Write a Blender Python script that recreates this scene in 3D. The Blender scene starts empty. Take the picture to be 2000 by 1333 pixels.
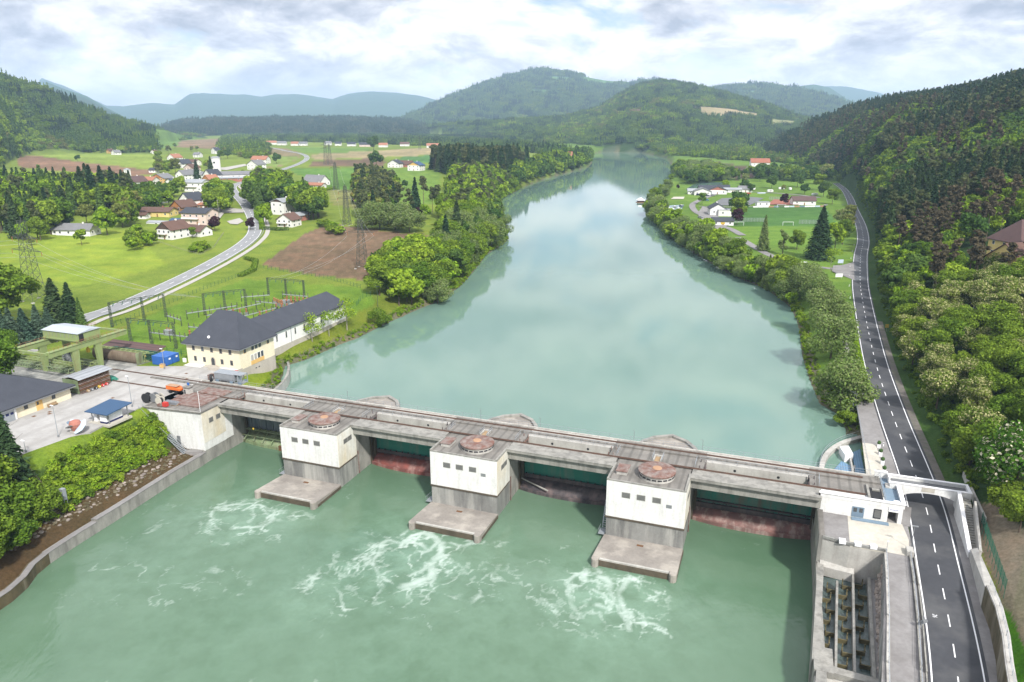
HAZE_D=.00009
import bpy, bmesh, math, random
import numpy as np
from mathutils import Vector, Matrix
random.seed(7); rng=np.random.default_rng(11)
SC=bpy.context.scene; COL=SC.collection
PI=math.pi
# ------------------------------------------------------------------ camera model
F=1434.0; CH=72.0
PT=.2875; CP=math.cos(PT); SP=math.sin(PT)
LZ=-2.0; TZ=-9.55; DZ=4.0          # lake level, tail water level, dam deck level
cd=bpy.data.cameras.new('camera'); cam=bpy.data.objects.new('camera',cd); COL.objects.link(cam)
cam.location=(0,0,CH); cam.rotation_euler=(PI/2-PT,0,0)
cd.sensor_width=36; cd.lens=F/2000*36; cd.clip_start=1; cd.clip_end=60000
SC.camera=cam
def P(u,v,z):
    w=v-666.5; k=(z-CH)/(-F*SP-w*CP)
    return ((u-1000)*k,(F*CP-w*SP)*k)
def R(u,v,Y):
    w=v-666.5; k=Y/(F*CP-w*SP)
    return ((u-1000)*k,Y,CH+(-F*SP-w*CP)*k)
def uT(u,v):                       # tangent of azimuth for a point of the photo
    w=v-666.5; return (u-1000)/(F*CP-w*SP)
def sm(a,b,x):
    t=np.clip((x-a)/(b-a),0,1); return t*t*(3-2*t)
# dam frame: s along the dam to the right, t downstream
DA=-.35; DO=(-71.14,175.8); dc=math.cos(DA); ds=math.sin(DA)
def L(s,t): return (DO[0]+s*dc+t*ds, DO[1]+s*ds-t*dc)
def Lw(x,y):
    dx=x-DO[0]; dy=y-DO[1]; return (dx*dc+dy*ds, dx*ds-dy*dc)
# ------------------------------------------------------------------ noise (value noise, numpy)
_tab=np.random.default_rng(5).random((256,256))
def vn(x,y):
    xi=np.floor(x).astype(int); yi=np.floor(y).astype(int); fx=x-xi; fy=y-yi
    fx=fx*fx*(3-2*fx); fy=fy*fy*(3-2*fy)
    a=_tab[xi&255,yi&255]; b=_tab[(xi+1)&255,yi&255]; c=_tab[xi&255,(yi+1)&255]; d=_tab[(xi+1)&255,(yi+1)&255]
    return (a*(1-fx)+b*fx)*(1-fy)+(c*(1-fx)+d*fx)*fy
def fbm(x,y,o=4):
    s=0;a=.5;t=0
    for i in range(o):
        s=s+a*vn(x+17.3*i,y+31.7*i); t+=a; x=x*2.03; y=y*2.03; a*=.5
    return s/t
def inpoly(px,py,poly):
    px=np.asarray(px,float); py=np.asarray(py,float); r=np.zeros(px.shape,bool); n=len(poly)
    for i in range(n):
        x1,y1=poly[i]; x2,y2=poly[(i+1)%n]
        if y1==y2: continue
        c=((y1>py)!=(y2>py))&(px<(x2-x1)*(py-y1)/(y2-y1)+x1); r^=c
    return r
def pdist(px,py,pts,closed=False):
    px=np.asarray(px,float); py=np.asarray(py,float); d=np.full(px.shape,1e9); n=len(pts)
    for i in range(n if closed else n-1):
        x1,y1=pts[i]; x2,y2=pts[(i+1)%n]; dx=x2-x1; dy=y2-y1; l=dx*dx+dy*dy+1e-9
        t=np.clip(((px-x1)*dx+(py-y1)*dy)/l,0,1); d=np.minimum(d,(px-x1-t*dx)**2+(py-y1-t*dy)**2)
    return np.sqrt(d)
def smooth_line(pts,n=6):
    pts=[np.array(p,float) for p in pts]; P_=[2*pts[0]-pts[1]]+pts+[2*pts[-1]-pts[-2]]; out=[]
    for i in range(1,len(P_)-2):
        for k in range(n):
            t=k/n; a,b,c,d=P_[i-1],P_[i],P_[i+1],P_[i+2]
            out.append(.5*((2*b)+(-a+c)*t+(2*a-5*b+4*c-d)*t*t+(-a+3*b-3*c+d)*t**3))
    out.append(pts[-1]); return [tuple(p) for p in out]
# ------------------------------------------------------------------ water outlines
lake_px=[(556,716),(600,703),(660,675),(700,660),(740,640),(800,612),(833,598),(850,592),(900,560),(930,525),(948,500),(985,476),(992,470),(980,462),(972,430),(968,400),(985,386),(1020,368),(1060,352),(1110,338),(1148,328),(1157,318),(1152,306),(1170,298),(1250,299),(1300,308),(1316,330),(1308,352),(1280,375),(1256,396),(1262,420),(1290,442),(1310,465),(1350,492),(1400,522),(1450,547),(1500,567),(1545,602),(1560,640),(1566,690),(1582,745),(1602,790),(1640,812),(1651,838),(1655,858)]
LAKE=[P(u,v,LZ) for u,v in lake_px]
LAKE=LAKE+[L(150.5,-44),L(146,-38),L(142,-31),L(140.3,-22),L(139.4,-5),L(-3,-5),L(-4,-10.5),P(530,766,LZ),P(548,752,LZ)]
tail_px=[(400,903),(330,945),(230,1010),(150,1060),(72,1113),(52,1140),(0,1186),(-160,1290),(-260,1420)]
TAIL=[L(-2.5,-6)]+[P(u,v,TZ) for u,v in tail_px]+[(-90,30),(-60,-60),(40,-60),L(136.5,80),L(138.5,39),L(139.4,12),L(139.4,-6)]
RIVB=[P(u,v,TZ) for u,v in tail_px]            # left bank line of the tail water
# ------------------------------------------------------------------ right bank road, in dam frame (centre line) then by pixels
RD=[L(151.0,75),L(155.5,43.5),L(157.7,12.5),L(159.0,-13.6)]+[P(u,v,z) for u,v,z in [(1741,804,2.0),(1708,700,2.8),(1687,600,3.2),(1680,550,3.4),(1681,500,3.5),(1686,470,3.5),(1681,440,3.5),(1668,410,3.5),(1658,385,3.5),(1648,370,3.5),(1632,358,3.5)]]
RDZ=[-.9,0.0,.6,.7,2.0,2.8,3.2,3.4,3.5,3.5,3.5,3.5,3.5,3.5,3.5]
_r=smooth_line([(a[0],a[1],z) for a,z in zip(RD,RDZ)],8); RDC=[(p[0],p[1]) for p in _r]; RDH=np.array([p[2] for p in _r]); RDY=np.array([p[1] for p in _r])
# left road (village road)
LRpx=[(60,668,4),(165,622,4.5),(220,604,4.8),(300,570,5),(380,532,6),(440,500,7.5),(480,474,8.5),(498,452,9),(494,425,10),(478,398,11.5),(458,376,12),(455,362,13),(475,352,14),(520,340,15),(560,329,15),(590,318,15),(600,309,15),(590,302,15),(560,296,15),(535,290,16),(515,287,16)]
_l=smooth_line([P(u,v,z)+(z,) for u,v,z in LRpx],6); LRC=[(p[0],p[1]) for p in _l]
# ------------------------------------------------------------------ terrain height
def ridge(crest,foot,zf,tree,back=900,rough=0.0,pw=1.0,seed=0):
    c=[(uT(u,v),)+R(u,v,Y)[1:] for u,v,Y in crest]; f=[(uT(u,v),Y or P(u,v,max(zf,3))[1]) for u,v,Y in foot]
    ct=np.array([a[0] for a in c]); cy=np.array([a[1] for a in c]); cz=np.array([a[2]-tree for a in c])
    ft=np.array([a[0] for a in f]); fy=np.array([a[1] for a in f])
    def h(x,y):
        t=x/np.maximum(y,1.0); Y=np.interp(t,ct,cy); Z=np.interp(t,ct,cz); Fy=np.interp(t,ft,fy)
        q0=(y-Fy)/np.maximum(Y-Fy,1); q=np.clip(q0,-.2,1); z=zf+(Z-zf)*np.sign(q)*np.abs(q)**pw
        if rough>0:
            lam=rough; n=fbm(x/lam+seed,y/lam+seed*2,4)-.5
            z=z+n*2*np.minimum((Z-zf)*.38,60 if lam<2500 else 400)*np.clip(q,0,1)*(1-np.clip(q,0,1))*2.2
        if rough>1500: Z=Z+(fbm(x/700+seed,y/9000,4)-.5)*110; z=z+(fbm(x/700+seed,y/9000,4)-.5)*110*np.clip(q,0,1)
        zb=Z-(y-Y)*(Z-zf)/back
        z=np.where(y>Y,zb,z)
        edge=np.minimum(sm(ct[0]-.02,ct[0],t),1-sm(ct[-1],ct[-1]+.02,t))
        z=z*edge-30*(1-edge); return np.where((z>-30)&(q0>-.15),z,-30)
    return h
RG={}
RG['right']=ridge([(1440,306,1680),(1480,298,1680),(1540,258,1624),(1600,226,1568),(1640,209,1512),(1700,192,1400),(1760,180,1321),(1850,170,1209),(1930,153,1097),(2000,133,1008),(2150,110,896),(2400,80,784),(2900,60,672)],
  [(1440,305,0),(1480,304,0),(1540,320,0),(1600,340,0),(1640,356,0),(1672,400,0),(1698,480,0),(1716,600,0),(1738,680,0),(1790,800,0),(1845,900,0),(1905,1010,0),(1960,1150,0),(2010,1333,0),(2300,1333,70)],1.5,17,900,260,.95,3)
RG['left']=ridge([(-900,60,1724),(-300,100,1667),(0,137,1724),(60,152,1782),(130,182,1839),(190,212,1954),(250,230,2185),(330,246,2530),(400,262,2875),(440,275,2875)],
  [(-900,400,0),(-300,375,0),(0,336,0),(60,304,0),(200,300,0),(300,303,0),(320,280,0),(360,272,0),(440,270,0)],16,17,900,320,.9,5)
RG['green']=ridge([(630,255,4030),(660,243,3900),(700,241,3900),(850,238,3640),(1000,228,3380),(1100,222,3380),(1170,206,3510),(1210,180,3705),(1250,160,3770),(1290,152,3770),(1350,160,3640),(1420,178,3510),(1500,200,3380),(1560,222,3250),(1640,240,3120)],
  [(630,262,0),(800,268,0),(1000,288,0),(1150,296,0),(1300,298,0),(1450,296,0),(1640,300,0)],2,17,1200,520,.85,9)
RG['mount']=ridge([(780,236,5625),(840,208,6000),(900,180,6250),(960,158,6500),(1000,146,6625),(1040,137,6625),(1075,136,6625),(1120,142,6625),(1180,153,6625),(1250,158,6750),(1300,156,7000),(1380,174,7000),(1430,166,6500),(1480,163,6500),(1540,170,6250),(1600,182,6000),(1660,202,5750),(1720,222,5625)],
  [(780,250,4600),(1720,250,4600)],10,14,2000,900,.8,13)
RG['plateau']=ridge([(330,246,4600),(380,238,4600),(450,236,4600),(650,233,4600),(760,236,4600),(820,245,4600)],[(330,255,3600),(820,255,3600)],10,10,2000,700,.6,21)
RG['fleft']=ridge([(90,160,6000),(130,176,6000),(170,188,6000),(210,212,6000),(250,232,6000)],[(90,240,4600),(250,240,4600)],20,0,2500,900,.8,23)
RG['castle']=ridge([(1520,190,8000),(1556,168,8000),(1590,164,8000),(1620,170,8000),(1650,190,8000),(1690,215,8000)],[(1520,230,6500),(1690,230,6500)],10,0,2500,1300,.8,29)
RG['range']=ridge([(80,150,11000),(150,180,11000),(207,207,11000),(260,206,11000),(310,203,11000),(342,205,11000),(360,192,11000),(374,184,11000),(400,183,11500),(440,186,11500),(480,185,11500),(510,189,11500),(540,184,11500),(575,183,11500),(600,185,11500),(650,193,11500),(680,184,11500),(720,181,11500),(770,181,11500),(810,184,11500),(850,193,11500),(880,206,11500),(930,228,11500),(980,240,11500)],
  [(80,235,7600),(980,235,7600)],20,0,3500,1700,.75,31)
RG['range2']=ridge([(1480,190,13000),(1560,170,13000),(1600,168,13000),(1640,168,13000),(1690,176,13000),(1740,186,13000),(1800,200,13000)],[(1480,230,9000),(1800,230,9000)],10,0,3500,1700,.75,37)
def flat(x,y):
    left=np.interp(y,[0,200,260,330,420,560,760,1000,1400,1800,3000],[4,4,4.3,5.5,8,11,14,15,15.5,16,16])
    right=np.interp(y,[0,100,130,160,210,300,600,1000,1600,3000],[0,.4,.8,1.8,2.8,3,3,4,8,12])
    cx=np.interp(y,[0,100,160,300,600,900,1500,2200],[-10,-10,0,30,50,60,200,300])
    w=sm(-60,60,x-cx); z=left*(1-w)+right*w
    rise=sm(0,1,(-(x/np.maximum(y,1))-.42)/.5)*sm(260,700,y)*10
    return z+rise
def segdist_signed(x,y,poly,closed=True):
    d=pdist(x,y,poly,closed); return np.where(inpoly(x,y,poly),-d,d)
def H(x,y,water=True):
    x=np.asarray(x,float); y=np.asarray(y,float)
    z=flat(x,y)
    z=z+(fbm(x/60,y/60,3)-.5)*1.2*sm(300,500,y)*(1-sm(1500,2500,y))
    for k,h in RG.items():
        hz=h(x,y); z=np.maximum(z,hz)
    # roads: level ground
    near=(y<900)
    if near.any():
        xs=x[near]; ys=y[near]; zz=z[near]
        m=(xs>0)
        if m.any():
            d=pdist(xs[m],ys[m],RDC); rz=np.interp(ys[m],RDY,RDH); w=1-sm(5.2,9,d)
            q=zz[m]; zz[m]=q*(1-w)+(rz-.12)*w
        z[near]=zz
    m=(y<860)&(x<0)
    if m.any():
        d=pdist(x[m],y[m],LRC); w=1-sm(7,16,d)
        lz=np.interp(y[m],[p[1] for p in _l[:60]],[p[2] for p in _l[:60]])
        z[m]=z[m]*(1-w)+(lz-.15)*w*(1)+0
    # right complex platforms
    s,t=Lw(x,y)
    q=(s>139)&(s<154.5)&(t<13.5)&(t>-12); z=np.where(q,np.minimum(z,.4),z)
    q2=(s>136)&(s<149.6-.09*(t-12))&(t>=11)&(t<80); z=np.where(q2,-13,z)
    q3=(s>139)&(s<150.2)&(t>-46)&(t<=-9); z=np.where(q3,-6,z)
    z=np.where((s>144)&(s<154.2-.06*np.maximum(t-12,0))&(t>12)&(t<90),np.minimum(z,-2.2),z)
    if water:
        d=segdist_signed(x,y,LAKE); m=d<70
        bank=LZ+.1+np.where(d>0,d*.42,0)+(fbm(x/9,y/9,2)-.5)*.8*(d>0)
        far=sm(500,1500,y); bank=LZ+.1+(bank-LZ-.1)*(1+far)
        z=np.where(m,np.minimum(z,bank),z); z=np.where(d<0,LZ-.1-np.minimum(-d,8)*.6,z)
        d=segdist_signed(x,y,TAIL)
        bl=np.interp(d,[-50,0,.4,1.6,1.7,6.4,6.9,14,15.5,17,60],[-14,-12,-7.9,-7.6,-7.3,-5.6,-5.2,2.7,3.8,3.98,4.1])
        leftb=(s<20)&(d<60)&(t>7.0)
        z=np.where((s>-3.2)&(s<140)&(t>-7.5)&(t<3),-14,z)
        z=np.where(leftb,np.minimum(z,bl+0*(d)),z); z=np.where((d<.4),-14,z)
    return z
def H1(x,y): return float(H(np.array([x]),np.array([y]))[0])
_ys=np.concatenate([np.arange(60,400,1.0),400*1.006**np.arange(0,560)])
def on(u,v):
    """the terrain point seen at a place of the photo"""
    w=v-666.5; k=_ys/(F*CP-w*SP); x=(u-1000)*k; z=CH+(-F*SP-w*CP)*k
    h=H(x,_ys); b=np.nonzero(h>=z)[0]
    if len(b)==0: i=len(_ys)-2
    else: i=max(b[0]-1,0)
    a=z[i]-h[i]; c=h[i+1]-z[i+1]; f=a/(a+c) if a+c>1e-6 else 0; f=min(max(f,0),1)
    Y=_ys[i]*(1-f)+_ys[i+1]*f; k=Y/(F*CP-w*SP); X=(u-1000)*k
    return (X,Y,H1(X,Y))
def onp(pts): return [on(u,v)[:2] for u,v in pts]
# ------------------------------------------------------------------ materials
MATS={}
def newmat(name):
    m=bpy.data.materials.new(name); m.use_nodes=True; nt=m.node_tree; nt.nodes.clear()
    o=nt.nodes.new('ShaderNodeOutputMaterial'); return m,nt,o
def N(nt,t,**k):
    n=nt.nodes.new(t)
    for a,b in k.items():
        if a.startswith('i_'):
            key=a[2:]; key=int(key) if key.isdigit() else key.replace('_',' ')
            n.inputs[key].default_value=b
        else: setattr(n,a,b)
    return n
def c4(c): return (c[0],c[1],c[2],1)
def mixc(nt,f,a,b,bt='MIX'):
    n=nt.nodes.new('ShaderNodeMix'); n.data_type='RGBA'; n.blend_type=bt
    for s,x in ((0,f),(6,a),(7,b)):
        if isinstance(x,(int,float)): n.inputs[s].default_value=x
        elif isinstance(x,tuple): n.inputs[s].default_value=c4(x)
        else: nt.links.new(x,n.inputs[s])
    return n.outputs[2]
def math_(nt,op,a,b=None,c=None,clamp=False):
    n=nt.nodes.new('ShaderNodeMath'); n.operation=op; n.use_clamp=clamp
    for i,x in enumerate((a,b,c)):
        if x is None: continue
        if isinstance(x,(int,float)): n.inputs[i].default_value=x
        else: nt.links.new(x,n.inputs[i])
    return n.outputs[0]
def ramp(nt,x,stops):
    n=nt.nodes.new('ShaderNodeValToRGB'); e=n.color_ramp.elements
    while len(e)<len(stops): e.new(.5)
    for i,(p,c) in enumerate(stops):
        e[i].position=p; e[i].color=c4(c) if not isinstance(c,(int,float)) else (c,c,c,1)
    nt.links.new(x,n.inputs[0]); return n.outputs[0]
def noise(nt,vec,scale,detail=4,rough=.55,dist=0):
    n=nt.nodes.new('ShaderNodeTexNoise'); n.inputs['Scale'].default_value=scale; n.inputs['Detail'].default_value=detail
    n.inputs['Roughness'].default_value=rough; n.inputs['Distortion'].default_value=dist
    if vec is not None: nt.links.new(vec,n.inputs['Vector'])
    return n.outputs[0]
def mapv(nt,vec,scale=(1,1,1),rot=(0,0,0),loc=(0,0,0)):
    n=nt.nodes.new('ShaderNodeMapping'); nt.links.new(vec,n.inputs[0]); n.inputs[1].default_value=loc; n.inputs[2].default_value=rot; n.inputs[3].default_value=scale
    return n.outputs[0]
def mat(name,col,rough=.8,col2=None,ns=.5,amt=.6,stretch=None,bump=0,metal=0,dirt=None,obj=False,spec=.4,rand=0,brick=None,wave=None):
    """painted, worn surface: two tones by noise, optional streaks, dirt colour, fine bump"""
    m,nt,o=newmat(name)
    if obj: v=N(nt,'ShaderNodeTexCoord').outputs['Object']
    else: v=N(nt,'ShaderNodeNewGeometry').outputs['Position']
    v0=v
    if stretch: v=mapv(nt,v,stretch)
    c2=col2 or tuple(x*.72 for x in col)
    nn=noise(nt,v,ns,6,.62); f=math_(nt,'MULTIPLY',ramp(nt,nn,[(.38,0.),(.66,1.)]),amt)
    c=mixc(nt,f,col,c2)
    n2=noise(nt,v0,ns*9,4,.6); c=mixc(nt,.35,c,ramp(nt,n2,[(.3,(.55,.55,.55)),(.7,(1,1,1))]),'MULTIPLY')
    if dirt:
        d,ds_,da=dirt; n3=noise(nt,mapv(nt,v0,(1,1,.14)),ds_,5,.6); c=mixc(nt,math_(nt,'MULTIPLY',ramp(nt,n3,[(.48,0.),(.68,1.)]),da),c,d)
    if wave:   # (scale, axis rotation xyz, dark, amount)
        w=N(nt,'ShaderNodeTexWave'); w.inputs['Scale'].default_value=wave[0]; w.inputs['Distortion'].default_value=wave[4] if len(wave)>4 else .15
        nt.links.new(mapv(nt,v0,(1,1,1),wave[1]),w.inputs[0]); c=mixc(nt,math_(nt,'MULTIPLY',ramp(nt,w.outputs[1],[(.05,1.),(.3,0.)]),wave[3]),c,wave[2])
    if rand:
        oi=N(nt,'ShaderNodeObjectInfo'); hs=N(nt,'ShaderNodeHueSaturation'); nt.links.new(c,hs.inputs['Color'])
        nt.links.new(math_(nt,'ADD',math_(nt,'MULTIPLY',oi.outputs['Random'],rand),1-rand/2),hs.inputs['Value']); c=hs.outputs[0]
    b=N(nt,'ShaderNodeBsdfPrincipled'); b.inputs['Roughness'].default_value=rough; b.inputs['Metallic'].default_value=metal
    b.inputs['Specular IOR Level'].default_value=spec
    nt.links.new(c,b.inputs['Base Color'])
    if bump:
        bp=N(nt,'ShaderNodeBump'); bp.inputs['Strength'].default_value=.6; bp.inputs['Distance'].default_value=bump
        nt.links.new(noise(nt,v0,ns*6,5,.6),bp.inputs['Height']); nt.links.new(bp.outputs[0],b.inputs['Normal'])
    nt.links.new(b.outputs[0],o.inputs[0]); MATS[name]=m; return m
def foliage(name,c1,c2,c3=None,trans=.3,amt3=.0):
    m,nt,o=newmat(name); oi=N(nt,'ShaderNodeObjectInfo'); at=N(nt,'ShaderNodeAttribute'); at.attribute_name='fv'
    c=mixc(nt,oi.outputs['Random'],c1,c2)
    k=math_(nt,'ADD',math_(nt,'MULTIPLY',at.outputs['Fac'],.75),.55)
    h=N(nt,'ShaderNodeHueSaturation'); nt.links.new(c,h.inputs['Color']); nt.links.new(k,h.inputs['Value'])
    nt.links.new(math_(nt,'ADD',math_(nt,'MULTIPLY',at.outputs['Fac'],-.02),.51),h.inputs['Hue'])
    c=h.outputs[0]
    if c3: c=mixc(nt,math_(nt,'GREATER_THAN',at.outputs['Fac'],1-amt3),c,c3)
    d=N(nt,'ShaderNodeBsdfDiffuse'); t=N(nt,'ShaderNodeBsdfTranslucent'); nt.links.new(c,d.inputs[0])
    h2=N(nt,'ShaderNodeHueSaturation'); nt.links.new(c,h2.inputs['Color']); h2.inputs['Value'].default_value=1.15; h2.inputs['Hue'].default_value=.49
    nt.links.new(h2.outputs[0],t.inputs[0])
    mx=N(nt,'ShaderNodeMixShader'); mx.inputs[0].default_value=trans; nt.links.new(d.outputs[0],mx.inputs[1]); nt.links.new(t.outputs[0],mx.inputs[2])
    nt.links.new(mx.outputs[0],o.inputs[0]); MATS[name]=m; return m
# ------------------------------------------------------------------ object helpers
def tag(o,label=None,cat=None,group=None,kind=None):
    if label: o['label']=label
    if cat: o['category']=cat
    if group: o['group']=group
    if kind: o['kind']=kind
    return o
def thing(name,label,cat,loc=(0,0,0),rz=0,group=None):
    o=bpy.data.objects.new(name,None); COL.objects.link(o); o.location=loc; o.rotation_euler=(0,0,rz); o.empty_display_size=.1
    return tag(o,label,cat,group)
class MB:
    def __init__(s): s.v=[]; s.f=[]; s.m=[]; s.mi=0
    def add(s,vs,fs):
        b=len(s.v); s.v.extend(vs); s.f.extend([tuple(i+b for i in f) for f in fs]); s.m.extend([s.mi]*len(fs)); return s
    def box(s,x0,x1,y0,y1,z0,z1,rz=0,c=None):
        vs=[(x,y,z) for z in (z0,z1) for x,y in ((x0,y0),(x1,y0),(x1,y1),(x0,y1))]
        if rz:
            cx,cy=c or ((x0+x1)/2,(y0+y1)/2); ca,sa=math.cos(rz),math.sin(rz)
            vs=[(cx+(x-cx)*ca-(y-cy)*sa,cy+(x-cx)*sa+(y-cy)*ca,z) for x,y,z in vs]
        return s.add(vs,[(0,3,2,1),(4,5,6,7),(0,1,5,4),(1,2,6,5),(2,3,7,6),(3,0,4,7)])
    def prism(s,poly,z0,z1,closed=True):
        """vertical prism over a polygon; z0,z1 numbers or lists"""
        n=len(poly); a=z0 if isinstance(z0,(list,tuple)) else [z0]*n; b=z1 if isinstance(z1,(list,tuple)) else [z1]*n
        ar=sum(poly[i][0]*poly[(i+1)%n][1]-poly[(i+1)%n][0]*poly[i][1] for i in range(n))
        if ar<0: poly=poly[::-1]; a=list(a)[::-1]; b=list(b)[::-1]
        vs=[(p[0],p[1],z) for p,z in zip(poly,a)]+[(p[0],p[1],z) for p,z in zip(poly,b)]
        return s.add(vs,[tuple(range(n-1,-1,-1)),tuple(range(n,2*n))]+[(i,(i+1)%n,n+(i+1)%n,n+i) for i in range(n)])
    def ext(s,poly,axis,a,b):
        """extrude a profile polygon: axis 'x' -> poly is (y,z); axis 'y' -> poly is (x,z)"""
        n=len(poly); 
        if axis=='x': vs=[(a,p[0],p[1]) for p in poly]+[(b,p[0],p[1]) for p in poly]
        else: vs=[(p[0],a,p[1]) for p in poly]+[(p[0],b,p[1]) for p in poly]
        return s.add(vs,[tuple(range(n-1,-1,-1)),tuple(range(n,2*n))]+[(i,(i+1)%n,n+(i+1)%n,n+i) for i in range(n)])
    def tube(s,p0,p1,r,n=6,r2=None):
        p0=Vector(p0); p1=Vector(p1); d=p1-p0
        if d.length<1e-6: return s
        r2=r if r2 is None else r2; q=d.to_track_quat('Z','Y'); vs=[]
        for p,rr in ((p0,r),(p1,r2)):
            for i in range(n):
                a=2*PI*(i+.5)/n; vs.append(tuple(p+q@Vector((math.cos(a)*rr,math.sin(a)*rr,0))))
        return s.add(vs,[tuple(range(n-1,-1,-1)),tuple(range(n,2*n))]+[(i,(i+1)%n,n+(i+1)%n,n+i) for i in range(n)])
    def bar(s,p0,p1,w): return s.tube(p0,p1,w*.707,4)
    def path(s,pts,r,n=5):
        for a,b in zip(pts[:-1],pts[1:]): s.tube(a,b,r,n)
        return s
    def lathe(s,prof,n=20,c=(0,0,0)):
        vs=[];fs=[]; k=len(prof)
        for i in range(n):
            a=2*PI*i/n
            for r,z in prof: vs.append((c[0]+r*math.cos(a),c[1]+r*math.sin(a),c[2]+z))
        for i in range(n):
            j=(i+1)%n
            for q in range(k-1): fs.append((i*k+q,j*k+q,j*k+q+1,i*k+q+1))
        fs.append(tuple(i*k for i in range(n-1,-1,-1))); fs.append(tuple(i*k+k-1 for i in range(n)))
        return s.add(vs,fs)
    def gable(s,x0,x1,y0,y1,z0,zr,ov=.5,th=.25,axis='x',hip=0):
        """roof slabs; ridge along axis"""
        def tr(x,y,z): return (x,y,z) if axis=='x' else (y,x,z)
        if axis!='x': x0,x1,y0,y1=y0,y1,x0,x1
        ym=(y0+y1)/2; sl=(zr-z0)/(ym-y0); e0=z0-ov*sl
        X0,X1,Y0,Y1=x0-ov,x1+ov,y0-ov,y1+ov; h=hip*(ym-y0)
        top=[(X0,Y0,e0+th),(X1,Y0,e0+th),(X1,Y1,e0+th),(X0,Y1,e0+th),(X0+h,ym,zr+th),(X1-h,ym,zr+th)]
        bot=[(x,y,z-th) for x,y,z in top]
        vs=[tr(*p) for p in top+bot]
        fs=[(0,1,5,4),(2,3,4,5),(1,2,5),(3,0,4)] if hip else [(0,1,5,4),(2,3,4,5)]
        fs=fs+[tuple(i+6 for i in f[::-1]) for f in fs]+[(1,0,6,7),(3,2,8,9)]
        if hip: fs+=[(2,1,7,8),(0,3,9,6)]
        else: fs+=[(5,1,7,11),(2,5,11,8),(0,4,10,6),(4,3,9,10)]
        if axis!='x': fs=[f[::-1] for f in fs]
        return s.add(vs,fs)
    def quad(s,a,b,c,d): return s.add([a,b,c,d],[(0,1,2,3)])
    def rot(s,rz,loc=(0,0,0)):
        ca,sa=math.cos(rz),math.sin(rz); s.v=[(loc[0]+x*ca-y*sa,loc[1]+x*sa+y*ca,loc[2]+z) for x,y,z in s.v]; return s
    def build(s,name,mats,parent=None,smooth=False,bevel=0):
        me=bpy.data.meshes.new(name); me.from_pydata(s.v,[],s.f)
        for m in (mats if isinstance(mats,(list,tuple)) else [mats]): me.materials.append(MATS[m] if isinstance(m,str) else m)
        if max(s.m,default=0)>0: me.polygons.foreach_set('material_index',s.m)
        if smooth: me.polygons.foreach_set('use_smooth',[True]*len(s.f))
        o=bpy.data.objects.new(name,me); COL.objects.link(o)
        if parent: o.parent=parent
        if bevel:
            b=o.modifiers.new('b','BEVEL'); b.width=bevel; b.segments=1; b.limit_method='ANGLE'
        return o
def npmesh(name,V,Fc,mats,nper=4,attrs=None,smooth=False,link=True):
    me=bpy.data.meshes.new(name); V=np.asarray(V,dtype=np.float32); Fc=np.asarray(Fc,dtype=np.int32)
    nf=len(Fc); me.vertices.add(len(V)); me.vertices.foreach_set('co',V.ravel())
    me.loops.add(nf*nper); me.loops.foreach_set('vertex_index',Fc.ravel())
    me.polygons.add(nf); me.polygons.foreach_set('loop_start',np.arange(nf,dtype=np.int32)*nper)
    try: me.polygons.foreach_set('loop_total',np.full(nf,nper,dtype=np.int32))
    except Exception: pass
    for m in (mats if isinstance(mats,(list,tuple)) else [mats]): me.materials.append(MATS[m])
    for k,(typ,dom,arr) in (attrs or {}).items():
        a=me.attributes.new(k,typ,dom); a.data.foreach_set('color' if typ=='FLOAT_COLOR' else 'vector' if typ=='FLOAT_VECTOR' else 'value',np.asarray(arr,dtype=np.float32).ravel() if typ!='INT' else np.asarray(arr,dtype=np.int32).ravel())
    me.update(calc_edges=True)
    if smooth: me.polygons.foreach_set('use_smooth',np.ones(nf,bool))
    if not link: return me
    o=bpy.data.objects.new(name,me); COL.objects.link(o); return o
def dup(root,loc,rz,label=None,group=None,sc=None):
    r=root.copy(); COL.objects.link(r); r.location=loc; r.rotation_euler=(0,0,rz)
    if sc is not None: r.scale=sc if isinstance(sc,tuple) else (sc,sc,sc)
    if label: r['label']=label
    if group: r['group']=group
    for ch in list(root.children):
        c=ch.copy(); COL.objects.link(c); c.parent=r
        for g in ch.children:
            d=g.copy(); COL.objects.link(d); d.parent=c
    return r
def struct(o): o['kind']='structure'; return o
# ------------------------------------------------------------------ world: sky with broken cloud
SUN_EL=math.radians(44); SUN_AZ=math.radians(158)   # azimuth from +Y clockwise toward +X
sdir=Vector((math.sin(SUN_AZ)*math.cos(SUN_EL),math.cos(SUN_AZ)*math.cos(SUN_EL),math.sin(SUN_EL)))
W=bpy.data.worlds.new('World'); SC.world=W; W.use_nodes=True; nt=W.node_tree; nt.nodes.clear()
wo=N(nt,'ShaderNodeOutputWorld'); bg=N(nt,'ShaderNodeBackground'); sky=N(nt,'ShaderNodeTexSky'); sky.sky_type='NISHITA'; sky.sun_disc=False
sky.sun_elevation=SUN_EL; sky.sun_rotation=SUN_AZ; sky.air_density=1; sky.dust_density=1.5; sky.altitude=300
tc=N(nt,'ShaderNodeTexCoord'); g=tc.outputs['Generated']
sx=N(nt,'ShaderNodeSeparateXYZ'); nt.links.new(g,sx.inputs[0]); zz=math_(nt,'MAXIMUM',sx.outputs[2],0.0)
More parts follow.
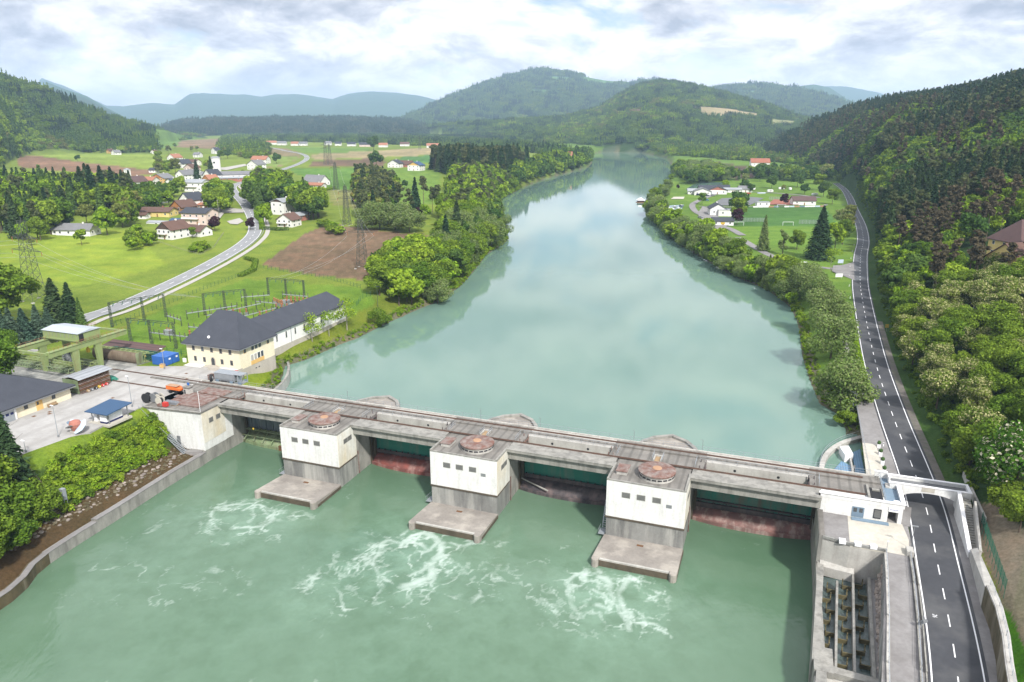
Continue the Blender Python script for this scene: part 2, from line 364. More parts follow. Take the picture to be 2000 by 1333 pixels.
# heaped cloud: noise over the direction, flattened towards the horizon; a copy shifted upward tells lit tops from grey bases
def cl(loc,sc=(3.0,3.0,8.0)): return mapv(nt,g,sc,(0,0,0),loc)
A0=noise(nt,cl((2.3,.7,.2),(5.5,5.5,15)),1.0,12,.60,.35); A1=noise(nt,cl((2.3,.7,.56),(5.5,5.5,15)),1.0,12,.60,.35)
B0=noise(nt,cl((7.1,3.3,2.35),(1.7,1.7,7)),1.0,4,.5,.3); C0=noise(nt,cl((1.1,9.3,4.9),(16,16,38)),1.0,9,.66,.5)
den=math_(nt,'ADD',math_(nt,'MULTIPLY',A0,.50),math_(nt,'ADD',math_(nt,'MULTIPLY',B0,.38),math_(nt,'MULTIPLY',C0,.12)))
cover=math_(nt,'MAXIMUM',ramp(nt,den,[(.405,0.),(.47,1.)]),ramp(nt,zz,[(.03,.9),(.13,0.)]))
# puffs: bright rims where the cloud thins upward, grey where it is thick
lit=math_(nt,'MULTIPLY',math_(nt,'SUBTRACT',A1,A0),2.3); thick=math_(nt,'MULTIPLY',math_(nt,'SUBTRACT',den,.47),3.2)
lit=math_(nt,'ADD',math_(nt,'ADD',.42,lit),math_(nt,'ADD',thick,math_(nt,'MULTIPLY',math_(nt,'SUBTRACT',C0,.5),.7)))
shade=ramp(nt,lit,[(.22,(.97,.95,.93)),(.45,(.80,.79,.81)),(.68,(.54,.55,.61)),(.92,(.36,.38,.45))])
skc=mixc(nt,.55,mixc(nt,1.0,sky.outputs[0],(.10,.10,.10),'MULTIPLY'),(.46,.60,.82))
fin=mixc(nt,cover,skc,shade)
hzn=mixc(nt,ramp(nt,A0,[(.40,0.),(.60,1.)]),(.92,.92,.92),(.68,.72,.79)); fin=mixc(nt,ramp(nt,zz,[(.0,.5),(.04,.3),(.09,0.)]),fin,hzn)
# an overcast sky is brightest overhead
fin=mixc(nt,1.0,fin,ramp(nt,zz,[(0.,1.0),(.07,.86),(.16,.64),(.30,.60),(.65,1.)]),'MULTIPLY')
nt.links.new(fin,bg.inputs[0]); bg.inputs[1].default_value=1.0; nt.links.new(bg.outputs[0],wo.inputs[0])
sd=bpy.data.lights.new('sun','SUN'); sd.energy=3.1; sd.angle=math.radians(4); sd.color=(1,.965,.91)
so=bpy.data.objects.new('sun',sd); COL.objects.link(so); so.rotation_euler=sdir.to_track_quat('Z','Y').to_euler()
SC.view_settings.view_transform='Standard'; SC.view_settings.look='None'; SC.view_settings.gamma=1; SC.view_settings.exposure=1.0
SC.render.engine='CYCLES'; cy=SC.cycles; cy.max_bounces=6; cy.diffuse_bounces=2; cy.glossy_bounces=2; cy.transmission_bounces=3; cy.transparent_max_bounces=8; cy.volume_bounces=0
cy.use_denoising=True; cy.caustics_reflective=False; cy.caustics_refractive=False
try: cy.denoiser='OPENIMAGEDENOISE'
except Exception: pass
# haze
mm,nt,o=newmat('haze_air'); pv=N(nt,'ShaderNodeVolumePrincipled'); pv.inputs['Color'].default_value=(.54,.76,1,1); pv.inputs['Density'].default_value=HAZE_D; pv.inputs['Anisotropy'].default_value=.0
nt.links.new(pv.outputs[0],o.inputs['Volume']); MATS['haze_air']=mm
hz=MB().box(-15000,15000,-400,15500,-40,660).build('haze','haze_air'); tag(hz,kind='stuff')
# ------------------------------------------------------------------ terrain
ts=np.linspace(-1.45,1.45,820)
vy=np.arange(1333,306,-4.0); yy=[72*(F*CP-(v-666.5)*SP)/(F*SP+(v-666.5)*CP) for v in vy]
yy=list(np.linspace(-60,80,36))+yy
g0=yy[-1]; yy+=list(g0*(16500/g0)**(np.arange(1,171)/170))
ys=np.array(yy)
T,Yg=np.meshgrid(ts,ys); X=T*np.maximum(Yg,90.0); Xf=X.ravel(); Yf=Yg.ravel()
Zf=H(Xf,Yf)
dl=segdist_signed(Xf,Yf,LAKE); 
S_,T_=Lw(Xf,Yf)
# ground cover colours (albedo); patches are fields, wood floor or yards, plus one painted strip of shade
G_MEAD=(.155,.205,.030); G_LAWN=(.075,.19,.03); G_DRY=(.22,.21,.055); SOIL=(.16,.105,.068); SOIL2=(.10,.062,.042); STRAW=(.27,.22,.12); WOODF=(.030,.058,.016); GRAVEL=(.26,.25,.23); G_FOR=(.05,.11,.025)
C=np.tile(np.array(G_MEAD),(len(Xf),1))
def paint(poly,col,feather=0):
    m=inpoly(Xf,Yf,poly); C[m]=col
hillm=np.zeros(len(Xf),bool); fl=flat(Xf,Yf)
for k in ('right','left','green','mount','plateau','fleft','castle','range','range2'):
    hillm|=RG[k](Xf,Yf)>fl+1.2
C[hillm]=WOODF
farm=(Yf>5800); C[farm]=(.05,.10,.06)
rgt=(Xf>60)&(Yf>120)&(~hillm); C[rgt]=(.11,.185,.028); near_=rgt&(pdist(Xf,Yf,RDC)<16)&(Xf>np.interp(Yf,RDY,[p[0] for p in RDC])); C[near_]=(.045,.085,.02)  # strip right of the road: shade by the trees put into the ground colour
FIELDS=[([(510,518),(600,455),(640,438),(760,452),(855,461),(850,472),(790,500),(712,548),(600,536)],SOIL),
 ([(215,655),(300,612),(480,545),(700,562),(735,590),(640,700),(300,720)],(.125,.205,.025)),
 ([(0,430),(0,520),(150,560),(330,520),(250,450),(120,440)],(.185,.245,.030)),
 ([(31,310),(60,303),(157,317),(301,333),(301,343),(210,343),(35,326)],(.21,.125,.08)),
 ([(62,302),(160,296),(300,300),(345,322),(301,332),(157,316)],(.20,.26,.045)),
 ([(292,255),(355,253),(390,266),(375,277),(310,292),(300,285)],(.12,.20,.035)),([(345,288),(352,275),(432,271),(434,292)],(.22,.15,.09)),
 ([(520,289),(560,290),(585,300),(588,308),(560,322),(520,330)],(.21,.165,.09)),([(518,303),(585,308),(560,322),(518,326)],(.17,.23,.05)),
 ([(560,288),(720,289),(720,297),(604,300),(580,295)],(.12,.20,.035)),
 ([(603,302),(860,288),(888,291),(880,301),(740,308),(614,312)],STRAW),([(612,315),(740,309),(755,316),(745,327),(604,327)],(.155,.10,.065)),
 ([(560,331),(700,328),(730,330),(700,400),(650,372),(590,345)],(.10,.19,.035)),([(640,372),(700,372),(700,410),(650,400)],(.20,.20,.07)),([(780,308),(845,303),(845,318),(780,318)],(.075,.17,.045)),
 ([(740,330),(860,330),(860,400),(760,400)],(.13,.21,.035)),
 ([(1385,320),(1402,317),(1480,330),(1478,346),(1440,352),(1398,340)],(.085,.058,.042)),
 ([(1442,403),(1612,405),(1640,442),(1428,442)],(.06,.135,.03)),([(1428,443),(1600,443),(1595,482),(1430,482)],(.12,.205,.03)),
 ([(1350,210),(1420,212),(1482,222),(1478,228),(1380,230)],(.30,.24,.14)),([(1340,231),(1375,231),(1370,240),(1340,240)],(.2,.22,.07)),
 ([(840,238),(1120,232),(1130,262),(1060,275),(900,262)],(.16,.20,.06)),([(1500,235),(1560,238),(1550,248),(1500,245)],(.22,.22,.10)),
 ([(1060,151),(1120,152),(1125,159),(1080,161)],(.10,.19,.06)),([(1130,156),(1250,160),(1250,165),(1150,166)],(.10,.19,.06)),([(1020,176),(1090,178),(1120,185),(1050,184)],(.10,.18,.06)),([(1430,176),(1480,178),(1480,186),(1440,184)],(.10,.19,.07)),
 ([(1940,1090),(1975,1060),(2000,1040),(2100,1040),(2100,1400),(1990,1400)],(.20,.175,.12)),([(1880,990),(1945,985),(2010,1040),(1975,1200),(1935,1120)],(.21,.175,.13)),
 ([(1945,1180),(1975,1200),(2010,1290),(2010,1400),(1960,1400)],(.07,.20,.015)),
 ([(536,690),(700,610),(775,570),(835,600),(700,662),(600,705),(545,720)],(.135,.165,.02)),([(470,750),(545,712),(560,720),(555,745),(530,765)],(.15,.20,.015))]
FP=[]
for poly,col in FIELDS:
    w=onp(poly); FP.append((w,col)); paint(w,col)
# ploughing tracks
m=inpoly(Xf,Yf,FP[14][0])|inpoly(Xf,Yf,FP[15][0]); C[m]*=(1+.07*np.sign(np.sin(Xf[m]*.45+Yf[m]*.12)))[:,None]
for i_,(w_,c_) in enumerate(FP[1:14]): m=inpoly(Xf,Yf,w_); a_=.4+i_; C[m]*=(1+.09*(np.abs(((Xf[m]*math.cos(a_)+Yf[m]*math.sin(a_))/(9+Yf[m].mean()/90 if m.any() else 9))%1-.5)*2>.7)-.06*(fbm(Xf[m]/14,Yf[m]/14,3)>.55))[:,None]
m=inpoly(Xf,Yf,FP[0][0]); q=np.abs(((Xf*.62+Yf*.78)/7.5)%1-.5)*2; C[m]=C[m]*(1+.22*(q[m]>.82)[:,None])
MEADOWS=[FP[i][0] for i in (3,4,5,6,18,19,22,23,24,25,26,27,28)]
# river banks
tz=(S_<20)&(segdist_signed(Xf,Yf,TAIL)<60)&(T_>6)
dt_=segdist_signed(Xf,Yf,TAIL)
m=tz&(dt_<7.0)&(dt_>-1); C[m]=(.075,.05,.025)
m=tz&(dt_>=7.0)&(dt_<13.5); C[m]=(.05,.085,.015)
m=tz&(dt_>=13.5)&(dt_<40); C[m]=(.13,.19,.02)
m=(dl>-2)&(dl<3.0)&(Yf<2500); C[m]=(.12,.115,.07)
m=(dl<-2); C[m]=(.1,.12,.08)
big=fbm(Xf/35,Yf/35,3); C*= (0.86+.28*big)[:,None]
nc=len(ts); nr=len(ys); I=np.arange(nr*nc).reshape(nr,nc)
Fq=np.stack([I[:-1,:-1],I[:-1,1:],I[1:,1:],I[1:,:-1]],-1).reshape(-1,4)
# terrain material: attribute colour, mottled at two scales
mm,nt,o=newmat('terrain'); at=N(nt,'ShaderNodeAttribute'); at.attribute_name='col'; pos=N(nt,'ShaderNodeNewGeometry').outputs['Position']
c=at.outputs['Color']
a=noise(nt,pos,.09,6,.65); c=mixc(nt,.75,c,ramp(nt,a,[(.3,(.62,.72,.6)),(.5,(1,1,1)),(.7,(1.42,1.2,1.15))]),'MULTIPLY')
a=noise(nt,pos,1.6,6,.7); c=mixc(nt,.8,c,ramp(nt,a,[(.32,(.6,.64,.6)),(.6,(1.15,1.15,1.15))]),'MULTIPLY')
a=noise(nt,pos,.006,6,.6); c=mixc(nt,.8,c,ramp(nt,a,[(.35,(.7,.75,.7)),(.6,(1.1,1.1,1.1))]),'MULTIPLY')
b=N(nt,'ShaderNodeBsdfPrincipled'); b.inputs['Roughness'].default_value=.95; b.inputs['Specular IOR Level'].default_value=.1; nt.links.new(c,b.inputs['Base Color'])
bp=N(nt,'ShaderNodeBump'); bp.inputs['Strength'].default_value=.8; bp.inputs['Distance'].default_value=.4; nt.links.new(noise(nt,pos,1.2,8,.75),bp.inputs['Height']); nt.links.new(bp.outputs[0],b.inputs['Normal'])
nt.links.new(b.outputs[0],o.inputs[0]); MATS['terrain']=mm
ter=npmesh('terrain',np.stack([Xf,Yf,Zf],-1),Fq,'terrain',4,{'col':('FLOAT_COLOR','POINT',np.concatenate([C,np.ones((len(C),1))],1))},smooth=True); struct(ter)
# ------------------------------------------------------------------ water
def water(name,base,rough,bumps,foam=False,tint=None,ior=1.33):
    mm,nt,o=newmat(name); pos=N(nt,'ShaderNodeNewGeometry').outputs['Position']
    c=mixc(nt,ramp(nt,noise(nt,mapv(nt,pos,(1,.6,1)),.02,5,.6),[(.35,0.),(.65,1.)]),base,tint or tuple(x*.88 for x in base))
    b=N(nt,'ShaderNodeBsdfPrincipled'); b.inputs['IOR'].default_value=ior
    r=rough
    if foam:
        at=N(nt,'ShaderNodeAttribute'); at.attribute_name='foam'; at2=N(nt,'ShaderNodeAttribute'); at2.attribute_name='swirl'
        w=N(nt,'ShaderNodeVectorMath'); w.operation='ADD'; nt.links.new(pos,w.inputs[0]); nz=N(nt,'ShaderNodeTexNoise'); nz.inputs['Scale'].default_value=.45; nz.inputs['Detail'].default_value=5; nt.links.new(pos,nz.inputs[0])
        sc_=N(nt,'ShaderNodeVectorMath'); sc_.operation='SCALE'; sc_.inputs['Scale'].default_value=3.2; nt.links.new(nz.outputs[1],sc_.inputs[0]); nt.links.new(sc_.outputs[0],w.inputs[1])
        n_=noise(nt,w.outputs[0],.75,6,.72); ridg=math_(nt,'ABSOLUTE',math_(nt,'SUBTRACT',n_,.5))
        lines=ramp(nt,ridg,[(.0,1.),(.06,0.)])
        fine=noise(nt,w.outputs[0],2.6,5,.7)
        f1=ramp(nt,math_(nt,'ADD',at.outputs['Fac'],math_(nt,'MULTIPLY',math_(nt,'SUBTRACT',fine,.5),.35)),[(.22,0.),(.95,1.)])
        f2=math_(nt,'MULTIPLY',math_(nt,'MULTIPLY',lines,at2.outputs['Fac']),ramp(nt,fine,[(.4,0.),(.7,1.)]))
        f=math_(nt,'MAXIMUM',f1,math_(nt,'MULTIPLY',f2,.0))
        soft=math_(nt,'MULTIPLY',at2.outputs['Fac'],ramp(nt,noise(nt,w.outputs[0],.22,5,.6),[(.35,.1),(.7,.6)]))
        c=mixc(nt,soft,c,(.23,.36,.27)); c=mixc(nt,math_(nt,'MULTIPLY',f,.56),c,(.70,.78,.74))
        nt.links.new(math_(nt,'ADD',math_(nt,'MULTIPLY',f,.5),rough),b.inputs['Roughness'])
    else: b.inputs['Roughness'].default_value=rough
    nt.links.new(c,b.inputs['Base Color'])
    h=None
    for s,amp,st in bumps:
        x=math_(nt,'MULTIPLY',noise(nt,mapv(nt,pos,st),s,4,.6,.4),amp); h=x if h is None else math_(nt,'ADD',h,x)
    bp=N(nt,'ShaderNodeBump'); bp.inputs['Strength'].default_value=1; bp.inputs['Distance'].default_value=1; nt.links.new(h,bp.inputs['Height']); nt.links.new(bp.outputs[0],b.inputs['Normal'])
    nt.links.new(b.outputs[0],o.inputs[0]); MATS[name]=mm
water('lake_water',(.13,.215,.18),.03,[(.5,.006,(1,1,1)),(2.2,.003,(1,1,1)),(.06,.012,(1,1,1))],tint=(.145,.235,.19),ior=1.5)
water('tail_water',(.072,.132,.078),.10,[(.10,.25,(1,.6,1)),(.4,.05,(1,1,1)),(1.6,.012,(1,1,1))],foam=True,tint=(.112,.178,.12))
lk=[(-400,175),(400,60)]
xs=np.linspace(-1400,1600,60); y2=np.concatenate([np.linspace(150,400,20),np.geomspace(420,3000,25)])
lake_poly=[L(-14,-4.2),L(152,-4.2),L(170,-60),(360,700),(800,1500),(900,2600),(-500,2600),(-120,900),(-60,300),(-120,210)]
w=MB(); w.add([(x,y,LZ) for x,y in lake_poly],[tuple(range(len(lake_poly)))]); lo=struct(w.build('lake','lake_water'))
# tail water: fine grid carrying the foam
gx=np.arange(-118,82,.36); gy=np.arange(-30,192,.36); GX,GY=np.meshgrid(gx,gy); fx=GX.ravel(); fy=GY.ravel()
FOAM=[ # streaks traced as swirls downstream of each pier (photo pixels, width m, strength)
 ([(412,1015),(425,998),(455,988),(490,984)],.5,.8),([(412,1012),(418,1028),(440,1040)],.35,.6),([(470,1000),(500,985),(530,990),(548,1000)],.5,.9),([(548,996),(535,1012),(515,1028),(480,1032)],.7,1.),([(510,985),(530,1010),(500,1030),(455,1036)],.5,.8),([(490,990),(497,1010),(488,1022)],.5,.8),
 ([(540,1048),(520,1060),(500,1058),(470,1062)],.3,.5),([(415,1062),(430,1068)],.3,.6),([(505,1055),(535,1058),(550,1052)],.3,.6),
 ([(735,1085),(745,1065),(770,1055),(800,1060)],.7,.8),([(735,1085),(730,1105),(750,1110)],.6,.7),([(790,1065),(805,1045),(835,1042),(860,1055),(845,1075),(820,1078)],.8,1.),([(800,1055),(830,1062),(838,1075)],.7,1.),([(870,1060),(865,1085),(845,1105),(835,1125),(810,1140),(780,1148)],1.2,1.),([(868,1075),(850,1100),(840,1120),(835,1140)],.8,1.),([(730,1100),(745,1125),(765,1140),(740,1130)],.5,.8),([(800,1125),(830,1110),(850,1095)],.6,.8),
 ([(885,1060),(905,1068),(920,1058)],.6,.9),([(700,1080),(690,1100),(710,1115)],.3,.5),([(650,1090),(660,1110),(680,1118),(700,1110)],.4,.6),([(655,1150),(665,1175),(670,1200)],.5,.8),([(600,1150),(615,1125),(625,1105)],.5,.7),([(680,1095),(672,1120)],.4,.6),([(770,1148),(800,1150),(830,1140),(842,1148)],.5,.9),([(910,1070),(905,1100),(912,1120)],.4,.6),([(925,1130),(935,1125)],.6,.9),
 ([(1108,1140),(1120,1125),(1138,1118),(1145,1130)],.6,.9),([(1105,1160),(1115,1180),(1135,1190)],.7,.9),([(1135,1140),(1115,1150),(1103,1165)],.5,.8),([(1165,1125),(1180,1130),(1195,1150),(1200,1170),(1185,1185),(1170,1178)],.9,1.),([(1160,1150),(1180,1158),(1190,1172)],.7,1.),([(1220,1135),(1212,1155),(1220,1180),(1230,1200),(1225,1225)],.9,1.),([(1210,1180),(1225,1210)],.7,.9),([(1080,1190),(1070,1180)],.5,.7),([(1120,1230),(1150,1245),(1160,1235)],.4,.6),([(1240,1210),(1280,1215),(1300,1225)],.6,.9),([(1270,1165),(1290,1155)],.6,.9),([(1290,1220),(1305,1180),(1285,1155)],.3,.5),([(1065,1215),(1095,1225)],.4,.6),([(1125,1215),(1155,1222)],.4,.5),([(1140,1225),(1160,1240)],.3,.5),
 ([(620,1250),(640,1210),(655,1170)],.3,.4),([(400,1110),(420,1120)],.3,.5),([(370,1145),(395,1150)],.3,.5)]
fo=np.zeros(len(fx)); sw=np.zeros(len(fx))
w1=(fbm(fx/6,fy/6,5)-.5)*4.5; w2=(fbm(fx/6+40,fy/6+9,5)-.5)*4.5; patch=fbm(fx/3.3+7,fy/3.3,4)
def ridged(a,b): return 1-np.abs(fbm(a,b,4)*2-1)*3.2
rg=np.clip(ridged((fx+w1)/3.0,(fy+w2)/3.0),0,1)**2
for pts,wd,st in FOAM:
    wp=[P(u,v,TZ) for u,v in smooth_line(pts,4)]; d=pdist(fx+w1*.8,fy+w2*.8,wp)
    fo=np.maximum(fo,st*(.2+.85*patch)*np.exp(-(d/(wd*.75+.15))**2)); fo=np.maximum(fo,st*1.05*rg*(.3+patch)*np.exp(-(d/(wd*2.2+1.6))**2))
for (u,v,r,a,sg_) in [(480,1015,11,.75,1),(795,1098,15,.9,-1),(1175,1172,13,.8,1),(1285,1195,7,.6,-1),(690,1120,12,.5,1),(890,1085,8,.55,-1)]:
    cx,cy_=P(u,v,TZ); dx=fx-cx+w1*.7; dy=fy-cy_+w2*.7; rr=np.hypot(dx,dy*1.15); th=np.arctan2(dy,dx)+sg_*rr*.22
    q=np.clip(ridged(rr/1.5+3*np.cos(th),np.sin(th)*2.2+rr*.12+u),0,1)**1.6; env=np.exp(-((rr-r*.62)/(r*.42))**2)*np.clip((patch-.36)*4,0,1)
    fo=np.maximum(fo,.85*a*q*env)
for (u,v,r,a) in [(480,1015,16,.8),(800,1095,20,.9),(1185,1170,17,.9),(1290,1190,9,.6),(640,1150,14,.7),(960,1180,20,.45),(300,1130,18,.4),(450,1200,28,.35),(800,1260,28,.4),(1100,1290,22,.35)]:
    cx,cy_=P(u,v,TZ); d=np.hypot(fx-cx,fy-cy_); sw=np.maximum(sw,a*np.exp(-(d/r)**2))
thin=np.clip(ridged((fx+w1*1.5)/5.5+11,(fy+w2*1.5)/5.5),0,1)**3*np.clip((fbm(fx/13,fy/13,3)-.46)*5,0,1); fo=np.maximum(fo,thin*(.25+.5*sw)*(.5+patch))
nI=np.arange(len(gx)*len(gy)).reshape(len(gy),len(gx)); Ft=np.stack([nI[:-1,:-1],nI[:-1,1:],nI[1:,1:],nI[1:,:-1]],-1).reshape(-1,4)
sc_,tc_=Lw(fx,fy); keep=(tc_[Ft].min(1)>-8.0)&((sc_[Ft].max(1)<140.0)|(tc_[Ft].min(1)>44))&(sc_[Ft].min(1)>-90); Ft=Ft[keep]
tw=npmesh('river_water',np.stack([fx,fy,np.full(len(fx),TZ)],-1),Ft,'tail_water',4,{'foam':('FLOAT','POINT',fo),'swirl':('FLOAT','POINT',sw)},smooth=True); struct(tw)
# ------------------------------------------------------------------ materials of the works
mat('white_render',(.70,.70,.685),.85,(.60,.60,.58),.25,.5,(1,1,.35),dirt=((.40,.385,.35),1.3,.35))
mat('stained_render',(.70,.69,.64),.85,(.60,.50,.33),.16,.75,(1,1,.5),dirt=((.40,.37,.30),.7,.5))
mat('concrete',(.31,.30,.27),.9,(.20,.195,.18),.35,.8,(1,1,.6),bump=.02,dirt=((.10,.095,.085),.7,.6))
mat('dark_concrete',(.25,.25,.235),.9,(.12,.12,.115),.30,.9,(1,1,.22),bump=.02,dirt=((.45,.44,.40),.55,.55))
mat('apron_concrete',(.29,.265,.235),.9,(.20,.18,.16),.22,.8,None,bump=.02,dirt=((.47,.43,.37),.28,.5))
mat('wet_concrete',(.11,.085,.06),.6,(.05,.042,.03),.6,.7,None,bump=.03)
mat('deck_concrete',(.225,.21,.19),.9,(.135,.128,.115),.3,.8,None,bump=.015,wave=(.16,(0,0,-DA),(.10,.095,.085),.6))
mat('light_concrete',(.47,.455,.42),.9,(.32,.31,.285),.3,.7,None,dirt=((.22,.2,.18),.6,.45))
mat('rust',(.17,.085,.065),.85,(.27,.235,.215),.7,.95,None,bump=.01,dirt=((.09,.05,.04),1.2,.5))
mat('rail_rust',(.12,.07,.05),.7,(.07,.05,.04),1,.6)
mat('grey_steel',(.30,.31,.32),.5,(.20,.21,.22),1,.5,metal=.4)
mat('galvanised',(.42,.45,.48),.5,(.30,.33,.36),1,.5,metal=.5)
mat('gate_green',(.03,.22,.17),.6,(.04,.22,.17),.4,.6,(1,1,.3),dirt=((.20,.20,.17),.35,.5))
mat('gate_worn',(.04,.24,.19),.7,(.18,.20,.17),.45,.9,(1,1,.4),dirt=((.17,.10,.08),.5,.9))
mat('gate_blue',(.10,.13,.16),.7,(.26,.29,.31),.5,.8,(1,1,.15),dirt=((.05,.06,.07),.8,.7))
mat('gate_red',(.25,.075,.06),.75,(.12,.055,.05),.45,.9,None,dirt=((.36,.25,.22),.5,.8))
mat('gate_pink',(.23,.115,.10),.75,(.13,.08,.07),.4,.9,None,dirt=((.42,.36,.32),.6,.7))
mat('gate_dark',(.055,.05,.055),.7,(.13,.10,.10),.5,.8,None,dirt=((.22,.16,.15),.5,.5))
mat('moss_steel',(.19,.26,.13),.8,(.28,.33,.20),.5,.8,None,dirt=((.10,.07,.04),.8,.7))
mat('rust_brown',(.16,.075,.03),.8,(.10,.05,.025),.5,.7)
mat('window_dark',(.05,.055,.06),.15,(.09,.10,.11),1.5,.6,spec=.6)
mat('louvre',(.18,.18,.17),.6,(.11,.11,.105),1,.5,wave=(3.2,(0,PI/2,0),(.04,.04,.04),.8,0))
mat('white_paint',(.82,.82,.83),.6,(.72,.72,.74),.5,.5)
mat('yellow_paint',(.62,.42,.05),.6); mat('red_paint',(.55,.05,.04),.5); mat('blue_paint',(.03,.13,.42),.5,(.03,.10,.33)); mat('orange_paint',(.75,.17,.025),.5,(.62,.13,.03))
mat('black_rubber',(.02,.02,.022),.7); mat('wood',(.36,.25,.14),.8,(.25,.17,.10),1,.6); mat('orange_pale',(.42,.25,.15),.7)
mat('asphalt',(.055,.057,.064),.88,(.040,.042,.048),.12,.9,None,bump=.005,dirt=((.10,.10,.10),.10,.65))
mat('old_asphalt',(.16,.165,.17),.9,(.12,.123,.127),.12,.8)
mat('path_grey',(.25,.24,.235),.92,(.18,.17,.165),.2,.8,dirt=((.14,.13,.125),.4,.4))
mat('yard_concrete',(.40,.39,.375),.92,(.31,.30,.285),.10,.8,dirt=((.25,.235,.215),.22,.4),wave=(.05,(0,0,-DA),(.26,.25,.235),.5))
mat('court_concrete',(.52,.49,.42),.92,(.42,.395,.34),.2,.8,dirt=((.34,.31,.27),.5,.4))
mat('blue_grey_paint',(.17,.24,.31),.7,(.13,.19,.25),.6,.6)
mat('blue_deck',(.15,.27,.40),.7,(.11,.21,.33),.5,.7,wave=(.6,(0,0,-DA),(.08,.14,.20),.7,0))
mat('ladder_water',(.05,.075,.07),.12,(.09,.12,.115),1.2,.9,bump=.08,spec=.6)
mat('moss_wall',(.11,.085,.045),.95,(.06,.055,.025),.6,.9,bump=.08,dirt=((.30,.27,.21),.4,.6))
mat('boulder',(.30,.255,.22),.9,(.20,.17,.15),.8,.9,bump=.04,rand=.5)
mat('sign_text',(.05,.07,.30),.6); mat('black_sign',(.03,.03,.035),.5)
PL=[20.8,60.0,99.3]; PR=[36.5,75.7,115.0]; S0=-2.8; S1=139.4; BAY=[(S0,PL[0]),(PR[0],PL[1]),(PR[1],PL[2]),(PR[2],S1)]
class DM:
    """builds the parts of one thing in dam coordinates (s,t,z), origin at its base"""
    def __init__(s,name,label,cat,o,group=None):
        s.o=o; x,y=L(o[0],o[1]); s.r=thing(name,label,cat,(x,y,o[2]),DA,group)
    def part(s,name,mb,m,parent=None,bevel=0,smooth=False):
        mb.v=[(x-s.o[0],-(y-s.o[1]),z-s.o[2]) for x,y,z in mb.v]; mb.f=[f[::-1] for f in mb.f]
        return mb.build(name,m,parent or s.r,smooth,bevel)
# ---- weir bridge
D=DM('weir_bridge','long grey concrete bridge with crane rails crossing the river over the four gates','weir bridge',(68,-3,1.4))
for a,b in BAY:
    m=MB(); m.box(a,b,-1.35,2.6,1.5,3.45).box(a,b,-1.35,3.4,3.45,4.0)
    for k in range(int((b-a)/1.9)): m.box(a+.5+k*1.9,a+.8+k*1.9,2.6,2.66,1.5,3.4) if k%4==0 else None
    D.part('girder',m,'concrete'); 
    m=MB().box(a,b,2.4,3.45,4.0,4.12); D.part('walkway_edge',m,'concrete')
    m=MB().box(a-2.2,b+2.2,-10.0,-5.2,3.2,4.0).box(a-2.2,b+2.2,-5.75,-5.2,-2.4,3.2); D.part('upstream_beam',m,'light_concrete')
for a,b in [(-18.4,S0)]+list(zip(PL,PR))+[(S1,150.6)]:
    m=MB().box(a+ (2.2 if a<0 else -2.0),b+2.0 if b<150 else b,-10.0,-1.35,3.3,4.004) if a>0 else MB().box(-30,b+2.0,-10,-1.35,3.6,4.004)
    D.part('deck_slab',m,'deck_concrete')
m=MB().box(-34,S1+11,-10.15,-9.7,4.0,4.28); D.part('kerb',m,'light_concrete')
m=MB().box(-34,S1+11,-7.2,-6.4,4.0,4.35); D.part('cable_duct',m,'deck_concrete')
for t_ in (-1.05,-8.55):
    m=MB().box(-60,S1+8,t_-.2,t_+.2,4.0,4.14).box(-60,S1+8,t_-.06,t_+.06,4.14,4.28); D.part('crane_rail',m,'rail_rust')
def railing(D,p,q,z,h=1.1,step=2.4,name='railing',m='galvanised',r=.035,parent=None):
    n=max(1,int(math.dist(p,q)/step)); mb=MB()
    for k in range(n+1):
        x=p[0]+(q[0]-p[0])*k/n; y=p[1]+(q[1]-p[1])*k/n; mb.tube((x,y,z),(x,y,z+h),r,4)
    for hh in (h,h*.5): mb.tube((p[0],p[1],z+hh),(q[0],q[1],z+hh),r,4)
    return D.part(name,mb,m,parent)
railing(D,(-20,-9.9),(S1+9,-9.9),4.2); 
for a,b in BAY: railing(D,(a+1,-5.35),(b-1,-5.35),4.0)
for k,(a,b) in enumerate(BAY):
    for q in (.33,.68):
        x=a+(b-a)*q; D.part('drain_hole',MB().add([(x+.3*math.cos(i*PI/4),-5.19,2.9+.3*math.sin(i*PI/4)) for i in range(8)],[tuple(range(8))]),'black_rubber')
    for e,sg in ((a+1.2,1),(b-2.2,-1)):   # hoist frames at the ends of every slot
        m=MB()
        for i in range(3): m.box(e+i*.5-.1,e+i*.5+.1,-5.0,-1.8,3.0+.2*i,3.25+.2*i)
        for i in range(2): m.tube((e+i,-4.8,1.5),(e+i,-4.8,4.6),.1,5); m.tube((e+i,-2,1.5),(e+i,-2,4.5),.1,5)
        if not (k==0 and sg<0): D.part('hoist_frame',m,'rust' if (k+sg)%2 else 'gate_dark')
    for e in (a+.3,b-.3):
        if e>0: railing(D,(e,-5.1),(e,-1.4),4.0,1.1,1.8)
for a,b in zip(PL,PR):      # stair wells in the deck over each pier
    c=(a+b)/2+.3; m=MB().box(c-.9,c-.6,-4.6,-1.9,4.0,4.35).box(c+.6,c+.9,-4.6,-1.9,4.0,4.35).box(c-.6,c+.6,-4.6,-4.3,4.0,4.35); D.part('stair_well',m,'light_concrete')
    m=MB().box(c-.58,c+.58,-4.28,-1.9,3.98,4.02); D.part('well_opening',m,'wood')
    railing(D,(c-1,-4.7),(c-1,-1.8),4.0,1.1,1.4); railing(D,(c+1,-4.7),(c+1,-1.8),4.0,1.1,1.4)
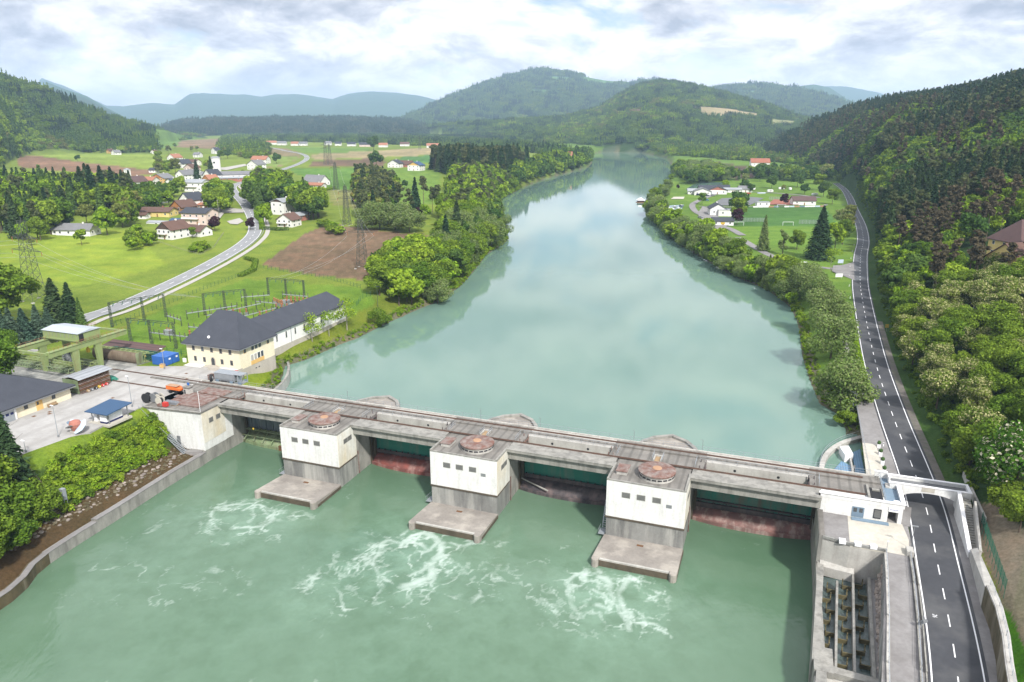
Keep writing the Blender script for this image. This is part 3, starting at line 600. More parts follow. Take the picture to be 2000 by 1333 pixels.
# ---- three turbine piers
def pier(k):
    a,b=PL[k],PR[k]
    lab=['white turbine pier nearest the yellow powerhouse, two-part louvre on its right side','middle white turbine pier standing between the two dark-green weir gates','white turbine pier nearest the road, with a white drain stripe down its front'][k]
    D=DM('turbine_pier',lab,'turbine pier',((a+b)/2,9,TZ),'white turbine piers of the weir')
    W='white_render'
    m=MB().box(a,b,1.5,9.2,-4.3,3.62); D.part('wall',m,W,bevel=.04)
    m=MB().box(b-.02,b+.03,1.5,9.17,-4.28,3.6); D.part('side_face',m,'stained_render')
    m=MB().box(a-.08,b+.08,1.9,9.3,-4.62,-4.3); D.part('plinth_band',m,'wet_concrete')
    m=MB().box(a+.15,b-.02,1.9,9.1,-14,-4.62); D.part('base',m,'dark_concrete')
    m=MB().prism([(a+.12,1.52),(b-.06,1.52),(b-.06,-9),(b-.06,-19.8)]+[(x,y) for x,y in [(b-1.3,-23),(b-3.6,-26.4),((a+b)/2,-29.2),(a+3.4,-26.4),(a+1.2,-23)]]+[(a+.12,-19.8),(a+.12,-9)],-14,-1.6); D.part('pier_shaft',m,'concrete')
    m=MB().box(a+.14,b-.08,-9.9,1.5,-1.6,3.28); D.part('pier_shaft_top',m,'concrete')
    for x in (a-.3,b-.1): D.part('gate_slot',MB().box(x,x+.38,-9,-4.6,-14,3.2),'wet_concrete')
    # roof, parapets
    m=MB().box(a+.25,b-.25,-1.3,8.95,3.2,3.75); D.part('roof',m,'deck_concrete')
    m=MB().box(a,a+.42,1.5,9.2,3.62,4.1).box(b-.42,b,1.5,9.2,3.62,4.1).box(a+.42,b-.42,8.8,9.2,3.62,3.9); D.part('parapet',m,'concrete')
    c=((a+b)/2+1.3,4.2)
    m=MB().lathe([(0,0),(3.55,0),(3.55,1.15),(0,1.15)],40,(c[0],c[1],3.74)); g=D.part('generator_housing',m,'light_concrete')
    m=MB().lathe([(0,.0),(3.75,0),(3.78,.28),(3.2,.5),(1.0,.62),(0,.62)],40,(c[0],c[1],4.88)); D.part('rusty_cover',m,'rust',g)
    m=MB().lathe([(0,0),(.95,0),(.85,.12),(0,.14)],20,(c[0],c[1],5.5)); D.part('cover_cap',m,'orange_pale',g)
    m=MB()
    for i in range(20):
        q=2*PI*i/20; x,y=c[0]+3.56*math.cos(q),c[1]+3.56*math.sin(q); m.box(x-.42,x+.42,y-.03,y+.03,4.2,4.5,q+PI/2)
    D.part('vent',m,'black_sign',g)
    m=MB().box(a+1.3,a+3.4,2.9,6.2,3.75,4.45); h=D.part('hatch_box',m,'light_concrete')
    m=MB().box(a+1.15,a+3.55,2.75,6.35,4.45,4.62); D.part('hatch_lid',m,'rust',h)
    for i in range(3):
        x=a+ (4.0,7.0,10.1)[i]; fr=D.part('window',MB().box(x-.85,x+.85,9.18,9.26,.35,1.55),'concrete')
        D.part('pane',MB().box(x-.75,x+.75,9.24,9.275,.45,1.45),'louvre',fr)
    for i in range(2):
        y=4.2+i*1.75; fr=D.part('window',MB().box(b-.02,b+.07,y-.85,y+.85,.5,1.7),'concrete'); D.part('pane',MB().box(b,b+.085,y-.75,y+.75,.6,1.6),'louvre',fr)
    if k>0:
        D.part('gauge_plate',MB().box(b-3.7,b-2.6,9.2,9.26,-.3,.4),'grey_steel'); D.part('drain_stripe',MB().box(b-3.6,b-2.7 if k>1 else b-2.9,9.2,9.235,-4.2,-.45),'white_paint')
    # apron
    m=MB().prism([(a-.1,9.05),(b+.1,9.05),(b+.25,18.7),(a-.25,18.7)],[-14]*4,[-8.7,-8.7,-8.05,-8.05]); ap=D.part('apron',m,'apron_concrete')
    m=MB().box(a+1.2,b-1.2,18.72,19.3,-10.5,-8.35); D.part('apron_lip',m,'wet_concrete',ap)
    m=MB().box(a+1.2,b-1.2,18.72,19.15,-8.35,-8.05); D.part('lip_edge',m,'light_concrete',ap)
    for x in (a-.25,b-1.15): D.part('corner_block',MB().prism([(x,18.72),(x+1.4,18.72),(x+1.4,19.6),(x+1.0,20.1),(x+.4,20.1),(x,19.6)],-11,-7.9),'apron_concrete',ap,bevel=.1)
    for x in (a-.27,b-.03): D.part('side_wall',MB().box(x,x+.3,9.3,18.6,-11,-8.9),'wet_concrete',ap)
    D.part('manhole',MB().box(a+7,a+8.3,10.9,11.5,-8.6,-8.5),'rust_brown',ap)
    # pipe on the right side, stair on the left
    D.part('drain_pipe',MB().tube((b+.14,1.2,-3.5),(b+.14,1.0,-9.5),.12,6),'rust')
    m=MB()
    for i in range(10): m.box(a-1.0,a-.12,6.6-i*.22,6.85-i*.22,-8.6+i*.42,-8.55+i*.42)
    m.bar((a-1.0,6.9,-8.6),(a-1.0,4.6,-4.3),.1).bar((a-.2,6.9,-8.6),(a-.2,4.6,-4.3),.1).bar((a-1.0,6.9,-7.5),(a-1.0,4.6,-3.3),.06).box(a-1.4,a-.1,6.9,9.2,-8.8,-8.7)
    for i in range(4): m.tube((a-1.35,6.9+i*.75,-8.7),(a-1.35,6.9+i*.75,-7.7),.03,4)
    m.tube((a-1.35,6.9,-7.7),(a-1.35,9.2,-7.7),.03,4); D.part('stair',m,'galvanised')
    # nose
    arc=[(a+.2,-19.8),(a+1.4,-23),(a+3.6,-26.4),((a+b)/2,-29.0),(b-3.8,-26.4),(b-1.5,-23),(b-.3,-19.8)]; inn=[((x-(a+b)/2)*.88+(a+b)/2,(y+19.8)*.87-19.8) for x,y in arc]
    m=MB()
    for i in range(len(arc)-1): m.prism([arc[i],arc[i+1],inn[i+1],inn[i]],-1.7,-.95)
    m.box(a+.1,a+1,-19.8,-9.9,-1.6,-.95).box(b-1,b-.1,-19.8,-9.9,-1.6,-.95); D.part('nose_rim',m,'concrete')
    D.part('nose_floor',MB().prism(inn+[(b-1,-10),(a+1,-10)],-1.8,-1.5),'apron_concrete')
    for x,y in ((a-.1,-20.2),(b+.1,-20.2)): D.part('nose_mast',MB().tube((x,y,-3),(x,y,2.3),.05,5).tube((x,y,2.3),(x-.5,y,2.4),.03,4),'grey_steel')
for k in range(3): pier(k)
# ---- the four gates
def gate(k):
    a,b=BAY[k]; a+=.35; b-=.35; n=26
    lab=['weathered blue-grey weir gate with a mossy green frame below, next to the abutment','dark green weir gate above a rusty red lower leaf','dark green weir gate above a blackish lower leaf with a pale edge','scratched green weir gate above a pink and brown lower leaf, beside the road'][k]
    D=DM('weir_gate',lab,'weir gate',((a+b)/2,-6,TZ))
    up=['gate_blue','gate_green','gate_green','gate_worn'][k]; lo=['moss_steel','gate_red','gate_dark','gate_pink'][k]
    D.part('upper_leaf',MB().box(a,b,-7.6,-7.2,-7.2,3.2),up)
    if k in (0,3):
        m=MB()
        for i in range(10): x=a+(i+.5)*(b-a)/10; m.box(x-.12,x+.12,-7.2,-6.95,-6,-1.2)
        D.part('stiffener',m,up)
    def hull(z0,z1,y0,y1,bul,mm,name,cut=(0,1)):
        V=[];Fc=[]
        N2=8
        for i in range(n+1):
            q=cut[0]+(cut[1]-cut[0])*i/n; x=a+(b-a)*q; w=1-abs(2*q-1)**2.2
            for j in range(N2+1):
                r=j/N2; V.append((x,y0+(y1-y0)*r+bul*w*r+ .35*math.sin(r*PI),z1+(z0-z1)*r**1.6))
        for i in range(n):
            for j in range(N2): p=i*(N2+1)+j; Fc.append((p,p+1,p+N2+2,p+N2+1))
        m=MB(); m.add(V,Fc); return D.part(name,m,mm,smooth=True)
    hull(TZ-.6,-7.3,-6.9,-5.3,1.4,lo,'lower_leaf')
    m=MB()
    for i in range(n): 
        q0,q1=i/n,(i+1)/n; w0=1.4*(1-abs(2*q0-1)**2.2); w1=1.4*(1-abs(2*q1-1)**2.2)
        m.prism([(a+(b-a)*q0,-4.95+w0),(a+(b-a)*q1,-4.95+w1),(a+(b-a)*q1,-4.5+w1),(a+(b-a)*q0,-4.5+w0)],TZ-.4,TZ+.75)
    D.part('sill_band',m,{0:'moss_steel',1:'gate_red',2:'gate_dark',3:'gate_pink'}[k])
    if k==2: D.part('pale_edge',MB().bar((a,-5.6,-7.1),(a+7,-3.9,-8.3),.22),'light_concrete')
    m=MB().box(a,b,-7.2,-6.4,-7.0,-6.85).box(a,b,-6.5,-6.42,-6.85,-6.1)
    for i in range(14): x=a+(i+.5)*(b-a)/14; m.box(x-.07,x+.07,-7.15,-6.45,-7.3,-6.1)
    D.part('walkway',m,'gate_dark' if k else 'moss_steel')
    if k==3:
        m=MB()
        for zz in (-5.6,-6.4,-7.2): m.box(a,b,-7.15,-6.7,zz-.15,zz+.1)
        for i in range(9): x=a+(i+.5)*(b-a)/9; m.box(x-.1,x+.1,-7.15,-6.6,-7.3,-5.5)
        D.part('truss',m,'gate_dark')
    if k==0:
        m=MB()
        for i in range(8): x=a+(i+.5)*(b-a)/8; m.bar((x,-7,-6.1),(x,-3.2,-8.1),.16)
        m.box(a,b,-6.0,-5.8,-6.4,-6.2).box(a,b,-4.4,-4.2,-7.4,-7.2); D.part('frame',m,'moss_steel')
        D.part('rusty_panel',MB().box(a+12.5,b,-3.3,-2.9,TZ-.3,TZ+1.35),'rust_brown')
    for x in (a-.3,b-.4): D.part('guide_post',MB().box(x,x+.7,-6.5,-5.9,TZ-1,1.4),'wet_concrete')
for k in range(4): gate(k)
# ---- left abutment
D=DM('abutment','white-walled abutment block at the left end of the weir bridge, rusty hatch on top','abutment',(-10,8,TZ))
D.part('wall',MB().prism([(-21,10.8),(-18.6,10.7),(-2.4,9.2),(-2.4,-1.2),(-21,-1.2)],[3.0,2.0,-6.2,-6.2,3.0],3.7),'white_render')
D.part('wall_lower',MB().prism([(-16,10.45),(-2.42,9.18),(-2.42,1.4),(-16,1.4)],-6.3,3.0),'white_render')
D.part('side_face',MB().prism([(-2.43,9.1),(-2.35,9.1),(-2.35,1.4),(-2.43,1.4)],[-4.3,-4.3,-4.0,-4.0],3.6),'stained_render')
D.part('base',MB().prism([(-6.5,10.2),(-2.7,9.4),(-2.7,-9.5),(-6.5,-9.5)],-14,-6.1),'concrete')
D.part('side_concrete',MB().box(-6,-2.5,-9.9,1.35,-14,3.3).prism([(-6,9.15),(-2.5,9.15),(-2.5,1.35),(-6,1.35)],-14,[-4.6,-4.6,-4.2,-4.2]),'concrete')
D.part('roof',MB().prism([(-21.2,11.1),(-18.7,11.0),(-2.25,9.5),(-2.25,-1.3),(-21.2,-1.3)],3.7,4.0),'deck_concrete')
D.part('coping',MB().prism([(-18.7,11.05),(-2.25,9.55),(-2.25,9.1),(-18.7,10.6)],4.0,4.14),'concrete')
D.part('hatch_cover',MB().box(-15,-4.9,-.6,7.2,4.0,4.45).box(-13,-4.9,-5.4,-1.6,4.0,4.3),'rust',bevel=.05)
for y in (3.6,6.1):
    fr=D.part('window',MB().box(-2.4,-2.28,y-.75,y+.75,.3,1.6),'concrete'); D.part('pane',MB().box(-2.3,-2.26,y-.62,y+.62,.42,1.48),'louvre',fr)
D.part('door',MB().box(-10.2,-9.2,9.85,10.0,-5.2,-3.0),'grey_steel')
m=MB(); A0=(-19,11.6,3.6); A1=(-6.6,11.6,-6.4)
for i in range(36):
    q=i/35; x=A0[0]+(A1[0]-A0[0])*q; z=A0[2]+(A1[2]-A0[2])*q; m.box(x-.2,x+.2,10.9,12.2,z-.04,z+.02)
for y in (10.85,12.2):
    m.bar((A0[0],y,A0[2]),(A1[0],y,A1[2]),.12).tube((A0[0],y,A0[2]+1),(A1[0],y,A1[2]+1),.04,4)
    for i in range(10): q=i/9; x=A0[0]+(A1[0]-A0[0])*q; z=A0[2]+(A1[2]-A0[2])*q; m.tube((x,y,z),(x,y,z+1),.03,4)
D.part('stair',m,'galvanised')
D.part('mast',MB().tube((-2.6,9.0,4),(-2.6,9.0,9.5),.06,6),'white_paint')
D.part('cutwater_step',MB().prism([(-9,12.6),(-2.9,9.9),(-2.9,9.2),(-8,10.4)],-14,-6.2).prism([(-14,16),(-9,12.6),(-8,10.4),(-13,13)],-14,-6.6),'path_grey')
# ------------------------------------------------------------------ roads
def ribbon(name,line,offs,m,zf,dz,kind='structure',uvd=None):
    """strip along a line between two side offsets; zf(x,y)->z"""
    V=[];n=len(line)
    for i,(x,y) in enumerate(line):
        a=line[max(i-1,0)]; b=line[min(i+1,n-1)]; dx,dy=b[0]-a[0],b[1]-a[1]; l=math.hypot(dx,dy); nx,ny=dy/l,-dx/l
        for o in offs:
            o_=o(i/n) if callable(o) else o
            V.append((x+nx*o_,y+ny*o_,0))
    for i in range(n):
        z=zf(*line[i])+dz
        for q in range(2): V[2*i+q]=(V[2*i+q][0],V[2*i+q][1],z)
    m_=MB(); m_.add(V,[(2*i,2*i+1,2*i+3,2*i+2) for i in range(n-1)]); o=m_.build(name,m); 
    if kind: o['kind']=kind
    return o
def resample(line,step):
    out=[line[0]]; acc=0
    for a,b in zip(line[:-1],line[1:]):
        d=math.dist(a,b); t=step-acc
        while t<=d: out.append((a[0]+(b[0]-a[0])*t/d,a[1]+(b[1]-a[1])*t/d)); t+=step
        acc=d-(t-step)
    return out
rz_=lambda x,y: float(np.interp(y,RDY,RDH))
RDF=resample(RDC,1.5)
k310=max(i for i,p in enumerate(RDF) if p[1]<330)
ribbon('road',RDF[:k310+1],(-3.6,3.75),'asphalt',rz_,.0); mat('mid_asphalt',(.10,.105,.115),.9,(.08,.085,.09),.2,.7)
ribbon('road_far',RDF[k310:],(-3.6,3.75),'mid_asphalt',rz_,.0)
mat('verge_dirt',(.15,.135,.12),.95,(.10,.09,.075),.5,.8,dirt=((.06,.09,.03),.5,.5))
ribbon('road_verge_strip',RDF[:60],(3.75,6.4),'path_grey',rz_,-.02); ribbon('road_verge_strip',RDF[59:150],(3.75,5.4),'verge_dirt',rz_,-.02)
def marking(name,line,o0,o1,zf,dz,m='white_paint'): return ribbon(name,line,(o0,o1),m,zf,dz)
marking('edge_line',RDF,-3.28,-3.08,rz_,.012); marking('edge_line',RDF,3.08,3.28,rz_,.012)
RD1=resample(RDC,1.0); i=2; mks=MB()
while i<len(RD1)-6:
    seg=RD1[i:i+4]
    for a,b in zip(seg[:-1],seg[1:]):
        dx,dy=b[0]-a[0],b[1]-a[1]; l=math.hypot(dx,dy); nx,ny=dy/l*.085,-dx/l*.085; z0=rz_(*a)+.014; z1=rz_(*b)+.014
        mks.quad((a[0]-nx,a[1]-ny,z0),(a[0]+nx,a[1]+ny,z0),(b[0]+nx,b[1]+ny,z1),(b[0]-nx,b[1]-ny,z1))
    i+=7 if RD1[i][1]<200 else 8
o=mks.build('centre_line_marking','white_paint'); o['kind']='structure'
def text(name,s,size,loc,rot,m,parent=None,ext=.01,align='CENTER'):
    c=bpy.data.curves.new(name,'FONT'); c.body=s; c.size=size; c.extrude=ext; c.align_x=align; c.align_y='CENTER'
    t=bpy.data.objects.new(name,c); me=bpy.data.meshes.new_from_object(t); bpy.data.objects.remove(t)
    me.materials.clear(); me.materials.append(MATS[m]); o=bpy.data.objects.new(name,me); COL.objects.link(o); o.location=loc; o.rotation_euler=rot
    if parent: o.parent=parent
    return o
x,y=P(1825,1206,0.1); o=text('painted_number','26',.9,(x,y,rz_(x,y)+.03),(0,0,DA-PI/2-.1),'white_paint',ext=.002); o['kind']='structure'
# side road and van road
SR=smooth_line([P(u,v,3.45) for u,v in [(1672,528),(1640,525),(1600,521),(1560,515),(1530,508),(1505,498),(1485,488),(1462,474),(1442,462)]],5); zs=lambda x,y: H1(x,y)
ribbon('side_road',resample(SR,3),(-2.4,2.4),'path_grey',lambda x,y:H1(x,y),.12)
x0=SR[0]; m=MB(); m.add([P(u,v,3.5)+(3.5,) for u,v in [(1668,512),(1669,548),(1640,536),(1625,530),(1627,519),(1645,518)]],[(5,4,3,2,1,0)]); o=m.build('road_junction','path_grey'); o['kind']='structure'
# campsite roads
CR=smooth_line([P(u,v,3.2) for u,v in [(1450,460),(1425,447),(1400,440),(1380,425),(1358,413),(1352,402),(1362,394),(1385,385),(1410,378),(1450,376),(1500,378),(1560,382),(1605,388)]],5)
ribbon('campsite_road',resample(CR,4),(-2.6,2.6),'path_grey',lambda x,y:H1(x,y),.35)
ribbon('campsite_road',resample(smooth_line([P(u,v,3.2) for u,v in [(1365,404),(1450,405),(1520,404),(1600,404),(1615,400)]],5),4),(-1.5,1.5),'path_grey',lambda x,y:H1(x,y),.35)
def sheet(name,pts,m,z=None,dz=.1,kind='structure'):
    mb=MB(); pp=[P(u,v,z if z is not None else 3.2) for u,v in pts]; zz=[(z if z is not None else H1(*p))+dz for p in pp]
    ar=sum(pp[i][0]*pp[(i+1)%len(pp)][1]-pp[(i+1)%len(pp)][0]*pp[i][1] for i in range(len(pp)))
    idx=tuple(range(len(pp))) if ar>0 else tuple(range(len(pp)-1,-1,-1))
    mb.add([(p[0],p[1],q) for p,q in zip(pp,zz)],[idx]); o=mb.build(name,m); o['kind']=kind; return o
sheet('car_park',[(1372,404),(1402,412),(1404,430),(1425,440),(1404,450),(1376,436),(1362,418)],'path_grey',dz=.4)
mat('clay_court',(.30,.11,.07),.9,(.24,.09,.06),.3,.5)
sheet('asphalt_court',[(1385,403),(1410,389),(1470,387),(1492,389),(1465,402)],'old_asphalt',dz=.5)
sheet('clay_court',[(1497,401),(1512,391),(1553,392),(1560,402)],'clay_court',dz=.5)
sheet('sand_court',[(1310,390),(1316,386),(1337,386),(1335,390)],'court_concrete',dz=.5)
sheet('pond',[(1340,371),(1355,362),(1375,357),(1420,358),(1412,366),(1385,372),(1350,373)],'lake_water',dz=.55)
# ------------------------------------------------------------------ right bank works
def plaza(name,poly,z,m,th=.3,kind='structure'):
    mb=MB(); mb.prism([L(s,t) for s,t in poly],z-th if not isinstance(z,list) else [q-th for q in z],z); o=mb.build(name,m); o['kind']=kind; return o
plaza('pavement',[(148.9,-10),(155.7,-10),(155.5,-16),(154.9,-55),(154.3,-62),(150.2,-62),(149.9,-44),(149.4,-22)],[1.0,.8,.8,1.9,2.1,2.15,1.7,1.3],'path_grey')
plaza('forecourt',[(149.0,-13),(152.7,-13),(152.4,-33),(149.6,-33)],[1.14,1.14,1.62,1.62],'court_concrete')
plaza('riverside_path',[(150.2,-62),(151.9,-62),(151.6,-110),(152.6,-150),(151.2,-150),(150.0,-110)],[2.15,2.15,2.9,3.1,3.1,2.9],'path_grey')
plaza('courtyard',[(144.3,2.4),(153.6,2.4),(154.0,8),(153.3,13.6),(144.0,13.4)],.82,'court_concrete')
plaza('courtyard_patch',[(139.6,2.4),(144.3,2.4),(144.0,13.4),(139.6,12.4)],.80,'path_grey')
plaza('access_road',[(149.9,13.3),(153.3,13.6),(152.4,26),(151.1,42),(149.0,70),(142.5,70),(145.9,46),(148.2,26)],[.78,.78,.3,0,-.9,-.9,0,.3],'path_grey')
plaza('roadside_strip',[(153.35,2.4),(154.6,2.4),(154.3,13),(152.9,42),(149.5,70),(148.9,70),(151.0,42),(153.3,13.6)],[.7,.6,.58,0,-.9,-.9,0,.6],'path_grey')
plaza('roadside_strip',[(153.3,-5.4),(156.2,-5.4),(154.9,2.4),(153.35,2.4)],.72,'path_grey')
plaza('passage_floor',[(151.0,-4.0),(152.7,-4.0),(152.7,2.41),(151.0,2.41)],.83,'path_grey')
D=DM('control_building','long light-grey building with blue double door and black notice behind the courtyard','control building',(146,-4,.4))
D.part('wall',MB().box(139.4,151.0,-9.9,2.4,-2,3.9).box(152.7,153.4,-1.5,2.4,-1,3.9).box(151.0,152.7,-9.9,2.4,3.0,3.9),'white_render')
D.part('passage_wall',MB().box(151.02,152.68,-4.0,-3.8,.4,3.0),'dark_concrete')
D.part('front_parapet',MB().box(139.2,153.6,2.0,2.45,3.9,4.75).box(153.1,153.6,-5.4,2.0,3.9,4.75),'white_render')
D.part('coping',MB().box(138.95,153.75,1.9,2.62,4.75,4.9).box(153.0,153.75,-5.4,1.9,4.75,4.9),'white_paint')
D.part('roof_floor',MB().box(150.6,153.1,-10.0,2.0,3.9,4.01),'blue_grey_paint')
D.part('pit',MB().box(148.2,150.3,-4.6,.6,4.0,4.02),'black_rubber'); D.part('pit_beam',MB().box(147.6,148.0,-5,1,4.0,4.5).box(148.6,150,-3.9,-3.2,4.0,4.3),'concrete')
d=D.part('door',MB().box(144.9,147.0,2.4,2.47,.82,2.95),'blue_grey_paint')
for x in (145.15,146.15): D.part('pane',MB().box(x,x+.6,2.46,2.5,1.9,2.75),'window_dark',d)
nb=D.part('notice_board',MB().box(148.6,149.9,2.4,2.5,1.2,3.1),'black_sign')
D.part('notice_panel',MB().box(148.72,149.78,2.5,2.52,1.4,2.95),'louvre',nb)
D.part('small_plate',MB().box(150.25,150.75,2.4,2.45,1.9,2.4),'white_paint'); D.part('warning_sign',MB().lathe([(0,0),(.27,0),(.27,.04),(0,.04)],12,(0,0,0)),'yellow_paint').location=(152.95-146,-(2.45+4),1.8)
D.r.children[-1].rotation_euler=(PI/2,0,0)
sb=D.part('sign_board',MB().box(151.0,152.75,2.42,2.52,3.05,3.95),'white_paint')
t=text('sign_lettering','Verbund',.42,(151.88-146,-(2.53+4),3.5-.4),(PI/2,0,0),'sign_text',sb)
D.part('bench_strip',MB().box(144.9,151.2,2.9,3.9,.82,1.0),'blue_grey_paint')
D.part('left_corner_wall',MB().box(138.95,139.45,1.2,2.4,.8,4.0),'white_render')
D.part('planter_box',MB().box(151.9,153.0,.6,1.7,4.0,4.6),'white_paint'); 
for s0,t0,s1,t1 in ((150.5,-10,150.5,2.0),): railing(D,(s0,t0),(s1,t1),4.0,1.1,1.6)
# river wall, courtyard walls
D=DM('river_wall','tall grey concrete river wall between the tail water and the fish ladder','river wall',(139,30,-14))
D.part('wall',MB().prism([(139.0,-10),(139.6,-10),(139.6,45),(138.0,45),(138.4,40),(139.0,12)],-14,[-5,-5,-4,-4,-4,-4]).prism([(139.0,-1.3),(139.6,-1.3),(139.6,12.4),(139.0,12.4)],-5,1.1),'concrete')
m=MB(); 
for i in range(22): m.box(138.95,139.9,2.6+i*.45,2.82+i*.45,1.1,1.35)
D.part('grating',m,'deck_concrete')
D=DM('courtyard_wall','pale concrete wall dropping from the courtyard down to the fish ladder','retaining wall',(144.5,13,-6))
D.part('wall',MB().prism([(139.6,12.4),(144,13.4),(149.9,13.5),(149.9,12.4),(139.6,11.8)],-6.5,.8).prism([(139.6,12.4),(145.2,13.4),(145.2,14.3),(139.6,13.6)],-6,[-3.6,-3.6,-4.2,-4.2]),'light_concrete')
D.part('parapet',MB().prism([(139.6,12.45),(144,13.45),(149.9,13.55),(149.9,13.1),(144,13.0),(139.6,12.0)],.8,1.25),'dark_concrete')
for i,x in enumerate((142.2,144.7,147.2)): D.part('white_block',MB().box(x,x+1.1,12.6+.14*(i==0)*-1,13.6,.9,1.45,-.03),'white_paint')
D.part('sign_post',MB().tube((149.8,13.4,.8),(149.8,13.4,2.9),.04,6),'galvanised')
sg=D.part('cycle_path_sign',MB().lathe([(0,0),(.38,0),(.38,.04),(0,.04)],16),'blue_paint'); sg.location=(149.8-144.5,-.5,2.9+6); sg.rotation_euler=(PI/2,0,0)
D.part('sign_symbol',MB().box(149.62,149.98,13.56,13.6,2.85,2.98).box(149.72,149.8,13.56,13.6,2.75,3.1),'white_paint')
# fish ladder
def bend(s,t): return (s-.06*(t-14)*(1 if t>14 else 0)-.0,t)
D=DM('fish_ladder','fish ladder of three concrete channels with staggered cross walls and dark water','fish ladder',(143.5,27,-7))
def bprism(m,s0,s1,t0,t1,z0,z1):
    n=8
    for i in range(n):
        a=t0+(t1-t0)*i/n; b=t0+(t1-t0)*(i+1)/n; m.prism([bend(s0,a),bend(s1,a),bend(s1,b),bend(s0,b)],z0,z1)
    return m
D.part('basin_floor',bprism(MB(),139.7,148.2,13.3,42,-9,-7.2),'wet_concrete')
D.part('basin_water',bprism(MB(),139.75,147.7,14.2,40.6,-7.0,-5.9),'ladder_water')
D.part('outer_wall',bprism(MB(),139.2,140.25,12.5,40.0,-9,-3.98),'concrete')
for s0,ta in ((142.35,17.2),(144.9,14.2)): D.part('dividing_wall',bprism(MB(),s0,s0+.36,ta,40.4,-9,-4.3),'concrete')
D.part('right_wall',bprism(MB(),147.4,147.9,14,42,-9,-4.4),'concrete')
D.part('end_wall',MB().prism([(138.1,39.4),(138.7,39.2),(140.2,40.6),(146.6,41.2),(146.5,42.6),(139.8,42.0)],-14,-4.0),'concrete')
D.part('corner_block',MB().box(137.9,140.6,36.8,42.3,-14,-3.96),'concrete'); D.part('end_slope',MB().prism([(138.0,42),(146.5,42.6),(146.0,62),(137.5,60)],[-14]*4,[-5,-5,-9,-9]),'light_concrete')
D.part('ledge',bprism(MB(),147.9,149.4,14,45,-9,-4.6),'rust_brown' if False else 'path_grey')
mat('slimy_wood',(.12,.10,.045),.8,(.05,.045,.022),.8,.8)
for c,(s0,s1) in enumerate(((140.25,142.35),(142.71,144.9),(145.26,147.4))):
    for i in range(8):
        t=15.8+i*3.05+(1.1 if c==1 else 0)
        if c==0 and i==0: continue
        left=(i+c)%2==0; a=s0 if left else s0+.75; b=s1-.75 if left else s1
        D.part('cross_wall',bprism(MB(),a,b,t,t+.22,-7,-5.15),'slimy_wood')
        x=b if left else a; D.part('baffle',bprism(MB(),x-.09,x+.09,t-.8,t+.0,-7,-5.0).prism([bend(x-.09,t-1.0),bend(x+.09,t-1.0),bend(x+.09,t-.8),bend(x-.09,t-.8)],-7,-4.5),'slimy_wood')
# masonry bank
D=DM('stone_bank','dry masonry bank of big stones between fish ladder and access road','stone bank',(148.5,28,-4.6))
for i in range(34):
    for j in range(3):
        t=15.2+i*.86; s=149.0+j*.28-.075*(t-14)+random.uniform(-.1,.1); r=random.uniform(.42,.6); z=-4.4+j*1.65+random.uniform(-.2,.2)
        if z<.4:
            m=MB(); pr=[(0,-r),(r*.75,-r*.8),(r,-r*.1),(r*.9,r*.45),(r*.45,r*.75),(0,r*.8)]; m.lathe(pr,7,(0,0,0)); m.v=[(x*random.uniform(.9,1.1),y*random.uniform(.9,1.15),zz) for x,y,zz in m.v]; m.v=[(x+s,y+t,zz+z) for x,y,zz in m.v]
            if len(D.r.children)<98: D.part('stone',m,'boulder')
D.part('stone_backing',MB().prism([(149.3,14.5),(149.8,14.5),(146.7,46),(146.0,46)],-7,[.3,.3,-.4,-.4]),'dark_concrete')
# walls and rails beside the access road
D=DM('kerb_wall','low concrete kerb wall with tubular handrail between stone bank and access road','kerb wall',(148.5,28,0))
pl=[(149.9,13.8),(149.3,22),(148.4,32),(147.2,43),(145.5,62)]
m=MB()
for a,b in zip(pl[:-1],pl[1:]): m.prism([(a[0]-.45,a[1]),(a[0],a[1]),(b[0],b[1]),(b[0]-.45,b[1])],-2,.85-.02*(a[1]-14))
D.part('wall',m,'light_concrete')
for i,(a,b) in enumerate(zip(pl[:-1],pl[1:])): railing(D,(a[0]-.2,a[1]),(b[0]-.2,b[1]),.8-.02*(a[1]-14),1.0,2.2)
D=DM('roadside_wall','double concrete wall with steel guard rail between access road and main road','roadside wall',(152.5,28,0))
pl=[(153.3,13.6),(152.8,22),(152.0,32),(150.9,43),(149.0,62)]
m=MB(); m2=MB()
for a,b in zip(pl[:-1],pl[1:]):
    z=1.1-.03*(a[1]-14); m.prism([(a[0],a[1]),(a[0]+.3,a[1]),(b[0]+.3,b[1]),(b[0],b[1])],-2,z); m2.prism([(a[0]+.75,a[1]),(a[0]+.95,a[1]),(b[0]+.95,b[1]),(b[0]+.75,b[1])],-2,z-.2)
D.part('wall',m,'concrete'); D.part('outer_wall',m2,'concrete'); D.part('end_block',MB().box(152.9,154.0,11.8,13.7,.5,1.7),'light_concrete')
for a,b in zip(pl[:-1],pl[1:]): railing(D,(a[0]+.15,a[1]),(b[0]+.15,b[1]),1.1-.03*(a[1]-14),.7,2)
# round road mirrors/signs seen from behind
D=DM('sign_post','grey post carrying three round signs seen from behind, beside the roadside wall','sign post',(153.0,33,0))
D.part('post',MB().tube((152.45,33.2,-.2),(152.45,33.2,2.4),.05,6),'galvanised')
for i in range(3):
    D.part('round_sign',MB().tube((152.45+.2*(i-1),32.9+i*.5,.9+i*.6),(152.45+.2*(i-1),33.0+i*.5,.92+i*.6),.3,14),'grey_steel')
D=DM('street_lamp','small lamp post at the corner of courtyard and road','street lamp',(153.9,11,.6))
D.part('pole',MB().tube((153.9,11,.6),(153.9,11,5.2),.06,6),'grey_steel'); D.part('lamp_head',MB().box(153.5,154.5,10.85,11.15,5.2,5.35),'grey_steel')
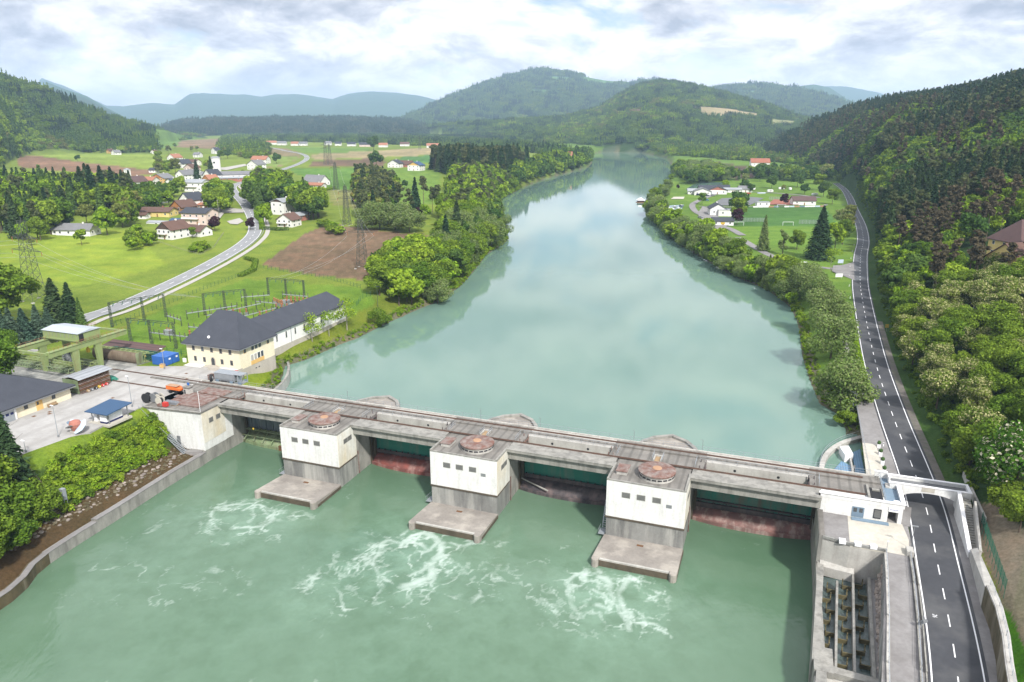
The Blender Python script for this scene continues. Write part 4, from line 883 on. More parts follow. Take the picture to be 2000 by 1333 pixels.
# ---- arched footbridge
D=DM('arched_footbridge','white footbridge with one wide flat arch carrying the path over the road','footbridge',(158.6,-7.4,.6))
m=MB(); n=18; xa,xb=154.0,164.0
for i in range(n):
    a=xa+(xb-xa)*i/n; b=xa+(xb-xa)*(i+1)/n
    za=2.3+1.75*math.sqrt(max(0,1-(2*i/n-1)**2)); zb=2.3+1.75*math.sqrt(max(0,1-(2*(i+1)/n-1)**2))
    m.add([(x,y,z) for y in (-9.3,-5.5) for x,z in ((a,za),(b,zb),(b,4.6),(a,4.6))],[(0,1,2,3),(7,6,5,4),(0,4,5,1),(3,2,6,7),(0,3,7,4),(1,5,6,2)])
D.part('arch',m,'white_render'); D.part('left_pier',MB().box(151.9,154.0,-9.3,-5.5,.2,4.6),'white_render'); D.part('right_pier',MB().box(164.0,165.7,-9.3,-5.5,.2,4.6),'white_render')
D.part('parapet',MB().box(151.9,165.7,-5.85,-5.5,4.6,5.3).box(151.9,165.7,-9.3,-8.95,4.6,5.3).box(165.35,165.7,-8.95,-5.85,4.6,5.3).box(151.9,152.2,-8.95,-7.6,4.6,5.3),'white_render')
D.part('coping',MB().box(151.8,165.8,-5.95,-5.4,5.3,5.42).box(151.8,165.8,-9.4,-8.85,5.3,5.42).box(165.25,165.8,-8.85,-5.95,5.3,5.42).box(151.8,152.3,-8.85,-7.6,5.3,5.42),'white_paint')
D.part('deck',MB().box(152.2,165.35,-8.95,-5.85,4.6,4.66),'old_asphalt'); D.part('stone_relief',MB().box(157.4,159.6,-5.49,-5.44,4.34,5.25),'court_concrete')
D.part('wing_wall',MB().box(149.6,151.9,-10.1,-9.7,1,5.3),'white_render'); D.part('wing_coping',MB().box(149.5,151.9,-10.2,-9.6,5.3,5.42),'white_paint')
D.part('entry_step',MB().box(151.2,151.9,-7.0,-5.4,4.0,4.35),'light_concrete')
D=DM('stairway','concrete stair between white parapets dropping from the footbridge to the road','stairway',(164.2,2,.6))
D.part('left_parapet',MB().prism([(163.4,-5.4),(163.85,-5.4),(163.2,10.2),(162.75,10.2)],-.5,[5.2,5.2,1.6,1.6]),'white_render')
D.part('parapet_coping',MB().prism([(163.3,-5.4),(163.95,-5.4),(163.3,10.3),(162.65,10.3)],[5.21,5.21,1.61,1.61],[5.35,5.35,1.75,1.75]),'white_paint')
m=MB()
for i in range(22): m.box(163.6,165.4,-4.8+i*.62,-4.2+i*.62,-.2,4.5-i*.175)
D.part('steps',m,'concrete'); D.part('right_wall',MB().prism([(165.4,-2.0),(165.75,-2.0),(164.6,10.5),(164.2,10.5)],0,[5.6,5.6,2.4,2.4]),'light_concrete')
D=DM('retaining_wall','retaining wall right of the road, smooth and pale first, then dark and stained','retaining wall',(162.3,30,0))
D.part('smooth_wall',MB().prism([(163.0,10.0),(163.9,10.4),(163.3,24.5),(161.9,24.5)],-1.5,[2.2,2.8,4.0,3.9]),'light_concrete')
pl=[(161.9,24.5),(161.9,30),(161.2,37),(160.2,43),(157.6,62)]
for a,b in zip(pl[:-1],pl[1:]):
    D.part('stained_wall',MB().prism([(a[0],a[1]),(a[0]+1.0,a[1]),(b[0]+1.0,b[1]),(b[0],b[1])],-2.5,4.0),'moss_wall')
    D.part('coping',MB().prism([(a[0]+.1,a[1]),(a[0]+1.1,a[1]),(b[0]+1.1,b[1]),(b[0]+.1,b[1])],4.0,4.35),'light_concrete')
for a,b in zip(pl[:-1],pl[1:]): railing(D,(a[0]+.6,a[1]),(b[0]+.6,b[1]),4.3,1.0,2.5)
mat('mesh_green',(.01,.10,.06),.7)
D=DM('mesh_fence','short green mesh fence above the smooth retaining wall','fence',(165,14,3)); 
m=MB()
for i in range(12):
    t=2+i*2.0; s=166.0-.12*i; m.tube((s,t,2.2),(s,t,5.6),.05,4)
    if i<11:
        for h in (3.9,4.4,4.9,5.4): m.tube((s,t,h),(s-.12,t+2,h),.035,3)
        for k in range(7): m.tube((s-.12*k/7,t+2*k/7,3.7),(s-.12*k/7,t+2*k/7,5.5),.022,3)
D.part('mesh',m,'mesh_green')
D.part('side_path_wall',MB().prism([(167.2,-20),(167.6,-20),(167.3,0),(166.9,0)],2,[3.4,3.4,3.6,3.6]),'light_concrete')
# ---- fish pass intake basin, upstream right
D=DM('intake_basin','curved concrete intake basin with blue cover panels and railing beside the plaza','intake basin',(145,-26,-3))
arc=smooth_line([(139.8,-10.2),(140.3,-22),(141.9,-31),(145.5,-38.5),(150.2,-44)],5); m=MB(); nn=len(arc)
inn=[(s+.9+.3*i/nn,t+.7*i/nn) for i,(s,t) in enumerate(arc)]
for i in range(nn-1): m.prism([arc[i],arc[i+1],inn[i+1],inn[i]],-6,-1.0)
D.part('curved_wall',m,'light_concrete'); D.part('floor',MB().prism(inn+[(150.0,-10.2)],-6,-2.6),'dark_concrete')
D.part('cover_panel',MB().prism([(142.6,-10.3),(145.6,-10.3),(145.9,-19),(147.6,-26),(145.3,-28.5),(143.0,-22)],-2.0,-1.7),'blue_deck')
D.part('cover_panel',MB().prism([(147.4,-10.3),(149.6,-10.3),(149.7,-36),(147.9,-33.5)],-1.6,-1.3),'blue_deck')
D.part('inner_wall',MB().prism([(145.75,-10.3),(146.1,-10.3),(146.4,-19),(148.0,-26),(147.6,-26.1),(146.0,-19)],-4,-1.2).box(147.0,147.35,-33,-10.3,-4,-1.0),'light_concrete')
D.part('white_shed',MB().prism([(145.0,-33.5),(147.0,-34.5),(147.7,-29.8),(145.9,-28.8)],-3,-.2),'white_paint')
m=MB()
for i in range(0,nn,2): m.tube((arc[i][0],arc[i][1],-1),(arc[i][0],arc[i][1],.1),.03,4)
m.path([(a[0],a[1],.1) for a in arc],.035,4); m.path([(a[0],a[1],-.4) for a in arc],.03,4); D.part('railing',m,'galvanised')
D.part('float_boom',MB().tube((139.2,-21,-1.9),(137.6,-17,-1.9),.5,8),'gate_dark')
D=DM('plaza_railing','grey railing between the intake basin and the pavement','railing',(149.8,-34,1.4)); railing(D,(149.6,-10.5),(150.0,-56),1.5,1.1,2.0,'rail')
D.part('lever_box',MB().box(148.2,148.8,-11.3,-10.7,1.0,2.3),'white_paint')
mat('box_hedge',(.03,.075,.012),.9,(.05,.10,.02),2,.7)
for i,(s,t) in enumerate(((152.9,-32.1),(152.8,-27.6),(152.75,-23),(152.6,-18.5))):
    D=DM('planter','white square planter with a clipped bush, '+['farthest up the pavement','second from the far end of the row','second from the footbridge','closest to the footbridge'][i],'planter',(s,t,1.3),'white planters along the pavement')
    D.part('pot',MB().prism([(s-.35,t-.35),(s+.35,t-.35),(s+.35,t+.35),(s-.35,t+.35)],1.0,2.15),'white_paint')
    m=MB(); m.lathe([(0,0),(.3,.05),(.42,.35),(.36,.65),(.15,.85),(0,.88)],9,(s,t,2.1)); m.v=[(x+random.uniform(-.07,.07),y+random.uniform(-.07,.07),z+random.uniform(-.05,.05)) for x,y,z in m.v]; D.part('clipped_bush',m,'box_hedge')
D=DM('place_name_sign','white place-name sign with a dark diagonal bar at the start of the pavement','road sign',(151.8,-61.5,2.1))
D.part('post',MB().tube((150.9,-61.5,2.0),(150.9,-61.5,4.2),.05,5).tube((152.6,-61.5,2.0),(152.6,-61.5,4.2),.05,5),'galvanised'); bd=D.part('board',MB().box(150.6,152.9,-61.45,-61.38,3.0,4.3),'white_paint')
D.part('diagonal_bar',MB().add([(150.7,-61.36,3.08),(150.85,-61.36,3.05),(152.8,-61.36,4.22),(152.65,-61.36,4.25)],[(0,1,2,3)]),'sign_text',bd)
D=DM('signal_mast','pale twin-tube signal mast by the big willow, arm over the bank','mast',(149.4,-58,.5))
D.part('mast',MB().tube((149.4,-58,.3),(149.4,-58,5.4),.12,6).tube((149.9,-58,.3),(149.9,-58,5.0),.08,6).tube((149.4,-58,5.0),(148.2,-58.5,5.3),.06,5),'galvanised')
D.part('foot',MB().box(148.8,149.8,-58.3,-57.7,.2,.5),'light_concrete')
# ------------------------------------------------------------------ materials for buildings
for n_,c_,c2_ in [('cream_wall',(.78,.71,.53),(.70,.63,.46)),('pale_wall',(.76,.74,.70),(.68,.66,.62)),('white_wall',(.80,.79,.77),(.70,.69,.67)),('yellow_wall',(.72,.56,.22),(.6,.46,.18)),('ochre_wall',(.70,.45,.16),(.6,.38,.14)),('pink_wall',(.70,.55,.50),(.62,.48,.44)),('stone_wall',(.48,.44,.38),(.36,.33,.28)),('wood_wall',(.30,.16,.08),(.22,.12,.06)),('dark_wood',(.10,.06,.045),(.07,.045,.03)),('orange_wood',(.45,.20,.06),(.36,.15,.05))]:
    mat(n_,c_,.88,c2_,.3,.5,(1,1,.4),dirt=((c2_[0]*.7,c2_[1]*.7,c2_[2]*.7),.6,.25))
def roofmat(n,c,c2,ws=1.2): mat(n,c,.8,c2,.35,.7,rand=.12,wave=(ws,(0,PI/2,0),tuple(x*.55 for x in c2),.55,0))
roofmat('slate_roof',(.045,.05,.065),(.06,.066,.082),1.7); roofmat('grey_roof',(.20,.20,.205),(.15,.15,.16)); roofmat('brown_roof',(.135,.075,.055),(.10,.055,.042)); roofmat('red_roof',(.33,.12,.07),(.26,.10,.06)); roofmat('orange_roof',(.38,.17,.10),(.30,.13,.08)); roofmat('dark_roof',(.05,.055,.07),(.04,.045,.055)); roofmat('purple_roof',(.11,.065,.06),(.085,.05,.048)); roofmat('tin_roof',(.33,.35,.37),(.28,.29,.31))
mat('blue_roof',(.035,.085,.17),.6,(.03,.07,.14),.5,.5); mat('solar_panel',(.045,.06,.10),.25,(.06,.08,.13),2,.5,spec=.7)
mat('crane_green',(.25,.32,.13),.6,(.19,.25,.09),.8,.5,dirt=((.25,.16,.08),.8,.35)); mat('crane_roof',(.42,.46,.50),.45,(.36,.40,.44),.5,.5); mat('rail_orange',(.34,.15,.08),.7); mat('dark_green_steel',(.02,.10,.07),.7,(.05,.13,.09),.8,.6,dirt=((.09,.06,.04),1,.4)); mat('pole_green',(.055,.075,.05),.8); mat('pylon_steel',(.07,.08,.065),.7); mat('bronze_steel',(.16,.12,.085),.7,(.22,.18,.13),.5,.8,dirt=((.08,.05,.03),.8,.6))
mat('navy',(.01,.015,.09),.5); mat('light_blue',(.52,.62,.72),.5); mat('terracotta',(.38,.15,.11),.7,(.32,.12,.09),1,.5); mat('porcelain',(.33,.13,.05),.4); mat('glass_pane',(.09,.11,.13),.12,(.15,.17,.19),1.5,.5,spec=.8)
# ---- yard
plaza('yard',[(-19,-10.3),(-19,11.5),(-18.6,19.5),(-17.6,27.6),(-19.4,31),(-20.8,40),(-22,60),(-50,75),(-60,40),(-58,10),(-90,8),(-95,-14),(-66,-20),(-46,-20),(-43,-24),(-37,-23.5),(-34,-21),(-15,-21),(-12.5,-17),(-10.5,-12.5),(-8,-10.2)],4.02,'yard_concrete',.6)
plaza('gravel_patch',[(-47,-9.8),(-45,-20.5),(-66,-24),(-90,-14),(-85,6),(-46,9.5),(-46,0),(-45,-2)],4.05,'dark_concrete',.1)
plaza('white_edge_line',[(-19.1,-10),(-18.9,-10),(-18.9,1),(-19.1,1)],4.035,'white_paint',.02)
for (s,t) in ((-38.5,25),(-36.5,22.5),(-37.6,21.6),(-31,9),(-24,-9.2),(-27.5,-13),(-25.5,-10)):
    plaza('manhole_cover',[(s-.4,t-.4),(s+.4,t-.4),(s+.4,t+.4),(s-.4,t+.4)],4.04,'rust_brown',.02)
plaza('doorstep_slab',[(-33.6,-20.9),(-27.5,-20.9),(-27.5,-18.4),(-33.6,-18.4)],4.12,'white_render',.2); plaza('doorstep_slab',[(-22,-20.9),(-16,-20.9),(-16,-18.4),(-22,-18.4)],4.12,'white_render',.2)
# ---- generic windows on a wall face. face: 'S' (y=-), 'N', 'E' (x=+), 'W'
def win(th,face,p,u,z,w,h,frame='white_paint',pane='glass_pane',name='window'):
    """p: wall plane coordinate, u: position along wall"""
    def bx(e0,e1,w,h,m,par,nm):
        mb=MB()
        if face=='S': mb.box(u-w/2,u+w/2,p-e1,p-e0,z-h/2,z+h/2)
        elif face=='N': mb.box(u-w/2,u+w/2,p+e0,p+e1,z-h/2,z+h/2)
        elif face=='E': mb.box(p+e0,p+e1,u-w/2,u+w/2,z-h/2,z+h/2)
        else: mb.box(p-e1,p-e0,u-w/2,u+w/2,z-h/2,z+h/2)
        return mb.build(nm,m,par)
    f=bx(-.03,.05,w+.24,h+.24,frame,th,name); bx(.04,.08,w,h,pane,f,'pane'); return f
# ---- powerhouse (cream, hipped slate roof)
def house_at(name,label,cat,s,t,z,group=None): return thing(name,label,cat,L(s,t)+(z,),DA,group)
X1,Y1=19.2,15.3
h=house_at('powerhouse','big cream two-storey powerhouse with a tall dark hipped roof beside the yard','powerhouse',-34.2,-21.0,4.0)
MB().box(0,X1,0,Y1,.0,7.0).build('wall','cream_wall',h); MB().box(-.01,X1+.06,-.05,Y1+.02,-4.5,-.0).build('basement','stone_wall',h); MB().box(X1-9,X1+.5,-3.4,-3.0,-3.5,.9).box(X1+.06,X1+.5,-3.4,.0,-3.5,.6).build('basement_wall','stone_wall',h)
rf=MB().gable(0,X1,0,Y1,7.0,14.7,ov=.9,th=.35,hip=.92).build('roof','slate_roof',h)
mb=MB().box(-.95,X1+.95,-1.0,-.85,6.0,6.2).box(X1+.9,X1+1.05,-.9,Y1+.9,6.0,6.2); mb.build('gutter','grey_steel',rf)
for x,y in ((7.2,2.2),): MB().lathe([(0,0),(.38,.0),(.42,.06),(0,.06)],12,(0,0,0)).build('satellite_dish','white_paint',rf).location=(8.2,.6,8.6); rf.children[-1].rotation_euler=(1.1,0,.3)
for x in (2.6,5.9,9.2,12.5,15.8): win(h,'S',0,x,5.0,.85,1.5,'stone_wall','window_dark' if x!=5.9 else 'glass_pane')
for x in (2.9,6.2,12.6,16.0): win(h,'S',0,x,1.7,.85,1.4,'stone_wall','window_dark')
d=MB().box(8.7,10.1,-.12,.02,.1,2.6).lathe([(0,0)],3).build('door_arch','stone_wall',h) if False else MB().ext([(8.6,.1),(10.2,.1),(10.2,2.2),(9.9,2.7),(9.4,2.9),(8.9,2.7),(8.6,2.2)],'y',-.12,.02).build('door','stone_wall',h)
MB().ext([(8.85,.12),(9.95,.12),(9.95,2.1),(9.7,2.5),(9.4,2.65),(9.1,2.5),(8.85,2.1)],'y',-.16,-.1).build('door_leaf','window_dark',d)
MB().box(7.2,11.6,-1.8,-.06,-.1,.18).box(7.8,11.0,-1.2,-.06,.18,.36).build('entrance_steps','stone_wall',h)
for y in (2.2,12.6): win(h,'E',X1,y,5.2,.85,1.5,'ochre_wall','window_dark')
for y in (5.6,7.2,8.8): win(h,'E',X1,y,5.2,1.0,1.5,'stone_wall','window_dark')
for y in (5.0,6.5,8.0,9.5): win(h,'E',X1,y,2.2,1.05,1.7,'white_paint','window_dark' if y>7 else 'light_concrete')
MB().box(X1,X1+.12,4.4,10.2,.1,1.3).build('wood_panel','ochre_wall',h)
for y in (6.2,7.6): win(h,'E',X1+.06,y,-1.3,.6,.3,'stone_wall','window_dark','vent')
MB().box(-1.9,-.9,-.2,.3,0,1.2).build('letter_box','white_paint',h)
h2=house_at('machine_hall_annex','long low white annex with a dark gabled roof running back from the powerhouse','annex',-34.0,-36.6,3.6)
MB().box(0,12.6,0,49.4,-3.0,5.0).build('wall','white_wall',h2); MB().gable(0,12.6,-7,49.4,5.0,9.0,ov=.7,th=.3,axis='y',hip=.4).build('roof','slate_roof',h2)
MB().box(12.6,12.7,0,49.4,-3.2,-.7).build('plinth','stone_wall',h2)
for y in (4.6,9.3,14.2,19,24,29,34,39): win(h2,'E',12.6,y,2.4,.55,2.0,'stone_wall','window_dark')
MB().tube((12.75,16.6,5),(12.75,16.6,-1),.08,5).build('downpipe','grey_steel',h2); MB().box(-.9,13.5,16.5,16.65,9.9,10.1).build('seam','grey_steel',h2) if False else None
# curved hip end of the annex roof is closed with a lower hip

# ---- garage workshop (left)
h=house_at('workshop_building','long cream workshop with dark tiled hip roof, two grey garage doors and a wooden door','workshop',-68,12.6,4.0)
def LBx(a,b): return a
# local: x = s, y = -t ; wall facing +x at x=27
MB().box(0,27,-48,0,0,3.6).build('wall','cream_wall',h); rf=MB().gable(0,27,-48,0,3.6,9.2,ov=1.0,th=.3,axis='y',hip=.95).build('roof','slate_roof',h); MB().box(28.0,28.15,-49,1.0,2.95,3.15).build('gutter','grey_steel',rf)
for y in (-17.2,-23.6):
    f=MB().box(27.0,27.35,y-2.3,y+2.3,0,3.3).build('garage_door','white_wall',h); MB().box(27.34,27.42,y-1.75,y+1.75,0,2.9).build('door_leaf','light_blue' if False else 'galvanised',f)
    for k in (-1.15,0,1.15): MB().box(27.41,27.45,y+k-.38,y+k+.38,1.6,2.2).build('pane','navy',f)
for y in (-4.8,-12.2): win(h,'E',27,y,2.1,1.0,1.2,'cream_wall','window_dark')
d=MB().box(26.98,27.08,-9.6,-7.9,0,2.5).build('door','ochre_wall',h); MB().box(27.07,27.1,-9.4,-8.9,1.5,2.3).build('pane','window_dark',d)
MB().box(27.5,28.0,-7.2,-4.6,.35,.45).box(27.45,27.5,-7.2,-4.6,.45,.9).box(27.5,28,-7.1,-7.0,0,.4).box(27.5,28,-4.8,-4.7,0,.4).build('bench','wood',h)
# ---- generator shelter
h=house_at('generator_shelter','open shelter with blue flat roof over a white generator box','shelter',-22.2,22.6,4.0)
MB().box(-.6,5.8,-.8,6.0,-.4,.14).build('floor_slab','court_concrete',h)
for x,y in ((0,0),(5.2,0),(5.2,5.4),(0,5.4)): MB().box(x-.09,x+.09,y-.09,y+.09,.1,2.9).build('post','grey_steel',h)
MB().add([(-.9,-1.1,2.75),(6.1,-1.1,2.75),(6.1,6.3,3.25),(-.9,6.3,3.25),(-.9,-1.1,2.95),(6.1,-1.1,2.95),(6.1,6.3,3.45),(-.9,6.3,3.45)],[(3,2,1,0),(4,5,6,7),(0,1,5,4),(1,2,6,5),(2,3,7,6),(3,0,4,7)]).build('roof','blue_roof',h)
g=MB().box(2.6,4.6,-.2,4.4,.55,2.2).build('generator_box','white_paint',h); MB().box(2.58,4.63,-.22,4.42,.16,.6).build('base_band','navy',g)
for z in (.95,1.3,1.65): MB().box(4.6,4.64,0.1,.4,z,z+.22).build('vent','black_sign',g)
MB().box(.3,1.2,.2,1.6,.14,2.3).build('cabinet','white_paint',h)
# ---- old turbine runner on display
h=house_at('turbine_runner','old ship-like turbine runner on display with terracotta hub and pale blue blades','turbine runner',-20.8,28.3,4.0)
MB().lathe([(0,0),(.7,0),(.85,.4),(1.15,1.0),(1.3,1.7),(1.05,2.3),(.4,2.6),(0,2.65)],18,(0,0,.3)).build('hub','terracotta',h); MB().lathe([(0,0),(1.3,0),(1.3,.25),(0,.25)],16,(0,0,.1)).build('plinth','light_concrete',h)
def blade(a,m,sx=1.0,tilt=.6):
    mb=MB(); V=[];n1,n2=6,5
    for s_ in (0,1):
        for i in range(n1+1):
            for j in range(n2+1):
                r=1.0+i/n1*2.1*sx; w=(j/n2-.5)*(1.0+1.8*math.sin(PI*min(1,.25+i/n1*.75))); V.append((r,w,1.5+w*tilt+.25*math.sin(i/n1*2)-s_*.09))
    q=(n1+1)*(n2+1); Fs=[]
    for i in range(n1):
        for j in range(n2):
            p=i*(n2+1)+j; Fs.append((p,p+n2+1,p+n2+2,p+1)); Fs.append((q+p,q+p+1,q+p+n2+2,q+p+n2+1))
    for i in range(n1): p=i*(n2+1); Fs.append((p,q+p,q+p+n2+1,p+n2+1)); p+=n2; Fs.append((p,p+n2+1,q+p+n2+1,q+p))
    for j in range(n2): p=n1*(n2+1)+j; Fs.append((p,q+p,q+p+1,p+1))
    mb.add(V,Fs); mb.rot(a); return mb.build('blade',m,h,smooth=False)
blade(-.1,'light_blue',1.0,.9); blade(PI-.5,'blue_grey_paint',.9,.3); blade(PI/2+.6,'light_blue',.9,.5); blade(-PI/2-.3,'grey_steel',.5,.5)
# ---- lamp posts
def lamp(s,t,label,hh=7.5,z=4.0):
    x,y=L(s,t); h=thing('street_lamp',label,'street lamp',(x,y,z),DA,'lamp posts of the yard')
    MB().tube((0,0,0),(0,0,hh),.09,6,.06).build('pole','galvanised',h); MB().box(-.75,.1,-.14,.14,hh,hh+.16).build('lamp_head','white_paint',h); MB().box(-.15,.15,-.15,.15,0,.5).build('base','grey_steel',h); return h
lamp(-21.9,32.0,'lamp post between the workshop and the turbine runner'); lamp(-21.2,12.0,'lamp post right behind the blue-roofed shelter',8); lamp(-21.3,40.3,'low lamp post at the far left corner of the lawn',2.6); lamp(-36.4,-14,'lamp post standing by the blue containers',6)
# ---- blue containers
for i,t in enumerate((-16.0,-18.7)):
    h=house_at('container','blue site container, '+('the nearer one with a crate in front' if i==0 else 'the farther one with white labels'),'container',-42.8,t,4.05,'blue containers in the yard')
    m=MB().box(0,5.1,0,2.5,.1,2.6); 
    for k in range(20): m.box(.15+k*.25,.27+k*.25,-.04,0,.25,2.45)
    for k in range(9): m.box(5.1,5.14,.15+k*.27,.27+k*.27,.25,2.45)
    m.build('body','blue_paint',h); MB().box(-.05,5.15,-.05,2.55,2.6,2.68).build('roof','blue_paint',h); MB().box(5.14,5.17,1.2,1.9,1.6,2.1).build('label_plate','white_paint',h)
h=house_at('crate','small tan crate in front of the blue containers','crate',-38.6,-14.4,4.05); MB().box(0,1.3,0,.9,0,1.0).build('box','ochre_wall',h); MB().box(-.04,1.34,-.04,.94,1.0,1.06).build('lid','wood',h)
# ---- low storage shed behind
h=house_at('storage_shed','long low storage shed with weathered purple-brown roof','shed',-67,-20.8,4.0); MB().box(0,20.5,0,3.6,0,1.9).build('wall','yellow_wall',h); MB().add([(-.4,-.5,2.0),(21,-.5,2.0),(21,4.2,2.9),(-.4,4.2,2.9),(-.4,-.5,1.85),(21,-.5,1.85),(21,4.2,2.75),(-.4,4.2,2.75)],[(0,1,2,3),(7,6,5,4),(0,4,5,1),(1,5,6,2),(2,6,7,3),(3,7,4,0)]).build('roof','purple_roof',h)
# ---- gantry crane
h=house_at('gantry_crane','big pale green gantry crane with a roofed hoist house over the storage yard','gantry crane',-60.5,-5,4.0)
def q(s,t): return (s+60.5,-(t+5))
for s in (-54.4,-66.8):
    x,_=q(s,0); y0=q(0,7)[1]; y1=q(0,-18.5)[1]
    MB().box(x-.6,x+.6,y0,y1,7.6,9.0).box(x-.8,x+.8,y0,y1,9.0,9.1).build('girder','crane_green',h)
    for t in (-1.05,-8.55):
        y=q(0,t)[1]; m=MB(); m.prism([(x-.5,y-1.6),(x+.5,y-1.6),(x+.5,y+1.6),(x-.5,y+1.6)],7.4,7.6); m.add([(x-.5,y-.5,.4),(x+.5,y-.5,.4),(x+.5,y+.5,.4),(x-.5,y+.5,.4),(x-.45,y-1.1,7.4),(x+.45,y-1.1,7.4),(x+.45,y+1.1,7.4),(x-.45,y+1.1,7.4)],[(3,2,1,0),(4,5,6,7),(0,1,5,4),(1,2,6,5),(2,3,7,6),(3,0,4,7)]); m.box(x-.7,x+.7,y-.5,y+.5,.1,.5); m.build('leg','crane_green',h)
    m=MB(); n=18
    for k in range(n+1):
        y=y0+(y1-y0)*k/n; m.tube((x+.75,y,9.1),(x+.75,y,10.1),.035,4)
    for z in (9.6,10.1): m.tube((x+.75,y0,z),(x+.75,y1,z),.035,4)
    m.build('railing','rail_orange',h)
for t in (7,-18.3): y=q(0,t)[1]; MB().box(q(-66.8,0)[0],q(-54.4,0)[0],y-.25,y+.25,8.2,8.8).build('end_beam','crane_green',h)
xa,xb=q(-67.4,0)[0],q(-53.9,0)[0]; ya,yb=q(0,-2.4)[1],q(0,-9.6)[1]
hh=MB().box(xa,xb,ya,yb,9.2,11.9).build('hoist_house','crane_green',h); MB().add([(xa-.3,ya-.3,11.9),(xb+.3,ya-.3,11.9),(xb+.3,yb+.3,11.9),(xa-.3,yb+.3,11.9),(xa-.3,(ya+yb)/2,12.5),(xb+.3,(ya+yb)/2,12.5)],[(0,1,5,4),(2,3,4,5),(1,2,5),(3,0,4),(3,2,1,0)]).build('roof','crane_roof',hh)
m=MB(); 
for k in range(9): x=xa+.6+k*(xb-xa-1)/8; m.box(x-.06,x+.06,ya-.05,ya,10.4,11.9)
m.build('rib','dark_concrete',hh); MB().box(xa,xb,ya-.3,ya,9.6,9.9).build('side_beam','crane_green',hh); MB().box(xb,xb+.04,ya+.2,ya+1.7,9.6,11.6).build('door_opening','black_rubber',hh); MB().box(xb+.04,xb+.08,ya+.2,ya+1.7,10.0,10.1).build('door_bar','rail_orange',hh)
MB().box(q(-58.5,0)[0]-.5,q(-58.5,0)[0]+.5,q(0,1.0)[1],q(0,1.0)[1]+.5,6.2,7.2).build('hook','yellow_paint',h); MB().tube(q(-56,-6.5)+(8,),q(-56,-6.5)+(6,),.2,6).box(q(-56,0)[0]-.4,q(-56,0)[0]+.4,q(0,-6.5)[1]-.3,q(0,-6.5)[1]+.3,5.2,6.4).build('hook','yellow_paint',h)
# ---- things stored under the crane
h=house_at('fan_wheel','large spoked fan wheel leaning in the yard under the gantry crane','fan wheel',-64.5,-6.6,4.05)
m=MB()
for i in range(20):
    a=2*PI*i/20; m.bar((.5*math.cos(a),0,2.4+.5*math.sin(a)),(2.25*math.cos(a),0,2.4+2.25*math.sin(a)),.09)
m.build('spoke','galvanised',h)
m=MB()
for i in range(28): a=2*PI*i/28; b=2*PI*(i+1)/28; m.tube((2.3*math.cos(a),0,2.4+2.3*math.sin(a)),(2.3*math.cos(b),0,2.4+2.3*math.sin(b)),.14,5)
m.build('rim','grey_steel',h); MB().tube((0,-.3,2.4),(0,.3,2.4),.5,12).build('hub','grey_steel',h); MB().tube((0,.3,2.35),(0,1.5,2.35),2.2,24).build('drum','black_rubber',h)
h=house_at('weir_leaf','huge brown curved steel weir leaf lying under the crane','weir leaf',-64,-14.6,4.05)
m=MB(); n=8; V=[]
for i in range(n+1):
    a=-.9+1.8*i/n; V+= [(x,-1.5*math.cos(a)+1.0,1.7+2.0*math.sin(a)) for x in (0,17.5)]
for i in range(n+1):
    a=-.9+1.8*i/n; V+= [(x,-1.2*math.cos(a)+1.4,1.7+2.0*math.sin(a)) for x in (0,17.5)]
Fs=[(2*i,2*i+1,2*i+3,2*i+2) for i in range(n)]+[(2*n+2+2*i,2*n+4+2*i,2*n+5+2*i,2*n+3+2*i) for i in range(n)]+[(1,2*n+3,2*n+5,3)]
m.add(V,Fs); m.build('skin','bronze_steel',h); MB().box(17.2,17.6,-.6,1.6,.1,3.4).build('end_plate','moss_steel',h)
def truss(mb,p0,p1,hh,w,n,r=.08,m=None):
    for dy in (-w/2,w/2):
        mb.bar((p0[0],p0[1]+dy,p0[2]),(p1[0],p1[1]+dy,p1[2]),r*2); mb.bar((p0[0],p0[1]+dy,p0[2]+hh),(p1[0],p1[1]+dy,p1[2]+hh),r*2)
        for k in range(n):
            a=k/n;b=(k+1)/n; A=[p0[i]+(p1[i]-p0[i])*a for i in range(3)]; B=[p0[i]+(p1[i]-p0[i])*b for i in range(3)]
            mb.bar((A[0],A[1]+dy,A[2]),(B[0],B[1]+dy,B[2]+hh),r*1.4); mb.bar((B[0],B[1]+dy,B[2]),(B[0],B[1]+dy,B[2]+hh),r*1.4)
    for k in range(n+1):
        a=k/n; A=[p0[i]+(p1[i]-p0[i])*a for i in range(3)]; mb.bar((A[0],A[1]-w/2,A[2]+hh),(A[0],A[1]+w/2,A[2]+hh),r*1.4); mb.bar((A[0],A[1]-w/2,A[2]+hh),(A[0]+ (p1[0]-p0[0])/n*.9,A[1]+w/2,A[2]+hh),r)
    return mb
for i,(s,t,z,ln,hh,m_,lb) in enumerate([(-82,-9.0,4.1,26,1.1,'crane_green','pale green lattice girder lying on the ground nearest the fan wheel'),(-84,-5.4,4.1,25,1.1,'crane_green','pale green lattice girder lying between two others behind the workshop'),(-80,-1.8,4.1,22,1.2,'moss_steel','mossy lattice girder lying closest to the workshop roof'),(-66,-17.3,4.1,20,2.6,'crane_green','tall pale green lattice girder standing behind the brown weir leaf'),(-62,-19.2,4.1,19,2.2,'dark_green_steel','dark green lattice girder beside the storage shed')]):
    h=house_at('lattice_girder',lb,'lattice girder',s,t,z,'lattice girders stored in the yard'); truss(MB(),(0,0,.2),(ln,0,.2),hh,1.8,int(ln/2),.1).build('lattice',m_,h)
    MB().box(0,ln,-.5,.5,.05,.18).build('base_plate',m_,h)
